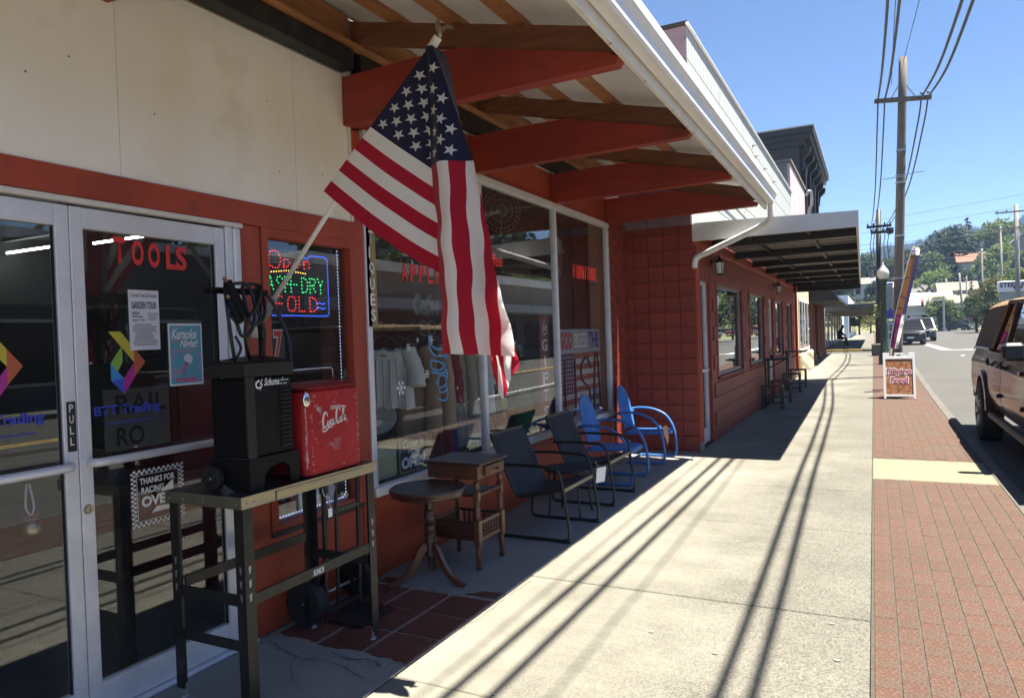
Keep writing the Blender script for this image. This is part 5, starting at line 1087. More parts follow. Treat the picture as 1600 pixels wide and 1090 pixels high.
# C: from the right silhouette folding behind and back, ends in the tail below the hem
def fC(u, v):
    s = .04 + 1.48 * v; tr = .487 - (brx(s) - blx(s)) / .93; p = SB(s, tr)
    q = Vector((p.x - .13 * u * min(1, s * 1.2) , p.y + .012 + .11 * u + .012 * math.sin(u * 7 + s * 3), p.z - .0 * u))
    return p.lerp(q, min(1, u * 1.0) if u > 0 else 0)
patch(fC, lambda u, v: (.04 + 1.48 * v, max(.0, (.487 - (brx(.04 + 1.48 * v) - blx(.04 + 1.48 * v)) / .93) * (1 - u))), 8, 40)
def fT(u, v):                                          # tail: fly corner hanging below the hem
    a = Vector((-1.435, PY - .02, 1.53)); b_ = Vector((-1.60, PY + .03, 1.54)); top = a.lerp(b_, u); tip = Vector((-1.528, PY + .005, 1.312)); r_ = Vector((-1.432, PY, 1.462))
    low = r_.lerp(tip, min(1, u * 1.6)) if u < .62 else tip.lerp(Vector((-1.553, PY + .02, 1.40)), (u - .62) / .38)
    p = top.lerp(low, v); p.y += .018 * math.sin(u * 9 + v * 3); return p
patch(fT, lambda u, v: (1.25 + .25 * v, .35 * u), 14, 10)
# D: lower stripes hanging behind the front fold, a red strip peeps out on the left
def fD(u, v):
    top = SA(.46 + .36 * v * 1.0, .487 + .418 * v) if False else SA((.9 * (.487 + .418 * u)), .487 + .418 * u)
    zb = 1.55 + .03 * math.sin(u * 6); x_ = -1.835 + .14 * u + .02 * (1 - v) * 0
    low = Vector((-1.800 + .16 * u, PY + .045 + .03 * math.sin(u * 8), zb)); p = top.lerp(low, v); p.y = PY + .03 + .035 * u + .012 * math.sin(u * 9 + v * 4); p.x += -.012 * math.sin(math.pi * v) * (1 - u); return p
patch(fD, lambda u, v: (.44 + .37 * u + .8 * v, .43 + .06 * u + .4 * u), 14, 24)
me = bpy.data.meshes.new('cloth'); me.from_pydata(vs, [], fs); ul = me.uv_layers.new(name='UVMap')
for l in me.loops: ul.data[l.index].uv = uvs[l.vertex_index]
me.polygons.foreach_set('use_smooth', [True] * len(me.polygons)); me.materials.append(M['flag_cloth']); cl = bpy.data.objects.new('cloth', me); COL.objects.link(cl); par(cl, fl)
md = cl.modifiers.new('w', 'WELD'); md.merge_threshold = .0005
# stars (5-pointed, sewn on), one object each
def star_at(fn, s0, t0, rad, dy):
    pts = []
    for k in range(10):
        r_ = rad if k % 2 == 0 else rad * .40; a = math.pi / 2 + k * math.pi / 5   # up = hoist top => -t
        p = fn(s0 + r_ * math.cos(a), t0 - r_ * math.sin(a)); pts.append((p.x, p.y - dy, p.z))
    c_ = fn(s0, t0); pts.append((c_.x, c_.y - dy * 1.25, c_.z)); g = MB(); g.add(pts, [(10, k, (k + 1) % 10) for k in range(10)]); g.build('star', 'flag_white', cl)
for row in range(9):
    nn = 6 if row % 2 == 0 else 5
    for k in range(nn):
        t0 = .4873 * (row + 1) / 10; s0 = .61 * ((2 * k + 1 if nn == 6 else 2 * k + 2)) / 12
        if s0 < .9 * t0 - .012: star_at(SA, s0, t0, .0305, .004)
        wd = brx(s0) - blx(s0); tr = .487 - wd / .93
        if t0 > tr + .018 and t0 < .455 and s0 > .15: star_at(SB, s0, t0, .0305, .004)
for i, z in ((0, 0), (1, 0)): pass
for (t0) in (.01, .89):
    p = HT + hd * t0; g = MB(); g.tube([p + Vector((.0, -.014 + .028 * k, .014 * math.sin(k * 3.1))) for k in (0, .25, .5, .75, 1)], .004, 6); g.build('clip', 'galv', fl)
# ================================================================== BEHIND THE SHOP GLASS
def P(k, y, z): return (FX * k, y * k, 1.6 + (z - 1.6) * k)
# LED sign
SF = {'O': [[(0, .3), (.15, .05), (.5, 0), (.85, .05), (1, .3), (1, .7), (.85, .95), (.5, 1), (.15, .95), (0, .7), (0, .3)]], 'P': [[(0, 0), (0, 1), (.7, 1), (1, .8), (.9, .55), (.6, .48), (0, .48)]], 'E': [[(1, 0), (0, 0), (0, 1), (1, 1)], [(0, .5), (.75, .5)]], 'N': [[(0, 0), (0, 1), (1, 0), (1, 1)]],
      'p': [[(0, -.35), (0, .65), (.6, .7), (.9, .4), (.6, 0), (0, .1)]], 'e': [[(.05, .38), (.95, .38), (.8, .7), (.4, .75), (.05, .4), (.3, .02), (.9, .1)]], 'n': [[(0, 0), (0, .7)], [(0, .45), (.4, .75), (.8, .6), (.85, 0)]],
      'W': [[(0, 1), (.25, 0), (.5, .7), (.75, 0), (1, 1)]], 'A': [[(0, 0), (.5, 1), (1, 0)], [(.2, .4), (.8, .4)]], 'S': [[(1, .85), (.6, 1), (.15, .9), (.1, .65), (.5, .5), (.9, .35), (.85, .1), (.4, 0), (0, .15)]], 'H': [[(0, 0), (0, 1)], [(1, 0), (1, 1)], [(0, .5), (1, .5)]],
      '-': [[(.1, .5), (.9, .5)]], 'D': [[(0, 0), (0, 1), (.6, 1), (1, .7), (1, .3), (.6, 0), (0, 0)]], 'R': [[(0, 0), (0, 1), (.7, 1), (1, .78), (.7, .5), (0, .5)], [(.45, .5), (1, 0)]], 'Y': [[(0, 1), (.5, .5), (1, 1)], [(.5, .5), (.5, 0)]], 'F': [[(0, 0), (0, 1), (1, 1)], [(0, .5), (.75, .5)]], 'L': [[(0, 1), (0, 0), (.9, 0)]],
      'U': [[(0, 1), (0, .2), (.3, 0), (.7, 0), (1, .2), (1, 1)]], 'I': [[(.5, 0), (.5, 1)]], 'T': [[(0, 1), (1, 1)], [(.5, 1), (.5, 0)]]}
def walk(pts, step):
    out = [pts[0]]; acc = 0
    for a, b_ in zip(pts[:-1], pts[1:]):
        l = math.dist(a, b_); d = step - acc
        while d <= l: f = d / l; out.append((a[0] + (b_[0] - a[0]) * f, a[1] + (b_[1] - a[1]) * f)); d += step
        acc = (acc + l) % step
    return out
def dots(b, pts, x, r_=.0050):
    for y, z in pts: b.add([(x, y + r_ * math.cos(R(60 * k)), z + r_ * math.sin(R(60 * k))) for k in range(6)] + [(x + .004, y, z)], [(6, k, (k + 1) % 6) for k in range(6)])
t = thing('led_sign', 'lit LED sign reading open, wash-dry, fold inside the small window', 'sign', (FX - .07, 3.2, 1.75)); LX = FX - .055
MB().box(LX - .015, LX - .001, 2.95, 3.56, 1.765, 2.165, .003).build('panel', 'dark_letter', t)
def word(b, wd, y, z, w_, h_, gap, step=.0215):
    for c_ in wd:
        for st_ in SF[c_]: dots(b, walk([(y + u * w_, z + v * h_) for u, v in st_], step), LX)
        y += w_ + gap
g = MB(); word(g, 'O', 3.055, 2.05, .09, .10, 0); word(g, 'pen', 3.17, 2.06, .055, .07, .03); word(g, 'FOLD', 3.10, 1.80, .065, .085, .028); tag(g.build('led_dots', 'led_red', t), kind='stuff')
g = MB(); word(g, 'WASH-DRY', 2.965, 1.915, .05, .088, .020); tag(g.build('led_dots', 'led_green', t), kind='stuff')
g = MB(); dots(g, walk([(2.955, 1.772), (3.535, 1.772), (3.55, 1.79), (3.55, 2.125), (3.53, 2.145), (3.40, 2.145), (3.36, 2.12), (3.33, 2.13)], .019), LX)
for yy in (3.44, ): 
    for zz in (1.82, 1.85): dots(g, walk([(yy, zz), (yy + .02, zz + .006), (yy + .05, zz - .004), (yy + .075, zz + .004)], .011), LX, .004)
for zz in (2.08, 2.11): dots(g, walk([(2.962, zz), (2.985, zz + .006), (3.02, zz - .002)], .011), LX, .004)
tag(g.build('led_dots', 'led_blue', t), kind='stuff')
mat('led_amber', (0.4, 0.3, 0.05), .4, emit=(1, .6, .1), estr=1.2); g = MB(); dots(g, walk([(3.07, 2.025), (3.2, 2.04), (3.36, 2.03)], .02), LX, .004); tag(g.build('led_dots', 'led_amber', t), kind='stuff')
t = thing('led_strip', 'blue-white LED light strip around the small window with the lit sign', 'light strip', (FX - .04, 3.6, .6)); g = MB(); dots(g, walk([(2.99, .60), (3.60, .60), (3.635, .62), (3.635, 2.2)], .022), FX - .045, .0045); tag(g.build('led_dots', 'led_white', t), kind='stuff')
MB().box(FX - .055, FX - .046, 3.628, 3.642, .6, 2.2).build('strip', 'dark_letter', t)
t = thing('number_sign', 'white card with red numerals 517 behind the small window', 'sign', (FX - .06, 2.99, 1.5))
MB().box(FX - .075, FX - .07, 2.982, 3.165, 1.485, 1.70).build('card', 'dark_letter', t)
text('numerals', '517', 'white_letter', t, (FX - .069, 2.955, 1.505), UY, UZ, .20, .185, bold=.07); text('numerals', '517', 'red_letter', t, (FX - .068, 2.962, 1.512), UY, UZ, .186, .171, bold=.03)
for i in range(9):
    h_ = random.uniform(.12, .22); y = 3.0 + i * .068; m_ = ('paper_white', 'paper', 'navy', 'cooler_lid', 'paper_white', 'grey_plastic', 'paper_white', 'navy', 'paper')[i]
    tag(MB().box(-3.30, -3.16, y, y + random.uniform(.03, .055), .585, .585 + h_, .002).build('box', m_), ('white box', 'lilac box', 'navy box', 'dark red box', 'second white box', 'grey box', 'third white box', 'second navy box', 'second lilac box')[i] + ' on the low shelf behind the small window, %s from the left' % ('first second third fourth fifth sixth seventh eighth ninth'.split()[i]), 'box', 'boxes on the low window shelf')
tag(MB().box(-3.5, -3.15, 2.95, 3.72, .56, .584).build('shelf', 'paper_white'), 'low white shelf behind the small window', 'shelf')
# inside lamps (two lit tubes)
for i, (x0, x1, z, y) in enumerate(((-8.40, -7.50, 2.70, 4.48), (-7.08, -6.10, 2.70, 4.60))):
    t = thing('tube_lamp', ('lit fluorescent tube inside behind the left door', 'lit fluorescent tube inside behind the right door, above the tools lettering')[i], 'lamp', (x0, y, z)); MB().tube([(x0, y, z), (x1, y, z)], .011, 8).build('tube', 'tube_light', t); MB().box(x0 - .03, x1 + .03, y - .03, y + .03, z + .12, z + .15).build('housing', 'dark_room', t)
# shop interior behind the doors
mat('shop_red', (.16, .012, .015), .5); mat('shop_tan', (.16, .12, .08), .7, var=.3)
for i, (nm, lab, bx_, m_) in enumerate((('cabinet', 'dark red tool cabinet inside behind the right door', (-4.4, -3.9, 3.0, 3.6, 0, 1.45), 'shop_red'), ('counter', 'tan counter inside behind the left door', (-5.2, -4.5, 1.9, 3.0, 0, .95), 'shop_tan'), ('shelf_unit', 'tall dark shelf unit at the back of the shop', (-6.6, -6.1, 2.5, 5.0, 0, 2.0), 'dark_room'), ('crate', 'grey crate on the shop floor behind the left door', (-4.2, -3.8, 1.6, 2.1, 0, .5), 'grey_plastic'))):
    x0, x1, y0, y1, z0_, z1_ = bx_; o = thing(nm, lab, nm.replace('_', ' '), ((x0 + x1) / 2, (y0 + y1) / 2, 0)); MB().box(x0, x1, y0, y1, z0_, z1_, .02).build('body', m_, o)
    for k in range(4): z = z0_ + (z1_ - z0_) * (k + .5) / 4; MB().box(x1, x1 + .012, y0 + .03, y1 - .03, z - (z1_ - z0_) / 9, z + (z1_ - z0_) / 9, .004).build('drawer_front', m_, o)
mat('rail_board', (.22, .21, .20), .8); t = thing('rail_sign', 'white crossing sign lettered RAIL R inside behind the right door', 'sign', (-3.7, 2.9, 1.2)); a = P(1.16, 2.10, 1.20); MB().box(a[0] - .01, a[0], a[1] - .12, a[1] + .26, a[2] - .06, a[2] + .26).build('board', 'rail_board', t); text('lettering', 'RAIL', 'dark_letter', t, (a[0] + .002, a[1] - .06, a[2] + .13), UY, UZ, .3, .1, bold=.02); text('lettering', 'RO', 'dark_letter', t, (a[0] + .002, a[1] - .06, a[2] - .04), UY, UZ, .16, .1, bold=.02)
# ANTIQUES board, GIFTS board
mat('gold_board', (.34, .26, .14), .6, var=.3, scale=8)
t = thing('antiques_sign', 'narrow vertical gold board lettered ANTIQUES between the two windows', 'sign', (FX, 3.9, 1.7)); MB().box(FX + .016, FX + .03, 3.842, 3.945, 1.70, 2.58, .003).build('board', 'gold_board', t)
for i, c_ in enumerate('ANTIQUES'): text('lettering', c_, 'paper_white', t, (FX + .0315, 3.868, 2.48 - i * .106), UY, UZ, .05 if c_ != 'I' else .012, .08, bold=.01)
t = thing('gifts_sign', 'narrow vertical maroon board lettered GIFTS inside the middle window', 'sign', (FX - .05, 6.87, .7)); mat('maroon', (.20, .022, .03), .5); MB().box(FX - .06, FX - .045, 6.74, 6.99, .70, 1.83, .003).build('board', 'maroon', t)
for i, c_ in enumerate('GIFTS'): text('lettering', c_, 'white_letter', t, (FX - .043, 6.79 + (.05 if c_ == 'I' else 0), 1.44 - i * .175), UY, UZ, .13 if c_ != 'I' else .04, .125, bold=.02)
g = MB(); g.ribbon(spl([(6.81, 1.68), (6.85, 1.72), (6.88, 1.68), (6.92, 1.72), (6.91, 1.63), (6.84, 1.62), (6.82, 1.67), (6.9, 1.66)], 4), .012, (FX - .043, 0, 0), UY, UZ, UX); g.ribbon([(6.865, 1.73), (6.87, 1.79)], .01, (FX - .043, 0, 0), UY, UZ, UX); g.build('floral_emblem', 'white_letter', t)
# painted and neon words
pw_ = [c for c in bw.children if c.name.startswith('pane')]
for i, c_ in enumerate('APPLIANCES'): text('lettering', c_, 'red_letter', pw_[0], (FX + .002, 4.275 + i * .112, 2.035), UY, UZ, .082 if c_ != 'I' else .022, .13, bold=.03)
t = thing('coffee_sign', 'dark grey script coffee sign hung inside the first display window', 'sign', (FX - .06, 4.5, 1.7)); text('lettering', 'Coffee', 'grey_letter', t, (FX - .06, 4.50, 1.79), UY, UZ, .36, .17, shear=.2, bold=.05)
g = MB()
for yy in (4.62, 4.74): g.tube([(FX - .06, yy + .055 * math.cos(R(a)), 1.69 + .055 * math.sin(R(a))) for a in range(0, 360, 20)], .008, 5, closed=True)
g.build('ring', 'grey_letter', t)
def neon(name, lab, word_, k, y, z, w_, h_, gap, cat='neon sign'):
    t = thing(name, lab, cat, (FX * k, y, z)); b = MB()
    for c_ in word_:
        for st_ in SF[c_]: b.tube([(FX * k, y + u * w_, z + v * h_) for u, v in st_], .0045, 5)
        y += w_ + gap
    b.build('tube', 'neon_red', t); return t
neon('furniture_sign', 'red neon sign lettered FURNITURE in the far window', 'FURNITURE', 1.02, 7.78, 2.27, .06, .15, .03)
t = thing('coffee_neon', 'small red neon coffee sign glowing behind the flag', 'neon sign', (FX * 1.1, 6.1, 2.3)); text('tube', 'Coffee', 'neon_red', t, (FX * 1.08, 5.92, 2.30), UY, UZ, .42, .12, shear=.2)
# blue swirl and snowflakes on the glass
g = MB(); f_ = lambda q: [(4.60 + u * .30, 1.12 + v * .52) for u, v in q]
for q in ([(0.0, 1.0), (.03, .8), (.3, .68), (.75, .66), (.85, .55), (.75, .3), (.8, .15)], [(.05, .62), (.1, .5), (.45, .46), (.8, .52), (.7, .42), (.3, .42), (.08, .45)], [(.1, .62), (.5, .58), (.82, .5)], [(.3, .3), (.4, .2), (.7, .22), (.75, .34), (.5, .38), (.35, .28), (.5, .12), (.8, .14), (.75, .0), (.4, .02), (.3, .08)], [(.0, .98), (.1, .85), (.35, .78), (.8, .72), (.82, .3)]):
    q = spl(f_(q), 6); g.ribbon(q, .012, (FX + .002, 0, 0), UY, UZ, UX)
mat('neon_blue', (.09, .30, .60), .5); g.build('window_swirl', 'neon_blue', pw_[0])
def flake(y, z, r_):
    g = MB()
    for k in range(6):
        a = R(60 * k); e_ = (y + r_ * math.cos(a), z + r_ * math.sin(a)); g.ribbon([(y, z), e_], r_ * .14, (FX + .0015, 0, 0), UY, UZ, UX)
        for s in (-1, 1): m_ = (y + r_ * .6 * math.cos(a), z + r_ * .6 * math.sin(a)); b_ = a + s * .7; g.ribbon([m_, (m_[0] + r_ * .35 * math.cos(b_), m_[1] + r_ * .35 * math.sin(b_))], r_ * .12, (FX + .0017, 0, 0), UY, UZ, UX)
    g.build('snowflake', 'white_letter', pw_[0])
for y, z, r_ in ((4.22, 1.26, .055), (4.33, 1.55, .03), (4.63, 1.60, .035), (4.56, 1.34, .035), (4.45, 1.60, .02), (4.86, 1.55, .02), (5.0, 1.2, .015), (5.1, 1.05, .015), (5.2, 1.3, .012), (4.95, .9, .012), (4.75, 1.48, .012), (5.15, 1.52, .012)): flake(y, z, r_)
# clothes rail with garments
K = 1.15
rl = thing('clothes_rail', 'wooden clothes rail across the first display window', 'clothes rail', (-3.5, 4.5, 0)); MB().tube([(-3.5, 4.30, 1.70), (-3.52, 6.0, 1.705)], .022, 10).build('rod', 'pale_wood', rl) if mat('pale_wood', (.36, .26, .13), .5, var=.2) else 0
for y in (4.33, 5.95): MB().tube([(-3.52, y, 0), (-3.52, y, 1.70)], .016, 8).build('upright', 'black_metal', rl); MB().bar((-3.75, y, .02), (-3.28, y, .02), .03, .03).build('foot', 'black_metal', rl)
def garment(lab, cat, y, wd, ln, m_, sleeve=.45, m2=None, fringe=False, neck=.07, x=-3.49, flare=1.15):
    t = thing(cat.replace(' ', '_'), lab, cat, (x, y, 1.0), 0, 'clothes hanging on the window rail'); zt = 1.56; m2 = m2 or m_
    hg = empty('hanger', (x, y, 1.6), 0, t)
    MB().tube(spl([(x - .0, y, 1.655), (x + .012, y, 1.735), (x - .015, y, 1.742), (x - .022, y, 1.72)], 4), .0025, 5).build('hook', 'chrome', hg); MB().tube([(x - wd * .46, y, zt - .03), (x, y, 1.655), (x + wd * .46, y, zt - .03)], .006, 6).build('shoulders', 'grey_letter', hg)
    def body(u, v, sgn):
        if v < .08: hw = wd * (.24 + .26 * v / .08); 
        else: hw = wd * .5 * (1 + (flare - 1) * (v - .08))
        s = u * 2 - 1; z = zt + .02 - v * ln - (.03 * abs(s) if v < .1 else 0) - (neck * (1 - abs(s)) if v == 0 else 0)
        d = .055 * math.sqrt(max(0, 1 - s * s)) * (1 + .3 * v); f = .016 * math.sin(s * 11 + y * 7 + v * 3) * v
        return (x + s * hw, y + sgn * d + f, z + .008 * math.sin(s * 9 + y) * v)
    g = MB(); g.grid(lambda u, v: body(u, v, -1), 18, 14); g.grid(lambda u, v: body(u, v, 1), 18, 14); g.build('body', m_, t, smooth=True)
    if sleeve:
        for s in (-1, 1):
            p = spl([(x + s * wd * .45, y, zt - .03), (x + s * wd * .56, y - .02, zt - .15), (x + s * wd * .60, y - .03, zt - .15 - sleeve * .5), (x + s * wd * .60, y - .05, zt - .15 - sleeve)], 5); n = len(p)
            MB().tube(p, [.062 + .004 * math.sin(i * 1.9) + .014 * (i / n) for i in range(n)], 10).build('sleeve', m2, t, smooth=True)
    def front(b, pts, off=.006):                       # strip sewn on the front, following its curve
        b.add([(q[0], q[1] - off, q[2]) for q in pts], [tuple(range(len(pts)))])
    if fringe:
        g = MB(); front(g, [body(.40, 0, -1), body(.60, 0, -1), body(.53, .30, -1), body(.47, .30, -1)]); g.build('collar_opening', 'dark_letter', t)
        for s in (-1, 1):
            g = MB(); 
            for i in range(12): a = body(.5 + s * (.08 + .036 * i), .20, -1); g.bar((a[0], a[1] - .006, a[2]), (a[0] + .004, a[1] - .012, a[2] - random.uniform(.06, .11)), .009, .002)
            tag(g.build('yoke_fringe', m_, t), kind='stuff')
        for k in range(5): a = body(.5, .36 + .12 * k, -1); MB().lathe([(0, -.006), (.009, -.004), (.009, 0)], (a[0], a[1] - .004, a[2]), 8, Matrix.Rotation(R(90), 4, 'X')).build('button', 'gold_board', t)
    else:
        g = MB(); front(g, [body(.36, 0, -1), body(.64, 0, -1), body(.56, .16, -1), body(.44, .16, -1)]); g.build('neckline', 'suede' if cat == 'blouse' else 'dark_letter', t)
        for k in range(7): q0 = .14 + .12 * k; g = MB(); g.tube([(lambda a: (a[0], a[1] - .004, a[2]))(body(q0, v / 8, -1)) for v in range(2, 9)], [.004 + .004 * math.sin(k * 2 + v) ** 2 for v in range(7)], 5); g.build('fold', m_, t, smooth=True)
    if fringe:
        g = MB()
        for i in range(26): s = i / 25 * 2 - 1; a = body(i / 25, 1, -1); g.bar(a, (a[0], a[1], a[2] - random.uniform(.05, .09)), .011, .002)
        tag(g.build('fringe', m_, t), kind='stuff')
    t.rotation_euler = (0, 0, R(32)); return t
mat('cloth_white', (.74, .73, .71), .85, bump=.3, bscale=30, trans=.15); mat('suede', (.36, .23, .15), .95, var=.2); mat('suede_light', (.45, .32, .22), .95, var=.2); mat('cloth_wine', (.24, .02, .045), .8, var=.3); mat('cloth_cream', (.5, .45, .36), .85, bump=.25, bscale=30); mat('cloth_floral', (.10, .11, .13), .8, scale=14, col2=(.38, .38, .40), contrast=(.52, .58)); mat('cloth_sequin', (.05, .05, .06), .35, .5, scale=60, col2=(.4, .4, .42), contrast=(.55, .62)); mat('cloth_pale', (.5, .52, .56), .85, bump=.25, bscale=20); mat('cloth_blue', (.03, .05, .20), .8)
garment('white puff-sleeved blouse on the window rail, nearest the post', 'blouse', 4.44, .40, .50, 'cloth_white', .16, neck=.12, x=-3.36)
garment('brown suede fringed jacket behind the white blouse', 'fringed jacket', 4.66, .46, .86, 'suede', .55, fringe=True, x=-3.40)
garment('lighter tan fringed jacket next to the brown one', 'tan jacket', 4.90, .44, .64, 'suede_light', .55, fringe=True, x=-3.40)
garment('wine red dress among the hanging clothes', 'red dress', 5.08, .42, 1.1, 'cloth_wine', .35, x=-3.42)
garment('dark blue skirt hanging behind the wine red dress', 'blue skirt', 5.22, .40, 1.2, 'cloth_blue', 0, x=-3.45)
garment('cream coat hanging in the middle of the rail', 'cream coat', 5.36, .44, .85, 'cloth_cream', .5, x=-3.40)
garment('pale grey long shirt next to the cream coat', 'pale shirt', 5.54, .44, .95, 'cloth_pale', .5, x=-3.38)
garment('dark floral blouse near the end of the rail', 'floral blouse', 5.72, .44, .60, 'cloth_floral', .3, x=-3.38)
garment('glittering grey top at the far end of the rail', 'sequin top', 5.85, .44, .80, 'cloth_sequin', .3, x=-3.38)
# drum
dm = thing('drum', 'black drum with pale tilted head inside the first window', 'drum', (-3.42, 4.35, .6)); mtx = Matrix.Rotation(R(38), 4, 'X') @ Matrix.Rotation(R(24), 4, 'Y'); dc = (-3.36, 4.30, 1.02)
MB().lathe([(.165, -.16), (.17, -.15), (.17, -.01), (.178, -.01), (.178, .012), (.168, .014)], dc, 28, mtx).build('shell', 'black_metal', dm, ang=40); MB().lathe([(0, .017), (.168, .017)], dc, 28, mtx).build('drum_head', 'drum_skin', dm) if mat('drum_skin', (.42, .38, .34), .5) else 0
MB().lathe([(.172, .013), (.181, .014), (.181, -.008), (.176, -.012)], dc, 28, mtx).build('hoop', 'chrome', dm, ang=40)
MB().tube([(-3.36, 4.36, .92), (-3.36, 4.4, .62), (-3.36, 4.4, 0)], .014, 8).build('stand', 'black_metal', dm); 
for a in (0, 120, 240): MB().tube([(-3.36, 4.4, .3), (-3.36 + .22 * math.cos(R(a)), 4.4 + .22 * math.sin(R(a)), .01)], .009, 6).build('stand_leg', 'chrome', dm)
# come in we're open
t = thing('open_sign', 'navy board with white lettering, come in we are open, low in the first window', 'sign', (FX - .08, 4.3, .62)); yx = 4.26
MB().box(FX - .085, FX - .07, yx, yx + .37, .618, .885, .003).build('board', 'navy', t); g = MB(); g.box(FX - .07, FX - .064, yx, yx + .37, .873, .886); g.box(FX - .07, FX - .064, yx, yx + .37, .617, .63); g.box(FX - .07, FX - .064, yx, yx + .013, .63, .873); g.box(FX - .07, FX - .064, yx + .357, yx + .37, .63, .873); g.build('border', 'gold_board', t)
text('lettering', 'Come In', 'white_letter', t, (FX - .0685, yx + .05, .80), UY, UZ, .27, .06, shear=.3, bold=.01); text('lettering', "WE'RE", 'white_letter', t, (FX - .0685, yx + .11, .752), UY, UZ, .15, .034); text('lettering', 'OPEN', 'white_letter', t, (FX - .0685, yx + .03, .648), UY, UZ, .31, .088, bold=.05)
mat('cream_board', (.50, .45, .26), .7, var=.25, scale=5)
t = thing('cream_board', 'blank cream coloured board standing left of the navy open sign', 'board', (FX - .09, 4.0, .6)); MB().box(FX - .10, FX - .086, 4.0, 4.255, .618, .87, .003).build('panel', 'cream_board', t); MB().box(FX - .086, FX - .08, 4.0, 4.255, .86, .872).build('edge', 'gold_board', t)
# window bed floor
tag(MB().box(-3.95, -3.09, 3.88, 9.4, .50, .53).build('window_bed', 'shop_tan'), 'low tan display shelf along the shop windows', 'shelf')
# carved figures and a stool in the middle window
mat('leaf_green', (.02, .24, .09), .6, scale=30, col2=(.012, .12, .05)); mat('skin_doll', (.40, .25, .14), .7); mat('doll_yellow', (.45, .38, .08), .6)
t = thing('green_ornament', 'green fringed ornament standing on the display shelf in the middle window', 'ornament', (-3.35, 6.55, .53)); g = MB()
for i in range(120):
    a = random.random() * 6.28; z = .62 + random.random() * .42; r_ = .13 * (1.1 - (z - .62) / .62); p = Vector((-3.30 + r_ * math.cos(a), 6.78 + r_ * math.sin(a), z)); g.bar(p, p + Vector((.03 * math.cos(a), .03 * math.sin(a), -.14)), .02, .003)
g.build('fringe', 'leaf_green', t); MB().lathe([(.0, .53), (.12, .53), (.08, .58), (.06, 1.05), (0, 1.07)], (-3.30, 6.78, 0), 12).build('core', 'leaf_green', t); MB().box(-3.17, -3.16, 6.78, 6.88, .56, .76).build('tag_panel', 'maroon', t)
t = thing('oval_mirror', 'dark oval mirror frame behind the green ornament', 'mirror', (-3.55, 6.8, .53)); MB().lathe([(0, 0), (.14, 0), (.15, .01), (.14, .02), (0, .02)], (-3.45, 7.10, .95), 24, Matrix.Rotation(R(90), 4, 'Y') @ Matrix.Diagonal((1.7, 1, 1)).to_4x4()).build('frame', 'dark_letter', t); MB().bar((-3.45, 7.1, .53), (-3.45, 7.1, .75), .05, .03).build('stand', 'dark_letter', t)
t = thing('doll', 'small yellow capped doll standing at the left of the middle window', 'doll', (-3.30, 5.75, .53)); MB().lathe([(0, .53), (.07, .55), (.06, .75), (.04, .85), (.05, .88), (.055, .93), (.03, .97), (0, .98)], (-3.25, 6.12, 0), 12).build('body', 'skin_doll', t, smooth=True); MB().lathe([(.062, .93), (.06, 1.0), (.03, 1.06), (0, 1.08)], (-3.25, 6.12, 0), 12).build('cap', 'doll_yellow', t, smooth=True); MB().lathe([(.085, .55), (.075, .78), (.05, .82)], (-3.25, 6.12, 0), 12).build('coat', 'shop_red', t, smooth=True)
# fan high in the middle window
t = thing('wall_fan', 'round wire-caged fan mounted high inside the middle window', 'fan', (-3.5, 6.2, 2.6)); fc = Vector((-3.40, 6.55, 2.90)); fd = Vector((.75, -.6, -.1)).normalized(); q_ = fd.to_track_quat('Z', 'Y').to_matrix().to_4x4()
for rr in (.06, .12, .18, .22): MB().tube([fc + q_.to_3x3() @ Vector((rr * math.cos(R(a)), rr * math.sin(R(a)), .05 * (1 - rr / .25))) for a in range(0, 360, 15)], .003, 5, closed=True).build('cage_ring', 'galv', t)
g = MB()
for k in range(24): a = R(15 * k); g.bar(fc + q_.to_3x3() @ Vector((.03 * math.cos(a), .03 * math.sin(a), .05)), fc + q_.to_3x3() @ Vector((.22 * math.cos(a), .22 * math.sin(a), .0)), .003, .003)
g.build('cage_wires', 'galv', t); MB().lathe([(0, -.1), (.06, -.1), (.07, -.02), (.03, .04), (0, .05)], fc, 12, q_).build('motor', 'grey_plastic', t)
# GOD BLESS THE USA board
t = thing('flag_board', 'plank board painted God Bless The over a weathered flag in the far window', 'sign', (FX - .1, 8.0, .6)); bx = FX - .07; by0, by1 = 7.30, 8.62; mat('plank_white', (.60, .60, .60), .7, var=.15, scale=6, stretch=(1, 1, 6)); mat('plank_red', (.30, .045, .035), .75, scale=8, col2=(.45, .30, .24), contrast=(.45, .7), stretch=(1, 1, 5)); mat('plank_blue', (.025, .035, .12), .7, var=.3)
mat('plank_sky', (.36, .44, .52), .7, var=.15)
MB().box(bx - .02, bx, by0, by1, 1.385, 1.665, .003).build('plank', 'plank_sky', t); pz = [(1.385 - (i + 1) * .066, 1.385 - i * .066) for i in range(12)]
for i, (a, c_) in enumerate(pz): MB().box(bx - .02, bx - .001 - .001 * (i % 2), by0, by1, a + .001, c_ - .001, .002).build('plank', 'plank_red' if i % 2 == 0 else 'plank_white', t)
MB().box(bx - .0005, bx + .006, by0 + .01, by0 + .40, .92, 1.38, .002).build('canton', 'plank_blue', t)
for i in range(9):
    for j in range(6):
        y = by0 + .045 + j * .066; z = 1.345 - i * .048; g = MB(); g.add([(bx + .0066, y + (.018 if k % 2 == 0 else .008) * math.cos(R(90 + 36 * k)), z + (.018 if k % 2 == 0 else .008) * math.sin(R(90 + 36 * k))) for k in range(10)] + [(bx + .0066, y, z)], [(10, k, (k + 1) % 10) for k in range(10)]); g.build('star', 'white_letter', t)
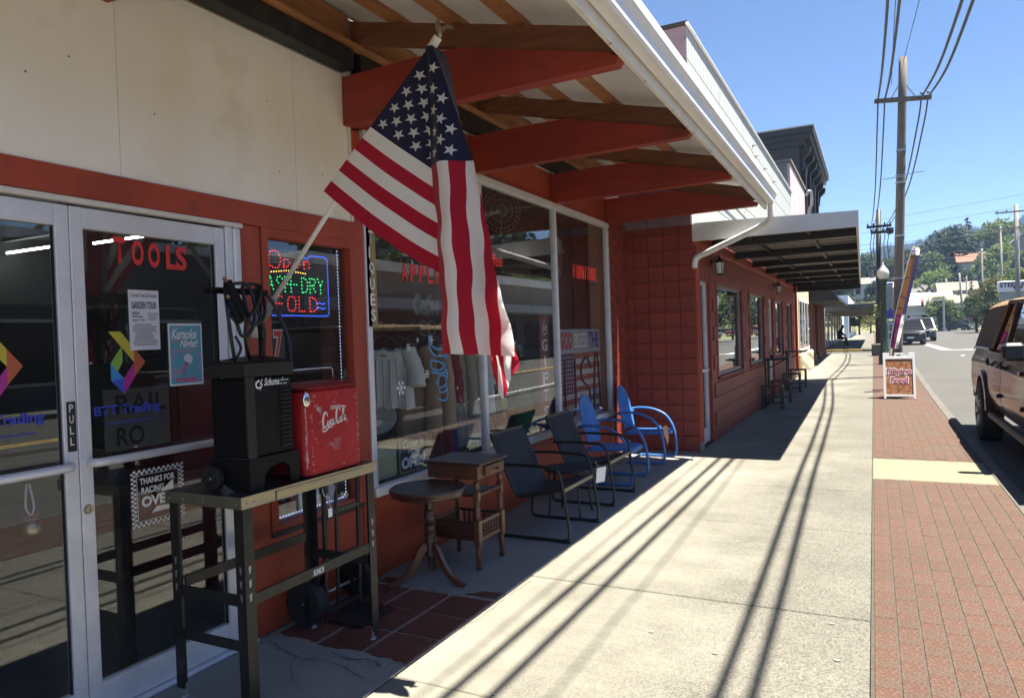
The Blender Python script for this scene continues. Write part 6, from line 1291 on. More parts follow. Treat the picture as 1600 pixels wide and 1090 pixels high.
for wd_, y, w2, m_, mo in (('GOD', by0 + .05, .34, 'red_letter', 'dark_letter'), ('BLESS', by0 + .46, .42, 'white_letter', 'grey_letter'), ('THE', by0 + .93, .34, 'blue_letter', 'dark_letter')):
    text('lettering', wd_, mo, t, (bx + .001, y - .012, 1.43), UY, UZ, w2 + .024, .205, bold=.05); text('lettering', wd_, m_, t, (bx + .002, y, 1.44), UY, UZ, w2, .185, bold=.02)
text('lettering', 'USA', 'dark_letter', t, (bx + .008, by0 + .08, .70), UY, UZ, 1.05, .62, bold=-.0) if False else None
g = MB()
for q in ([(.12, .68), (.12, .12), (.28, .02), (.42, .12), (.42, .68)], [(.95, .55), (.80, .68), (.62, .58), (.66, .42), (.86, .3), (.9, .12), (.72, .02), (.55, .12)], [(1.02, .02), (1.1, .66), (1.2, .66), (1.26, .02)]): g.tube([(bx + .012, by0 + a, .64 + c_) for a, c_ in spl(q, 6)], .012, 6)
g.build('wire_letters', 'dark_letter', t)
# standing cardboard cut-out of a person in a wide hat
t = thing('standee', 'dim cardboard cut-out of a person in a wide brimmed hat in the far window', 'standee', (-3.55, 8.4, .5)); mat('card_dark', (.06, .045, .036), .9, var=.5, scale=4); mat('card_hat', (.26, .23, .19), .9); mat('card_face', (.20, .13, .10), .9)
sc2 = lambda q: [(8.42 + u * .9, .5 + v * 2.35) for u, v in q]
g = MB(); g.prism(sc2([(-.20, 0), (.2, 0), (.22, .3), (.25, .55), (.28, .72), (.2, .80), (.07, .83), (-.07, .83), (-.2, .80), (-.27, .7), (-.24, .5), (-.2, .3)]), (-3.56, 0, 0), UY, UZ, (.008, 0, 0)); g.build('figure', 'card_dark', t)
g = MB(); g.prism(sc2([(-.08, .81), (.08, .81), (.1, .87), (.09, .92), (-.09, .92), (-.1, .87)]), (-3.551, 0, 0), UY, UZ, (.004, 0, 0)); g.build('face', 'card_face', t)
g = MB(); g.prism(sc2([(-.22, .92), (-.12, .91), (.1, .91), (.2, .935), (.1, .94), (.08, .99), (0, .985), (-.08, .995), (-.1, .935)]), (-3.549, 0, 0), UY, UZ, (.005, 0, 0)); g.build('hat', 'card_hat', t)
mat('wood_panel', (.045, .018, .014), .7, var=.3, scale=3, stretch=(1, 6, .4))
for i in range(9): MB().box(-3.76, -3.74 + .004 * (i % 2), 7.2 + i * .24, 7.2 + i * .24 + .236, .5, 3.08).build('board', 'wood_panel', shop)
# ================================================================== STREET THINGS
# ---- A-frame sign
mat('plastic_white', (.78, .79, .80), .4); mat('food_print', (.34, .06, .03), .6, scale=13, col2=(.40, .24, .09), contrast=(.42, .58), speck=(17, (.035, .05, .012), .95, .56))
t = thing('sandwich_board', 'white A-frame sign board lettered Filipino Food on the brick paving', 'sign', (.46, 17.4, gz(17.4))); g0 = gz(17.4)
def aface(sy, nm):
    p = empty('panel', (.46, 17.4 + sy * .25, g0), 0, t); up = Vector((0, -sy * .26, .965)).normalized(); base = Vector((.162, 17.4 + sy * .27, g0 + .005)); w_ = .60; H_ = .99; n = Vector((0, sy, .26)).normalized()
    def bx(b, u0, u1, v0, v1, d0, d1):
        c_ = [base + Vector((u, 0, 0)) + up * v + n * d for d in (d0, d1) for u, v in ((u0, v0), (u1, v0), (u1, v1), (u0, v1))]; b.add(c_, [(3, 2, 1, 0), (4, 5, 6, 7), (0, 1, 5, 4), (1, 2, 6, 5), (2, 3, 7, 6), (3, 0, 4, 7)])
    b = MB(); bx(b, 0, .045, 0, H_ - .08, -.02, .02); bx(b, w_ - .045, w_, 0, H_ - .08, -.02, .02); bx(b, .045, w_ - .045, .045, .09, -.019, .019); bx(b, .045, w_ - .045, H_ - .13, H_ - .08, -.019, .019); bx(b, 0, .12, H_ - .08, H_, -.018, .018); bx(b, w_ - .12, w_, H_ - .08, H_, -.018, .018)
    bx(b, .22, .25, H_ - .08, H_ - .015, -.012, .012); bx(b, .35, .38, H_ - .08, H_ - .015, -.012, .012); bx(b, .22, .38, H_ - .03, H_, -.012, .012); fixn(b.build('frame', 'plastic_white', p))
    b = MB(); bx(b, .045, w_ - .045, .09, H_ - .13, -.008, .010); fixn(b.build('poster', 'food_print', p)); return base, up, n, p
base, up, n, pn = aface(-1, 'f'); aface(1, 'b')
for wd_, u0, v0, w2, h2 in (('Filipino', .068, .50, .465, .155), ('Food', .145, .335, .315, .13)):
    text('lettering', wd_, 'white_letter', pn, base + Vector((u0 - .017, 0, 0)) + up * (v0 - .015) + n * .0125, UX, up, w2 + .034, h2 + .03, bold=.12); text('lettering', wd_, 'berry', pn, base + Vector((u0, 0, 0)) + up * v0 + n * .0145, UX, up, w2, h2, bold=.025) if ('berry' in M or mat('berry', (.45, .03, .07), .5)) else 0
# ---- feather flag
ff = thing('feather_flag', 'tall orange and purple feather banner leaning behind the sandwich board', 'banner', (.33, 19, gz(19))); mat('ban_orange', (.34, .15, .05), .7, trans=.3, var=.15); mat('ban_purple', (.12, .02, .07), .7, trans=.3); mat('ban_lilac', (.42, .38, .60), .7, trans=.3); mat('ban_olive', (.36, .33, .14), .7, trans=.3); mat('ban_blue', (.10, .08, .20), .7, trans=.3); mat('ban_white', (.7, .68, .68), .7, trans=.3); mat('ban_black', (.02, .02, .03), .7)
pole = spl([(.26, 19, gz(19) + .02), (.31, 19, .9), (.44, 19, 1.7), (.62, 19, 2.5), (.80, 19, 3.2), (.87, 19, 3.36), (.90, 19, 3.30)], 6)
MB().tube(pole, .012, 6).build('pole', 'white_letter', ff)
def bl(v): # left edge along pole, right edge
    i = min(len(pole) - 2, int((.2 + .78 * v) * (len(pole) - 1))); return Vector(pole[i])
bands = [(0, .22, 'ban_purple', 'ban_white'), (.22, .62, 'ban_orange', 'ban_blue'), (.62, .72, 'ban_lilac', 'ban_white'), (.72, .88, 'ban_olive', 'ban_olive'), (.88, 1.0, 'ban_lilac', 'ban_lilac')]
for a, c_, m1_, m2_ in bands:
    for k, m_ in ((0, m1_), (1, m2_)):
        def fn(u, v):
            q = a + (c_ - a) * v; p = bl(q); wd = .235 * math.sin(math.pi * (.16 + .80 * q)) ** .5 * (1 - .35 * q); uu = (u + k) / 2
            if k == 0: uu = u * .62
            else: uu = .62 + u * .38
            return (p.x + wd * uu, p.y + .04 * math.sin(uu * 4 + q * 5), p.z - wd * uu * .18)
        MB().grid(fn, 4, 10).build('banner_panel', m_, ff, smooth=True)
for q in (.26, .33, .45, .58, .66): p = bl(q); MB().bar((p.x + .01, p.y - .045, p.z), (p.x + .12, p.y - .03, p.z + random.uniform(-.08, .08)), .004, .02).build('print_mark', 'ban_black', ff)
for a in (0, 90, 180, 270): MB().bar((.26, 19, gz(19) + .03), (.26 + .33 * math.cos(R(a)), 19 + .33 * math.sin(R(a)), gz(19) + .012), .025, .015).build('base_leg', 'black_metal', ff)
# ---- utility poles
mat('pole_wood', (.16, .14, .12), .9, scale=3, col2=(.085, .074, .064), stretch=(6, 6, .4), bump=.4, bscale=12); mat('pole_grey', (.30, .285, .265), .9, scale=2, col2=(.2, .19, .175), stretch=(5, 5, .4)); mat('wire', (.03, .03, .033), .6)
up_ = thing('utility_pole', 'nearest wooden utility pole with one crossarm behind the feather banner', 'utility pole', (.55, 23, gz(23)))
pb, pt = Vector((.55, 23, gz(23) - .2)), Vector((.905, 23, 9.04)); MB().tube([pb.lerp(pt, i / 8) for i in range(9)], [.135 - .03 * i / 8 for i in range(9)], 12).build('shaft', 'pole_wood', up_, smooth=True)
AZ = 7.85; pc = pb.lerp(pt, .86)
MB().bar((.16, 22.84, AZ + .05), (1.56, 22.84, AZ - .08), .09, .115).build('crossarm', 'pole_wood', up_)
for s, x in ((-1, .50), (1, 1.22)): MB().bar((x - s * .05 + (.0), 22.80, AZ), (pc.x + .1 * s, 22.84, AZ + .36), .012, .03).build('arm_brace', 'galv', up_)
for x in (.25, .42, 1.32, 1.48): MB().lathe([(.03, 0), (.035, .03), (.02, .06)], (x, 22.84, AZ + .04), 8).build('clamp', 'black_metal', up_)
for z in (5.75, 5.68): MB().bar((.62 - .3 * (z < 5.7), 22.85, z), (1.35 if z > 5.7 else .9, 22.85, z + .03), .02, .02).build('steel_rod', 'galv', up_)
for z in (6.6, 5.7, 4.2, 3.0): p = pb.lerp(pt, z / 9.2); MB().tube([p - Vector((0, 0, .02)), p + Vector((0, 0, .02))], .135, 12).build('pole_band', 'galv', up_)
for i in range(26): z = random.uniform(.5, 2.4); a = random.uniform(-2.6, -.6); p = pb.lerp(pt, (z + .2) / 9.2); MB().bar(p + Vector((.128 * math.cos(a), .128 * math.sin(a), 0)), p + Vector((.14 * math.cos(a), .14 * math.sin(a), .002)), .006, .006).build('staple', 'galv', up_)
def upole(lab, x, y, z1, r_, arms, m_='pole_grey', z0=None, lean=0):
    zb = (gz(y) - .3 if y < 130 else hillz(x, y) - .5) if z0 is None else z0; t = thing('utility_pole', lab, 'utility pole', (x, y, zb), 0, 'utility poles down the street'); MB().tube([(x, y, zb), (x + lean * .5, y, (zb + z1) / 2), (x + lean, y, z1)], [r_, r_ * .9, r_ * .75], 8).build('shaft', m_, t, smooth=True)
    for z, hw in arms:
        MB().bar((x + lean - hw, y - .15, z), (x + lean + hw, y - .15, z), .1, .13).build('crossarm', m_, t)
        for s in (-.9, -.45, .45, .9): MB().lathe([(.03, 0), (.05, .06), (.03, .14)], (x + lean + hw * s, y - .15, z + .06), 6).build('insulator', 'black_metal', t)
    return t
p2 = upole('dark pole with crossarm and hanging cables behind the lamp post', .22, 45, 8.0, .16, [(7.05, .62), (6.72, .4)], 'char_wood', lean=.17)
MB().lathe([(.0, -.2), (.16, -.16), (.2, .0), (.18, .16), (.0, .18)], (.92, 44.8, 6.75), 10).build('cable_can', 'black_metal', p2)
for x in (-.05, .1, .62, .8): MB().tube(spl([(x, 44.8, 7.0), (x + .05, 44.8, 6.5), (x - .02, 44.8, 6.0), (x + .04, 44.8, 5.2)], 4), .022, 5).build('hanging_cable', 'wire', p2)
upole('tall grey pole with two crossarms at the right edge', 10.45, 70, 10.9, .19, [(10.3, 1.45), (9.0, 1.45)]); upole('grey pole between the trees left of the gabled house', 15.0, 112, 13.8, .17, [(13.4, .5)]); upole('grey pole with a T arm in front of the broad tree', 14.3, 125, 12.2, .17, [(11.8, .9)], lean=.1); upole('thin leaning pole by the far parked cars', 12.3, 128, 9.0, .17, [(8.2, .7)], lean=-.5); upole('short grey pole beside the red-roofed house', 14.9, 150, 9.6, .16, [(9.2, .4)])
# ---- lamp post
lp_ = thing('lamp_post', 'dark green lamp post with white acorn globe beside the wooden pole', 'lamp post', (.33, 28, gz(28))); mat('lamp_green', (.010, .035, .030), .4); mat('globe', (.60, .61, .56), .25, trans=.25, spec=.6); zz = gz(28)
MB().lathe([(.2, 0), (.2, .25), (.15, .32), (.13, .7), (.1, .78), (.088, .85), (.075, 2.7), (.095, 2.74), (.095, 2.8), (.13, 2.88), (.15, 2.93), (.0, 2.93)], (.33, 28, zz), 14).build('post', 'lamp_green', lp_, ang=35)
MB().lathe([(.11, 2.70), (.165, 2.77), (.192, 2.88), (.172, 3.0), (.115, 3.07), (.08, 3.10)], (.33, 28, zz + .25), 16).build('globe', 'globe', lp_, smooth=True); MB().lathe([(.08, 3.10), (.095, 3.12), (.055, 3.16), (.03, 3.2), (.04, 3.24), (.0, 3.30)], (.33, 28, zz + .25), 12).build('globe_cap', 'globe', lp_, ang=40)
t = thing('hanging_basket', 'small flower basket fixed to the dark pole', 'plant', (.05, 44, 2.2)); g = MB()
for i in range(120): p = Vector((.0 + random.gauss(0, .16), 44.2 + random.gauss(0, .16), 2.3 + random.gauss(0, .35))); g.bar(p, p + Vector((random.uniform(-.1, .1), random.uniform(-.1, .1), .05)), .08, .01)
mat('basket_leaf', (.16, .22, .06), .7, trans=.2); tag(g.build('flowers', 'basket_leaf', t), kind='stuff')
# ---- road signs
t = thing('street_sign', 'back of a grey road sign above a blue sign on one post', 'sign', (.62, 40, gz(40))); MB().tube([(.63, 40, gz(40)), (.66, 40, 3.6)], .035, 8).build('post', 'galv', t); MB().box(.40, .88, 39.94, 39.96, 2.35, 3.52, .004).build('sign_back', 'alu_dark', t); MB().box(.38, .92, 39.90, 39.92, 1.9, 2.28, .004).build('blue_plate', 'blue_letter', t); MB().box(.36, .90, 40.05, 40.07, 3.5, 3.64, .004).build('name_plate', 'blue_letter', t)
t = thing('planter', 'pale concrete planter box on the far sidewalk', 'planter', (.1, 33, gz(33))); MB().box(-.1, .28, 33.4, 33.9, gz(33), gz(33) + .5, .03).build('tub', 'concrete', t); MB().box(-.06, .24, 33.44, 33.86, gz(33) + .5, gz(33) + .51).build('soil', 'paver_bed', t)
# ---- overhead cables
def wirez(lab, pts, r_, name='overhead_cable', grp='overhead cables'):
    tag(MB().tube(spl(pts, 10), r_, 6).build(name, 'wire', smooth=True), lab, 'cable', grp)
def sagz(y): return 5.9 + .0042 * (y - 2) ** 2
for i, (x3, x12, xa, lab) in enumerate(((.19, .29, .25, 'leftmost thick cable running overhead to the near pole'), (.36, .44, .42, 'second thick cable overhead, left end of the crossarm'), (1.27, 1.26, 1.32, 'third thick cable overhead, right side of the crossarm'), (1.39, 1.385, 1.48, 'rightmost thick cable overhead to the crossarm end'))):
    dz = (0, -.05, -.06, -.12)[i]; wirez(lab, [(x3 + .5, -22, sagz(-22)), (x3 + .25, -12, sagz(-12)), (x3, 0, sagz(0) + dz), (x3 + .02, 4, sagz(4) + dz), (x12 - .02, 9, sagz(9) + dz), (x12, 12, sagz(12) + dz), (.5 * (x12 + xa), 17, sagz(17) + dz), (xa, 22.82, AZ + .06 - .0 * i - .09 * (xa - .2))], .024)
for i, (xa, xb, lab) in enumerate(((.25, .0, 'left cable between the near pole and the dark pole'), (.42, .15, 'second cable between the near pole and the dark pole'), (1.32, .75, 'third cable between the near pole and the dark pole'), (1.48, .9, 'right cable between the near pole and the dark pole'))):
    wirez(lab, [(xa, 22.86, AZ), (xa - .02, 24.5, AZ - .35), (xa * .7 + xb * .3, 30, 6.75), (xa * .35 + xb * .65, 38, 6.75), (xb, 44.8, 7.1)], .022)
wirez('thin wire from the pole top overhead to the upper right', [(.905, 23, 8.9), (1.1, 14, 8.2), (1.3, 4, 7.9), (1.5, -10, 8.4)], .008); wirez('thin wire from the left crossarm overhead', [(.60, 22.9, 8.3), (.5, 14, 7.6), (.55, 4, 7.3), (.7, -10, 7.6)], .008)
for i, (a, c_, lab) in enumerate((((-30, 80, 9.2), (60, 88, 19.5), 'upper thin service wire crossing the sky to the right'), ((-30, 82, 8.6), (60, 90, 18.2), 'second thin service wire crossing the sky to the right'), ((-20, 60, 6.2), (50, 64, 11.6), 'third thin service wire crossing the sky'), ((-12, 47, 7.0), (12, 69, 8.8), 'wire from the dark pole across to the right-hand pole'), ((-14, 47, 6.4), (12, 60, 6.2), 'lower horizontal wire across the street'), ((10.4, 70, 8.95), (30, 60, 12.8), 'wire running right from the tall grey pole'), ((9.2, 70, 10.4), (15, 112, 13.6), 'wire from the tall grey pole to the next pole'))):
    a, c_ = Vector(a), Vector(c_); m_ = (a + c_) / 2 - Vector((0, 0, .5)); wirez(lab, [tuple(a), tuple(m_), tuple(c_)], .014 if i < 6 else .012, 'service_wire', 'thin service wires')
t = thing('cable_splice', 'black oval loop of spare cable hanging on the street wire', 'cable', (4.3, 52, 6.4))
for r_ in (.26, .32): MB().tube([(5.2 + r_ * 1.7 * math.cos(R(a)), 56, 6.12 + r_ * .45 * math.sin(R(a))) for a in range(0, 360, 20)], .03, 6, closed=True).build('loop', 'wire', t)
for k in range(5): MB().bar((4.75 + k * .22, 56, 6.0), (4.9 + k * .2, 56, 6.26), .03, .03).build('lashing', 'wire', t)
# ---- traffic signals
t = thing('traffic_signal', 'traffic signal mast arm with two red lights over the junction', 'traffic signal', (8.6, 118, gz(118))); MB().tube([(8.9, 118, 0), (8.9, 118, 5.3)], .13, 8).build('mast', 'galv', t); MB().tube([(8.9, 118, 4.75), (3.6, 118, 4.72)], .07, 8).build('arm', 'galv', t)
for x in (4.15, 6.3):
    hd_ = empty('signal_head', (x, 117.8, 4.6), 0, t); MB().box(x - .17, x + .17, 117.7, 117.9, 3.95, 5.0, .02).build('housing', 'brown_leather', hd_); MB().lathe([(0, 0), (.15, 0)], (x, 117.69, 4.82), 12, Matrix.Rotation(R(90), 4, 'X')).build('lens', 'traffic_red', hd_)
    for z in (4.48, 4.15): MB().lathe([(0, 0), (.13, 0)], (x, 117.69, z), 10, Matrix.Rotation(R(90), 4, 'X')).build('lens', 'dark_letter', hd_)
# ---- pole sign
t = thing('pole_sign', 'white roadside sign board lettered Steelhead in front of the trees', 'sign', (10.3, 72, 0)); MB().box(9.35, 12.2, 72, 72.3, 3.95, 4.85, .04).build('upper_board', 'plastic_white', t); MB().box(9.45, 12.2, 72.02, 72.28, 3.3, 3.88, .04).build('lower_board', 'cornice_lit', t); MB().tube([(10.9, 72.1, 0), (10.9, 72.1, 3.95)], .1, 8).build('post', 'galv', t)
text('lettering', 'STEELHEAD', 'navy', t, (9.5, 71.985, 4.33), UX, UZ, 2.6, .42, bold=.04); MB().lathe([(0, 0), (.26, 0)], (10.75, 71.98, 4.28), 14, Matrix.Rotation(R(90), 4, 'X') @ Matrix.Diagonal((1.2, .8, 1)).to_4x4()).build('emblem', 'navy', t)

# ================================================================== SOFT-TOP OFF-ROADER
mat('jeep_paint', (.045, .013, .010), .13, .0, coat=.0, spec=.14); mat('soft_top', (.26, .165, .09), .9, var=.15, bump=.15, bscale=60); mat('soft_side', (.062, .042, .030), .85, bump=.1, bscale=40); mat('seat_tan', (.30, .22, .15), .7); mat('jeep_black', (.014, .014, .016), .5)  # roof fabric lighter than the sides, sunlight put into its colour
jp = thing('off_roader', 'maroon soft-top off-road vehicle parked at the kerb on the right', 'car', (2.3, 10.7, -.13)); JX0, JX1 = 1.42, 3.20; GZ = -.135
RA, FA = 12.45, 8.3; WR = .42
def arch(yc, r_, a0, a1, n=8): return [(yc + r_ * math.cos(R(a0 + (a1 - a0) * k / n)), GZ + .44 + r_ * math.sin(R(a0 + (a1 - a0) * k / n))) for k in range(n + 1)]
side = [(13.98, .50), (14.0, 1.02), (13.95, 1.17), (11.7, 1.19), (9.95, 1.18), (9.85, 1.13), (8.35, 1.06), (8.28, .95), (8.28, .42)] + arch(FA, .52, 180 + 10, -10)[::1] + [(9.7, .36), (11.75, .36)]
side = [(13.98, .50), (14.0, 1.02), (13.95, 1.17), (11.7, 1.19), (9.20, 1.18), (9.10, 1.13), (7.60, 1.06), (7.50, .95), (7.50, .42)] + [(y, z) for y, z in arch(FA, .52, 190, -5)] + [(8.92, .36), (11.8, .36)] + [(y, z) for y, z in arch(RA, .52, 185, -10)]
g = MB(); n_ = len(side); vs = []
for x, k in ((JX0 + .05, .0), (JX0, 1), (JX1, 1), (JX1 - .05, 0)): vs += [(x, y, z) for y, z in side]
# bulged side: inset upper edge
vs = []
for x, dx in ((JX0 + .05, 1), (JX1 - .05, -1)):
    for y, z in side: vs.append((x + dx * .03 * max(0, (z - .85) / .35), y, z))
g.add(vs, [tuple(range(n_ - 1, -1, -1)), tuple(range(n_, 2 * n_))] + [(i, (i + 1) % n_, n_ + (i + 1) % n_, n_ + i) for i in range(n_)]); body = fixn(g.build('body', 'jeep_paint', jp)); bv = body.modifiers.new('b', 'BEVEL'); bv.width = .03; bv.segments = 3; bv.limit_method = 'ANGLE'; bv.angle_limit = R(35)
body.data.polygons.foreach_set('use_smooth', [True] * len(body.data.polygons)); body.data.set_sharp_from_angle(angle=R(40))
# curved side skins over the core
def sidex(z): return JX0 + .055 * max(0, (z - .98) / .2) ** 1.5 - .014 * math.exp(-((z - .98) / .06) ** 2) + .028 * math.cos(min(1, max(-1, (z - .72) / .34)) * math.pi / 2) * -1 + .05 * max(0, (.58 - z) / .22) ** 1.4 + .012
def wing(y0, y1, yc, nm):
    def lo(y): d = abs(y - yc); return max(.44, GZ + .44 + math.sqrt(max(0, .53 ** 2 - d * d))) if d < .53 else .44
    for s, X0 in ((1, 0), (-1, 1)):
        def fn(u, v):
            y = y0 + (y1 - y0) * u; z = lo(y) + (1.165 - lo(y)) * v; e = .10 * max(0, (y - 13.75) / .25) ** 2 if y > 13.75 else 0; x = sidex(z) + e
            return (x if s == 1 else JX0 + JX1 - x, y, z)
        MB().grid(fn, 46, 20).build('quarter_skin', 'jeep_paint', jp, smooth=True)
wing(11.88, 13.99, RA, 'rear'); wing(7.55, 9.12, FA, 'front')
# doors slightly proud with a curved skin
def door_skin(y0, y1, nm):
    d = empty('door', (JX0, y0, .4), 0, jp)
    def fn(u, v):
        y = y0 + (y1 - y0) * u; z = .40 + .765 * v; return (sidex(z) - .006 - .004 * math.sin(math.pi * u), y, z)
    MB().grid(fn, 14, 22).build('skin', 'jeep_paint', d, smooth=True)
    e = [fn(0, v / 10) for v in range(11)] + [fn(1, v / 10) for v in range(10, -1, -1)]; MB().tube([(p[0] + .012, p[1], p[2]) for p in e], .008, 5).build('seam', 'jeep_black', d)
    hy = y1 - .14; MB().box(JX0 - .075, JX0 - .035, hy - .11, hy + .11, 1.03, 1.065, .012).build('handle', 'jeep_black', d); MB().box(JX0 - .05, JX0 - .02, hy - .07, hy + .05, .99, 1.09, .012).build('handle_cup', 'jeep_black', d)
    for z in (.62, 1.0): MB().box(JX0 - .06, JX0 - .015, y0 + .0, y0 + .10, z, z + .05, .01).build('hinge', 'jeep_paint', d)
door_skin(10.78, 11.86, 'r'); door_skin(9.15, 10.74, 'f')
# rear quarter highlight rail and rear corner
MB().tube(spl([(JX0 + .03, 11.8, 1.20), (JX0 + .02, 12.8, 1.20), (JX0 + .04, 13.7, 1.18), (JX0 + .2, 13.97, 1.16)], 4), .018, 8).build('belt_rail', 'jeep_paint', jp, smooth=True)
MB().box(JX0 + .02, JX0 + .10, 13.95, 14.06, .72, 1.0, .02).build('tail_light', 'cooler_lid', jp); MB().box(JX0 + .05, JX1 - .05, 13.95, 14.22, .33, .55, .03).build('rear_bumper', 'jeep_black', jp); MB().box(JX0 - .04, JX0 + .06, 8.95, 11.8, .26, .34, .02).build('side_step', 'jeep_black', jp)
for yc in (RA, FA):
    for sx, xx in ((-1, JX0), (1, JX1)):
        pr = arch(yc, .575, 176, 4, 12); pi_ = arch(yc, .50, 176, 4, 12); g = MB(); vs = [(xx + sx * .045, y, z) for y, z in pr] + [(xx + sx * .05, y, z) for y, z in pi_] + [(xx - sx * .05, y, z + .02) for y, z in pr] + [(xx - sx * .3, y, z) for y, z in pi_]; m_ = len(pr)
        g.add(vs, [(i, i + 1, m_ + i + 1, m_ + i) for i in range(m_ - 1)] + [(2 * m_ + i, 2 * m_ + i + 1, i + 1, i) for i in range(m_ - 1)] + [(m_ + i, m_ + i + 1, 3 * m_ + i + 1, 3 * m_ + i) for i in range(m_ - 1)]); fixn(g.build('fender_flare', 'jeep_paint' if yc == RA else 'jeep_black', jp, ang=40))
        wh = empty('wheel', (xx, yc, GZ + WR), 0, jp); mtx = Matrix.Rotation(R(90 * (-sx) * -1), 4, 'Y') if False else Matrix.Rotation(R(90 * sx), 4, 'Y'); wc = (xx + sx * -.06, yc, GZ + WR)
        MB().lathe([(.24, -.13), (.33, -.14), (.39, -.13), (.415, -.10), (.42, -.05), (.42, .05), (.415, .10), (.39, .13), (.33, .14), (.24, .13)], wc, 36, mtx).build('tyre', 'rubber', wh, ang=35)
        g = MB()
        for k in range(36):
            a = R(10 * k)
            for q, w_ in ((-.10, .05), (-.035, .045), (.035, .045), (.10, .05)):
                aa = a + (.06 if q in (-.035, .10) else 0); c_ = Vector((wc[0] + q, wc[1] + .422 * math.cos(aa), wc[2] + .422 * math.sin(aa))); d_ = Vector((0, -math.sin(aa), math.cos(aa))); g.bar(c_ - d_ * .024, c_ + d_ * .024, w_, .016, (0, math.cos(aa), math.sin(aa)))
        tag(g.build('tread_blocks', 'rubber', wh), kind='stuff')
        MB().lathe([(.0, .06), (.06, .062), (.07, .05), (.12, .035), (.21, .05), (.235, .12), (.245, .125), (.245, -.1)], wc, 28, mtx).build('rim', 'jeep_black', wh, ang=35)
        for k in range(5):
            for s in (-.10, .10): a = R(72 * k) + s; MB().bar((wc[0] + sx * .12, wc[1] + .07 * math.cos(a), wc[2] + .07 * math.sin(a)), (wc[0] + sx * .142, wc[1] + .225 * math.cos(a + s * .5), wc[2] + .225 * math.sin(a + s * .5)), .03, .03, (1, 0, 0)).build('spoke', 'alu', wh)
# cabin: soft top rear quarter, roof, frames, glass, seats
ix = .14
rear = [(13.95, 1.19), (13.52, 1.74), (13.25, 1.81), (11.30, 1.84), (11.82, 1.20)]
for xx, sx in ((JX0 + .07, 1), (JX1 - .07, -1)):
    g = MB(); vs = [(xx + sx * ix * ((z - 1.19) / .63) * 1.0, y, z) for y, z in rear] + [(xx + sx * (.02 + ix * ((z - 1.19) / .63)), y, z) for y, z in rear]; g.add(vs, [(0, 1, 2, 3, 4), (9, 8, 7, 6, 5)] + [(i, (i + 1) % 5, 5 + (i + 1) % 5, 5 + i) for i in range(5)]); fixn(g.build('quarter_panel', 'soft_side', jp))
def roofp(u, v):
    P_ = spl([(13.98, 1.18), (13.76, 1.45), (13.54, 1.74), (13.25, 1.835), (12.0, 1.865), (10.3, 1.87), (9.3, 1.83)], 5); k = u * (len(P_) - 1); i = min(len(P_) - 2, int(k)); f = k - i; y = P_[i][0] + (P_[i + 1][0] - P_[i][0]) * f; z = P_[i][1] + (P_[i + 1][1] - P_[i][1]) * f
    s = v * 2 - 1; hw = (JX1 - JX0) / 2 - .045 - ix * min(1, (z - 1.19) / .63); return ((JX0 + JX1) / 2 + s * hw, y, z + .02 * (1 - s ** 4) - .075 * abs(s) ** 14 + .010 * math.cos(y * 7.5) * (1 - s * s) + .012)
MB().grid(roofp, 40, 40).build('soft_roof', 'soft_top', jp, smooth=True)
for (a, c_) in (((11.66, 1.20), (10.40, 1.835)), ((10.72, 1.20), (10.62, 1.70)), ((9.80, 1.18), (9.55, 1.25))): pass
def pillar(y0, z0_, y1, z1_, w_, nm, m_='jeep_paint'):
    for xx, sx in ((JX0 + .055, 1), (JX1 - .055, -1)): MB().bar((xx + sx * ix * (z0_ - 1.19) / .63, y0, z0_), (xx + sx * ix * (z1_ - 1.19) / .63, y1, z1_), w_, .05, (1, 0, 0)).build(nm, m_, jp)
pillar(11.84, 1.19, 11.28, 1.84, .07, 'door_frame'); pillar(10.80, 1.19, 10.70, 1.82, .08, 'b_pillar'); pillar(9.20, 1.17, 9.05, 1.80, .08, 'a_pillar'); pillar(11.30, 1.835, 9.05, 1.80, .05, 'roof_rail')
for y0, y1, y2, y3 in ((11.78, 11.26, 10.76, 10.86), (10.76, 10.68, 9.10, 9.24)):
    for xx, sx in ((JX0 + .062, 1), (JX1 - .062, -1)): g = MB(); g.add([(xx, y0, 1.20), (xx + sx * ix * .95, y1, 1.79), (xx + sx * ix * .95, y2, 1.79), (xx, y3, 1.20)], [(0, 1, 2, 3)]); g.build('window', 'pane_far', jp)
g = MB(); g.add([(JX0 + .12, 9.18, 1.18), (JX1 - .12, 9.18, 1.18), (JX1 - .24, 9.03, 1.79), (JX0 + .24, 9.03, 1.79)], [(0, 1, 2, 3)]); g.build('windshield', 'pane_far', jp)
for y in (12.1, 11.0):
    for x in (1.9, 2.7): sg = empty('seat', (x, y, .8), 0, jp); MB().box(x - .24, x + .24, y - .5, y, .75, .92, .05).build('cushion', 'seat_tan', sg); MB().box(x - .23, x + .23, y - .05, y + .1, .9, 1.5, .05).build('seat_back', 'seat_tan', sg); MB().box(x - .13, x + .13, y - .03, y + .08, 1.5, 1.68, .04).build('headrest', 'seat_tan', sg)
mr = empty('mirror', (JX0 - .15, 9.05, 1.27), 0, jp); MB().box(JX0 - .22, JX0 - .02, 8.98, 9.09, 1.17, 1.36, .03).build('housing', 'jeep_black', mr); MB().bar((JX0 - .05, 9.05, 1.2), (JX0 + .06, 9.2, 1.16), .05, .04).build('stalk', 'jeep_black', mr); MB().box(JX0 - .20, JX0 - .04, 9.091, 9.095, 1.19, 1.34).build('glass', 'chrome', mr)
MB().tube(spl([(JX0 + .25, 9.15, 1.82), (1.8, 9.1, 1.85), (2.8, 9.1, 1.85), (JX1 - .25, 9.15, 1.82)], 3), .03, 6).build('header_rail', 'jeep_black', jp)
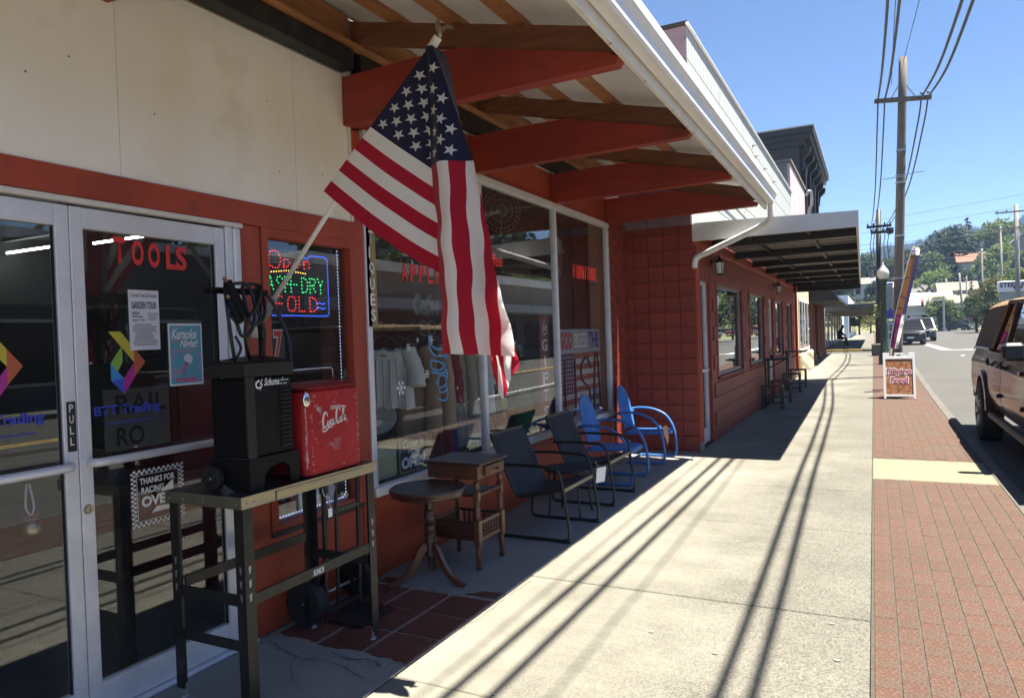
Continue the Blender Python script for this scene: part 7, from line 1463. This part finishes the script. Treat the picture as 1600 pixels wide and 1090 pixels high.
for k in range(7): MB().box(1.75 + k * .17, 1.83 + k * .17, 7.48, 7.505, .62, .98, .01).build('grille_slot', 'jeep_black', jp)
for x in (1.62, 3.0): MB().lathe([(0, .03), (.09, .02), (.1, 0)], (x, 7.50, .85), 16, Matrix.Rotation(R(90), 4, 'X')).build('headlight', 'chrome', jp, smooth=True)
MB().box(JX0 + .05, JX1 - .05, 7.27, 7.50, .33, .55, .03).build('front_bumper', 'jeep_black', jp)

# ================================================================== OTHER CARS
mat('tyre_far', (.02, .02, .02), .8); mat('glass_car', (.010, .012, .015), .25, spec=.06); mat('lamp_glass', (.6, .62, .62), .15, spec=.8)
def carpaint(nm, c_): return mat(nm, c_, .3, .1, coat=.3)
carpaint('car_black', (.012, .013, .018)); carpaint('car_silver', (.22, .23, .25)); carpaint('car_blue', (.03, .07, .16)); carpaint('car_red', (.30, .02, .02)); carpaint('car_white', (.62, .62, .62)); carpaint('car_grey', (.06, .062, .066))
def car(name, lab, x, y, zrot, paint, z=None, L_=4.6, W_=1.88, H_=1.68, suv=True, grp='vehicles down the street'):
    z = gz(y) - .135 if z is None else z; t = thing(name, lab, 'car', (x, y, z), 0, grp); h2 = W_ / 2; r_ = .34
    def mk(b, nm, m_, **k): return b.build(nm, m_, t, **k)
    y0 = -L_ / 2                                        # front at -y
    s = [(0, .30), (0, .62), (.05, .80), (.12, .92), (1.05, 1.02 if suv else .92), (L_ - .15, 1.05 if suv else .95), (L_ - .02, .9), (L_, .55), (L_ - .05, .3)]
    def ar(c_): return [(c_ + .42 * math.cos(R(a)), .32 + .42 * math.sin(R(a))) for a in (0, 30, 60, 90, 120, 150, 180)]
    s = s + ar(L_ - .85) + ar(.85); g = MB(); n = len(s); vs = []
    for sx in (-1, 1):
        for u, v in s: vs.append((sx * h2 * (1 - .05 * max(0, v - .6)) * (1 - .09 * max(0, 1 - u / .5)) , y0 + u, v))
    g.add(vs, [tuple(range(n)), tuple(range(2 * n - 1, n - 1, -1))] + [(i, (i + 1) % n, n + (i + 1) % n, n + i) for i in range(n)]); o = fixn(mk(g, 'body', paint)); bv = o.modifiers.new('b', 'BEVEL'); bv.width = .04; bv.segments = 2; bv.limit_method = 'ANGLE'; bv.angle_limit = R(30); o.data.polygons.foreach_set('use_smooth', [True] * len(o.data.polygons)); o.data.set_sharp_from_angle(angle=R(40))
    zt = H_; a, c_, d, e_ = 1.0, 1.75, L_ - (.75 if suv else 1.3), L_ - .18; zb = 1.0 if suv else .92
    def ring(ya, yb, z_, hw): return [(-hw, y0 + ya, z_), (hw, y0 + ya, z_), (hw, y0 + yb, z_), (-hw, y0 + yb, z_)]
    g = MB(); g.add(ring(a, e_, zb, h2 * .93) + ring(c_, d, zt - .06, h2 * .74), [(0, 1, 5, 4), (1, 2, 6, 5), (2, 3, 7, 6), (3, 0, 4, 7)]); mk(g, 'glasshouse', 'glass_car')
    g = MB(); g.add(ring(c_ - .05, d + .05, zt - .07, h2 * .765) + ring(c_ + .12, d - .15, zt, h2 * .66), [(0, 1, 5, 4), (1, 2, 6, 5), (2, 3, 7, 6), (3, 0, 4, 7), (4, 5, 6, 7), (3, 2, 1, 0)]); mk(g, 'roof', paint)
    for sx in (-1, 1):
        for (ya, yb) in ((a, c_), (2.55, 2.6), (e_, d)): g = MB(); g.bar((sx * h2 * .935, y0 + ya, zb), (sx * h2 * .75, y0 + yb, zt - .05), .07, .05); mk(g, 'pillar', paint)
        g = MB(); g.box(sx * (h2 + .02), sx * (h2 + .2), y0 + 1.25, y0 + 1.38, 1.0, 1.16, .03); mk(g, 'mirror', paint)
        g = MB(); g.prism([(0, 0), (.42, .02), (.40, .16), (.08, .14)], (sx * .45, y0 + .01, .68), (sx, .10, 0), UZ, (0, .06, 0)); fixn(mk(g, 'headlight', 'lamp_glass'))
        for yc in (.85, L_ - .85):
            w_ = empty('wheel', (x, y, z), 0, t) if False else None
            g = MB(); g.lathe([(.2, -.11), (.31, -.11), (.345, -.08), (.345, .08), (.31, .11), (.2, .11)], (sx * (h2 - .12), y0 + yc, .345), 18, Matrix.Rotation(R(90), 4, 'Y')); mk(g, 'tyre', 'tyre_far', ang=40); g = MB(); g.lathe([(0, .06), (.2, .09), (.22, .11)], (sx * (h2 - .12), y0 + yc, .345), 12, Matrix.Rotation(R(90 * sx), 4, 'Y')); mk(g, 'hubcap', 'alu')
    g = MB(); g.box(-.5, .5, y0 - .012, y0 + .03, .55, .78, .02); mk(g, 'grille', 'jeep_black'); g = MB(); g.box(-h2 * .8, h2 * .8, y0 - .02, y0 + .05, .30, .42, .02); mk(g, 'bumper_intake', 'jeep_black'); g = MB(); g.box(-.2, .2, y0 - .03, y0 - .012, .44, .55); mk(g, 'number_plate', 'paper_white')
    g = MB(); g.box(-.6, .6, y0 - .018, y0 + .02, .80, .825); mk(g, 'chrome_strip', 'chrome')
    for ch_ in t.children: ch_.matrix_parent_inverse = Matrix()
    t.rotation_euler = (0, 0, zrot); return t
car('suv', 'black SUV facing the camera behind the feather banner', 2.15, 56, 0, 'car_black'); car('suv', 'grey SUV with dark bumper just behind the black SUV', 3.35, 66, 0, 'car_grey', H_=1.85, W_=1.98); car('parked_car', 'blue car parked along the kerb behind the lamp post', 1.55, 60.5, 0, 'car_blue', H_=1.5, suv=False)
car('parked_car', 'dark parked car beyond the junction, left of the leaning pole', 11.2, 128, R(60), 'car_black', z=.25); car('parked_car', 'dark grey parked car beyond the junction', 13.0, 136, R(70), 'car_grey', z=.3); car('parked_car', 'red parked car beyond the junction, right of the leaning pole', 15.8, 140, R(80), 'car_red', z=.35); car('parked_car', 'second red car farther right beyond the junction', 18.2, 138, R(80), 'car_red', z=.35); car('parked_car', 'white car at the far right behind the off-roader', 18.0, 110, R(20), 'car_white')
car('parked_car', 'silver car parked on the opposite kerb, mirrored in the shop glass', 12.0, 33, math.pi, 'car_silver'); car('parked_car', 'dark car parked on the opposite kerb, mirrored in the shop glass', 12.0, 22, math.pi, 'car_black', suv=False, H_=1.48)
# ---- seated person
t = thing('person', 'person in black clothes sitting hunched against the white building', 'person', (-2.0, 51, gz(51))); z = gz(51)
def skin(name, nodes, edges, m_, parent, root=0):
    me = bpy.data.meshes.new(name); me.from_pydata([n[:3] for n in nodes], edges, []); o = bpy.data.objects.new(name, me); COL.objects.link(o); par(o, parent); md = o.modifiers.new('s', 'SKIN')
    for i, n in enumerate(nodes): me.skin_vertices[0].data[i].radius = (n[3], n[3])
    me.skin_vertices[0].data[root].use_root = True; o.modifiers.new('u', 'SUBSURF').levels = 1; me.materials.append(M[m_]); return o
px, py = -2.05, 51
N_ = [(px, py, z + .48, .17), (px + .05, py, z + .75, .19), (px + .12, py, z + .98, .18), (px + .18, py, z + 1.1, .07), (px + .24, py, z + 1.2, .11), (px + .26, py, z + 1.3, .09), (px + .1, py - .2, z + 1.0, .09), (px + .25, py - .25, z + .75, .07), (px + .45, py - .15, z + .62, .05), (px + .1, py + .2, z + 1.0, .09), (px + .25, py + .25, z + .75, .07), (px + .45, py + .15, z + .62, .05), (px + .05, py - .1, z + .48, .12), (px + .45, py - .12, z + .5, .10), (px + .47, py - .12, z + .1, .07), (px + .58, py - .12, z + .05, .05), (px + .05, py + .1, z + .48, .12), (px + .45, py + .12, z + .5, .10), (px + .47, py + .12, z + .1, .07), (px + .58, py + .12, z + .05, .05)]
mat('black_clothes', (.012, .012, .014), .85)
skin('body', N_, [(0, 1), (1, 2), (2, 3), (3, 4), (4, 5), (2, 6), (6, 7), (7, 8), (2, 9), (9, 10), (10, 11), (0, 12), (12, 13), (13, 14), (14, 15), (0, 16), (16, 17), (17, 18), (18, 19)], 'black_clothes', t)
MB().lathe([(0, 0), (.09, .02), (.105, .1), (.07, .17), (0, .19)], (px + .25, py, z + 1.17), 10).build('hair', 'dark_letter', t, smooth=True)
t = thing('chair', 'white chair the seated person in black sits on', 'chair', (-2.05, 51, z)); MB().box(px - .2, px + .22, py - .22, py + .22, z + .40, z + .44).build('seat', 'white_trim', t); MB().box(px - .24, px - .2, py - .22, py + .22, z + .44, z + .9).build('backrest', 'white_trim', t)
for sx in (-.18, .18):
    for sy in (-.18, .18): MB().box(px + sx - .02, px + sx + .02, py + sy - .02, py + sy + .02, z, z + .4).build('leg', 'white_trim', t)
t = thing('hydrant', 'yellow and blue hydrant at the corner of the side street', 'hydrant', (-2.75, 42.8, gz(42))); z = gz(42.8); MB().lathe([(.16, 0), (.16, .05), (.11, .08), (.11, .5), (.14, .52), (.14, .56), (.1, .62), (.04, .7), (0, .72)], (-2.75, 42.8, z), 12).build('barrel', 'blue_letter', t, ang=40); MB().lathe([(.145, .56), (.1, .64), (.04, .72), (0, .74)], (-2.75, 42.8, z), 12).build('bonnet', 'yellow_paint', t)
for s in (-1, 1): MB().tube([(-2.75, 42.8, z + .42), (-2.75 + s * .17, 42.8, z + .42)], .05, 8).build('outlet', 'yellow_paint', t)
# ================================================================== OPPOSITE SIDE (mirrored in the shop glass)
mat('stone_wall', (.24, .215, .185), .9, scale=5, col2=(.13, .115, .10), contrast=(.4, .6), bump=.5, bscale=9); mat('opp_dark', (.10, .10, .105), .8, var=.3, scale=.5)
ob = thing('stone_building', 'stone faced building with white canopy across the street', 'building', (17, 40, 0)); MB().box(16.2, 26, 24, 62, 0, 5.2).build('body', 'stone_wall', ob); MB().box(16.0, 26, 23.9, 62.1, 5.2, 5.7).build('parapet', 'white_trim', ob); MB().box(13.7, 16.2, 24, 62, 3.1, 3.6).build('canopy_slab', 'white_trim', ob)
for i in range(9): wn = empty('window', (16.2, 26 + i * 4, 1), 0, ob); MB().box(16.12, 16.2, 26 + i * 4, 28.6 + i * 4, .7, 2.6).build('frame', 'dark_trim', wn); MB().box(16.1, 16.12, 26.1 + i * 4, 28.5 + i * 4, .8, 2.5).build('pane', 'glass_car', wn)
o2 = thing('grey_building', 'grey building across the street beside the stone one', 'building', (17, 12, 0)); MB().box(16.2, 26, -16, 23.8, 0, 5.0).build('body', 'opp_dark', o2); MB().box(16.0, 26.1, -16, 23.8, 5.0, 5.3).build('parapet', 'white_trim', o2)
for i in range(9): wn = empty('window', (16.2, -14 + i * 4.2, 1), 0, o2); MB().box(16.1, 16.2, -14 + i * 4.2, -11 + i * 4.2, .6, 2.6).build('frame', 'white_trim', wn); MB().box(16.08, 16.1, -13.9 + i * 4.2, -11.1 + i * 4.2, .7, 2.5).build('pane', 'glass_car', wn)

# ================================================================== TREES
def leafmat(nm, c1, c2, rnd=.18): return mat(nm, c1, .7, scale=.5, col2=c2, rnd=rnd, trans=.32, spec=.3, contrast=(.35, .65))
leafmat('leaf_bright', (.15, .20, .045), (.08, .13, .03)); leafmat('leaf_mid', (.085, .125, .035), (.045, .075, .025)); leafmat('leaf_dark', (.035, .058, .028), (.018, .034, .018)); leafmat('leaf_olive', (.17, .165, .065), (.10, .11, .04)); mat('bark', (.09, .07, .055), .9, var=.3)
def leaf_cloud(b, cen, rad, n, size, rng, flat=.7):
    for _ in range(n):
        while True:
            p = Vector((rng.uniform(-1, 1), rng.uniform(-1, 1), rng.uniform(-1, 1)))
            if .25 < p.length < 1: break
        p = Vector(cen) + Vector((p.x * rad[0], p.y * rad[1], p.z * rad[2])); a = rng.uniform(0, 6.28); el = rng.uniform(-.9, .9); s = size * rng.uniform(.6, 1.3)
        u = Vector((math.cos(a) * math.cos(el), math.sin(a) * math.cos(el), math.sin(el))); v = u.cross(Vector((rng.uniform(-1, 1), rng.uniform(-1, 1), rng.uniform(.2, 1)))).normalized(); w2 = v * s * .55; u = u * s
        b.add([p - u, p + w2, p + u, p - w2], [(0, 1, 2, 3)])
def broad(seed, H_, Wd, m_, ncl=26, nl=70, size=.28, cb=.28):
    rng = random.Random(seed); b = MB(); lims = MB()
    lims.tube([(0, 0, -.8), (.1, .05, H_ * .25), (.0, .1, H_ * .55)], [.035 * H_, .028 * H_, .012 * H_], 7)
    for i in range(ncl):
        a = rng.uniform(0, 6.28); zf = rng.uniform(0, 1); rr = Wd / 2 * math.sin(math.pi * (.22 + .70 * zf)) * rng.uniform(.35, .88); c_ = Vector((rr * math.cos(a), rr * math.sin(a), H_ * (cb + (.94 - cb) * zf)))
        q = H_ * rng.uniform(.085, .15); leaf_cloud(b, c_, (q * 1.25, q * 1.25, q * .85), nl, size, rng)
        if i % 3 == 0: lims.tube([(0, 0, H_ * .25), tuple(c_ * .55 + Vector((0, 0, H_ * .15))), tuple(c_)], [.018 * H_, .011 * H_, .004 * H_], 5)
    return b.mesh('crown', m_), lims.mesh('trunk', 'bark', True)
def conifer(seed, H_, Wd, m_, size=.30, tiers=19):
    rng = random.Random(seed); b = MB(); lims = MB(); lims.tube([(0, 0, -.8), (0, 0, H_ * .95)], [.022 * H_, .004 * H_], 6)
    for k in range(tiers):
        f = k / (tiers - 1); z = H_ * (.10 + .88 * f); rr = Wd / 2 * (1 - f) ** .8 + .12; nb = max(4, int(11 * (1 - f) + 4))
        for j in range(nb):
            a = rng.uniform(0, 6.28); L_ = rr * rng.uniform(.6, 1.1); n = max(3, int(L_ / size * 3.2))
            for i in range(n):
                u = (i + rng.random()) / n; p = Vector((math.cos(a) * L_ * u, math.sin(a) * L_ * u, z - L_ * u * .32 + rng.uniform(-.15, .15))); d = Vector((math.cos(a + rng.uniform(-.8, .8)), math.sin(a + rng.uniform(-.8, .8)), rng.uniform(-.5, .1))); s = size * rng.uniform(.7, 1.3); v = d.cross(Vector((0, 0, 1))).normalized() * s * .45; b.add([p - d * s, p + v, p + d * s, p - v], [(0, 1, 2, 3)])
    return b.mesh('crown', m_), lims.mesh('trunk', 'bark', True)
PROTO = {'bright': [broad(1, 10, 9, 'leaf_bright', 34, 80, .30), broad(2, 10, 8, 'leaf_bright', 30, 80, .30)], 'mid': [broad(3, 10, 9, 'leaf_mid', 34, 80, .32), broad(4, 10, 8, 'leaf_mid', 32, 80, .32)], 'dark': [broad(5, 10, 8, 'leaf_dark', 36, 90, .32, .12), broad(6, 10, 7, 'leaf_dark', 34, 90, .32, .12)], 'olive': [broad(7, 10, 9, 'leaf_olive', 32, 80, .28), broad(8, 10, 9, 'leaf_olive', 30, 80, .28)], 'fir': [conifer(9, 10, 4.6, 'leaf_dark'), conifer(10, 10, 3.8, 'leaf_dark')]}
KIND = {'bright': 'bright green leafy tree', 'mid': 'mid green leafy tree', 'dark': 'dense dark evergreen tree', 'olive': 'yellowish green tree', 'fir': 'dark pointed fir tree'}
def tree(kind, x, y, h_, wf=1.0, lab=None, z=None, grp='trees on the hillside'):
    cr, tr = PROTO[kind][random.randrange(2)]; z = (hillz(x, y) if y >= 125 else gz(y) - .1) if z is None else z; s = h_ / 10
    t = thing('tree', lab or KIND[kind] + ' on the hillside, ' + ('low' if y < 205 else 'halfway up' if y < 270 else 'near the top') + ' ' + ('behind the awning end' if x / y < 0 else 'behind the lamp post' if x / y < .03 else 'above the white houses' if x / y < .07 else 'right of the white houses' if x / y < .11 else 'above the roadside sign' if x / y < .15 else 'beyond the right edge'), 'tree', (x, y, z - .1), random.uniform(0, 6.28), grp); t.scale = (s * wf, s * wf, s)
    for nm, me in (('crown', cr), ('trunk', tr)): o = bpy.data.objects.new(nm, me); COL.objects.link(o); o.parent = t
    return t
T = [('fir', 22.8, 225, 19, 1.5, 'tall dark spreading fir left of the broad bright tree'), ('bright', 30, 228, 17, 1.1, 'broad bright green tree high on the hillside'), ('bright', 33.5, 222, 13, 1.0, 'second bright tree beside the broad one'), ('fir', 38.5, 226, 17, 1.25, 'dark fir at the right edge behind the gabled house'), ('dark', 16.2, 196, 17, 1.0, 'large dark rounded evergreen in the middle of the hillside'), ('dark', 18.6, 190, 14, .9, 'dark evergreen leaning on the large rounded one'), ('mid', 12.2, 185, 12, 1.0, 'mid green tree left of the dark evergreen'), ('bright', 11.4, 168, 9, 1.1, 'bright tree just above the white-roofed house'), ('bright', 8.9, 126, 5.5, 1.1, 'bright roadside tree in front of the white house'), ('mid', 9.9, 123, 4.5, 1.2, 'small green roadside tree next to the bright one'), ('olive', 12.6, 98, 6.6, .95, 'yellowish street tree right of the leaning pole'), ('mid', 11.2, 103, 4.5, 1.1, 'small green street tree left of the leaning pole'), ('bright', 13.0, 84, 6.4, 1.0, 'bright street tree behind the off-roader'), ('bright', 15.0, 82, 6.6, 1.0, 'bright street tree at the right edge below the sign'), ('bright', 13.8, 74, 5.6, .8, 'bright tree behind the roadside sign'), ('mid', 26, 170, 11, 1.0, 'mid green tree below the gabled house'), ('bright', 23.5, 176, 13, .95, 'bright slender tree between two grey poles'), ('mid', 21.5, 160, 9, 1.1, 'mid green tree below the slender bright one'), ('olive', -1.6, 100, 4.4, .9, 'yellowish street tree at the far end of the sidewalk'), ('olive', -.4, 112, 4.6, .9, 'second yellowish street tree at the far end of the sidewalk'), ('mid', 3.5, 205, 12, 1.0, 'mid green tree behind the lamp post'), ('olive', 6.0, 215, 11, 1.0, 'yellowish tree behind the near pole'), ('mid', -3, 220, 11, 1.1, 'mid green tree above the awning end')]
for a in T: tree(*a[:5], lab=a[5])
rs = random.Random(5); n = 0
ORD = [(x, y) for y in range(150, 330, 14) for x in range(-50, 90, 9)]
for i, (x, y) in enumerate(ORD):
    x += rs.uniform(-4, 4); y += rs.uniform(-6, 6); r_ = x / y
    if r_ < -.10 or r_ > .24: continue
    if 140 < y < 182 and .045 < r_ < .085: continue
    if rs.random() < .18: continue
    kd = rs.choice(['mid', 'mid', 'dark', 'dark', 'olive', 'bright', 'fir', 'fir', 'dark']); tree(kd, x, y, rs.uniform(7, 13) * (1.15 if kd == 'fir' else 1), rs.uniform(.85, 1.15), z=None)
# trees mirrored in the glass behind the opposite roofs
for (x, y, h_, k) in ((30, 70, 14, 'dark'), (34, 50, 15, 'mid'), (36, 30, 14, 'dark'), (30, 90, 16, 'mid'), (24, 66, 9, 'bright')): tree(k, x, y, h_, 1.1, KIND[k] + ' beyond the roofs across the street', z=-.3, grp='trees beyond the opposite roofs')

# ================================================================== HOUSES ON THE HILL
mat('h_white', (.40, .40, .39), .8); mat('h_roof_white', (.42, .42, .42), .6); mat('h_grey', (.20, .20, .20), .8); mat('h_roof_grey', (.16, .155, .15), .9); mat('h_roof_red', (.20, .085, .05), .8); mat('h_cream', (.50, .45, .36), .8); mat('h_blue', (.34, .40, .46), .8); mat('h_tan_roof', (.20, .175, .14), .9)
def house(name, lab, x, y, w_, d, h_, rh, mw, mr, z=None, axis='x', nw=3, rz=0.0):
    z = hillz(x, y) + .1 if z is None else z; t = thing(name, lab, 'house', (x, y, z), 0, 'houses on the hillside')
    def P_(b, nm, m_): o = b.build(nm, m_, t); o.matrix_parent_inverse = Matrix(); return o
    P_(MB().box(-w_ / 2, w_ / 2, -d / 2, d / 2, -3, h_), 'wall', mw); g = MB()
    if axis == 'x': g.prism([(-d / 2 - .5, h_ - .2), (d / 2 + .5, h_ - .2), (d / 2 + .5, h_ + .02), (0, h_ + rh), (-d / 2 - .5, h_ + .02)], (-w_ / 2 - .4, 0, 0), UY, UZ, (w_ + .8, 0, 0))
    else:
        g.prism([(-w_ / 2 - .5, h_ - .05), (0, h_ + rh), (w_ / 2 + .5, h_ - .05), (w_ / 2 + .5, h_ + .18), (0, h_ + rh + .26), (-w_ / 2 - .5, h_ + .18)], (0, -d / 2 - .5, 0), UX, UZ, (0, d + 1, 0)); gb = MB(); gb.prism([(-w_ / 2, h_), (w_ / 2, h_), (0, h_ + rh)], (0, -d / 2 - .002, 0), UX, UZ, (0, .1, 0)); P_(gb, 'gable', mw)
    P_(g, 'roof', mr)
    for i in range(nw):
        xx = -w_ / 2 + w_ * (i + .5) / nw
        for zz in ([h_ * .45] if h_ < 4.5 else [h_ * .25, h_ * .68]): o = P_(MB().box(xx - .55, xx + .55, -d / 2 - .06, -d / 2 - .001, zz - .5, zz + .7), 'window', 'h_white' if mw != 'h_white' else 'h_grey'); P_(MB().box(xx - .45, xx + .45, -d / 2 - .08, -d / 2 - .061, zz - .4, zz + .6), 'pane', 'glass_car')
    P_(MB().box(w_ * .2, w_ * .2 + .5, -.25, .25, h_, h_ + rh + .8), 'chimney', 'h_roof_grey'); t.rotation_euler = (0, 0, rz); return t
house('house', 'long white house with bright metal roof beyond the traffic lights', 8.2, 152, 8.5, 8, 3.6, 2.4, 'h_white', 'h_roof_white', z=1.2); house('house', 'grey roofed building just above the long white house', 9.0, 175, 9, 8, 3.0, 2.8, 'h_grey', 'h_roof_grey', z=5.0); house('house', 'white roofed house above the grey roofed one', 8.8, 196, 6.5, 7, 3.2, 1.8, 'h_white', 'h_roof_white', z=8.6); house('house', 'pale blue two-storey house behind the feather banner', 3.0, 165, 5.5, 8, 6.4, 1.2, 'h_blue', 'h_roof_white', z=2.5)
house('house', 'small white house seen past the end of the awning', -1.2, 176, 5, 6, 5.2, 1.6, 'h_white', 'h_roof_grey', z=5.2); house('house', 'gabled grey house past the end of the awning', -2.5, 196, 5.5, 6, 4.0, 2.4, 'h_grey', 'h_roof_grey', z=9.0, axis='y'); house('house', 'house with orange-red roof between the trees', 19.4, 188, 5, 6, 4.0, 2.2, 'h_white', 'h_roof_red', z=10.6); house('house', 'dark gabled house high at the right under the firs', 29.0, 190, 9, 8, 4.2, 4.2, 'h_grey', 'h_roof_grey', z=11.5, axis='y'); house('house', 'long low house with tan roof at the right edge', 31.0, 176, 14, 8, 2.6, 2.2, 'h_cream', 'h_tan_roof', z=8.0); house('house', 'brown roofed house behind the leaning pole', 14.2, 160, 6, 7, 3.2, 1.8, 'h_grey', 'h_tan_roof', z=4.2); house('house', 'pale roofed house left of the leaning pole', 12.2, 148, 6, 7, 2.6, 1.6, 'h_cream', 'h_tan_roof', z=2.2)
t = thing('fuel_shelter', 'low white shelter roof beside the long white house', 'shelter', (7, 140, .5)); MB().box(4.5, 9.5, 138, 143, 3.0, 3.4).build('roof', 'h_roof_white', t)
for x in (5, 9): MB().box(x - .12, x + .12, 138.4, 138.6, 0, 3).build('post', 'h_white', t)

# ================================================================== FAR RIDGE
def ridge(name, y0, depth, hfun, m_, x0, x1, nx, ny, dens, th, seed, lab):
    rng = random.Random(seed); b = MB()
    def z(x, v): return hfun(x) * (.12 + .88 * math.sin(v * math.pi / 2)) + 10 * noise.noise(Vector((x * .006, v * 3, seed)))
    b.grid(lambda u, v: (x0 + (x1 - x0) * u, y0 + depth * v, z(x0 + (x1 - x0) * u, v)), nx, ny)
    for _ in range(dens):
        u, v = rng.random(), rng.random() ** .6; x = x0 + (x1 - x0) * u; y = y0 + depth * v; zz = z(x, v); h_ = th * rng.uniform(.6, 1.25); r_ = h_ * .17; a = rng.uniform(0, 6.28)
        vs = [(x + r_ * math.cos(a + k * 1.2566), y + r_ * math.sin(a + k * 1.2566), zz - 1) for k in range(5)] + [(x, y, zz + h_)]; b.add(vs, [(k, (k + 1) % 5, 5) for k in range(5)])
    o = b.build(name, m_); tag(o, lab, 'forest', kind='stuff')
mat('forest', (.040, .062, .034), .95, scale=.03, col2=(.022, .038, .024))
ridge('distant_forest', 640, 230, lambda x: 66 + .20 * max(-120, min(140, x)) + 5 * math.sin(x * .035) + 4 * math.sin(x * .095 + 1), 'forest', -220, 420, 60, 14, 9000, 10, 3, 'far wooded ridge fading into blue haze')
ridge('hill_forest', 440, 140, lambda x: 33 + .03 * x + 4 * math.sin(x * .04), 'forest', -160, 260, 50, 10, 3600, 10, 4, 'nearer wooded hill behind the houses')
# ================================================================== HAZE
hm = bpy.data.materials.new('haze'); hm.use_nodes = True; hn = hm.node_tree; hn.nodes.remove(hn.nodes['Principled BSDF']); pv = hn.nodes.new('ShaderNodeVolumePrincipled'); pv.inputs['Color'].default_value = (.42, .62, 1.0, 1); pv.inputs['Density'].default_value = .00034; pv.inputs['Anisotropy'].default_value = .1; hn.links.new(pv.outputs[0], hn.nodes['Material Output'].inputs['Volume']); M['haze'] = hm
hz_ = MB().box(-960, 960, -960, 1000, -4.2, 130).build('haze', 'haze'); hz_['kind'] = 'stuff'
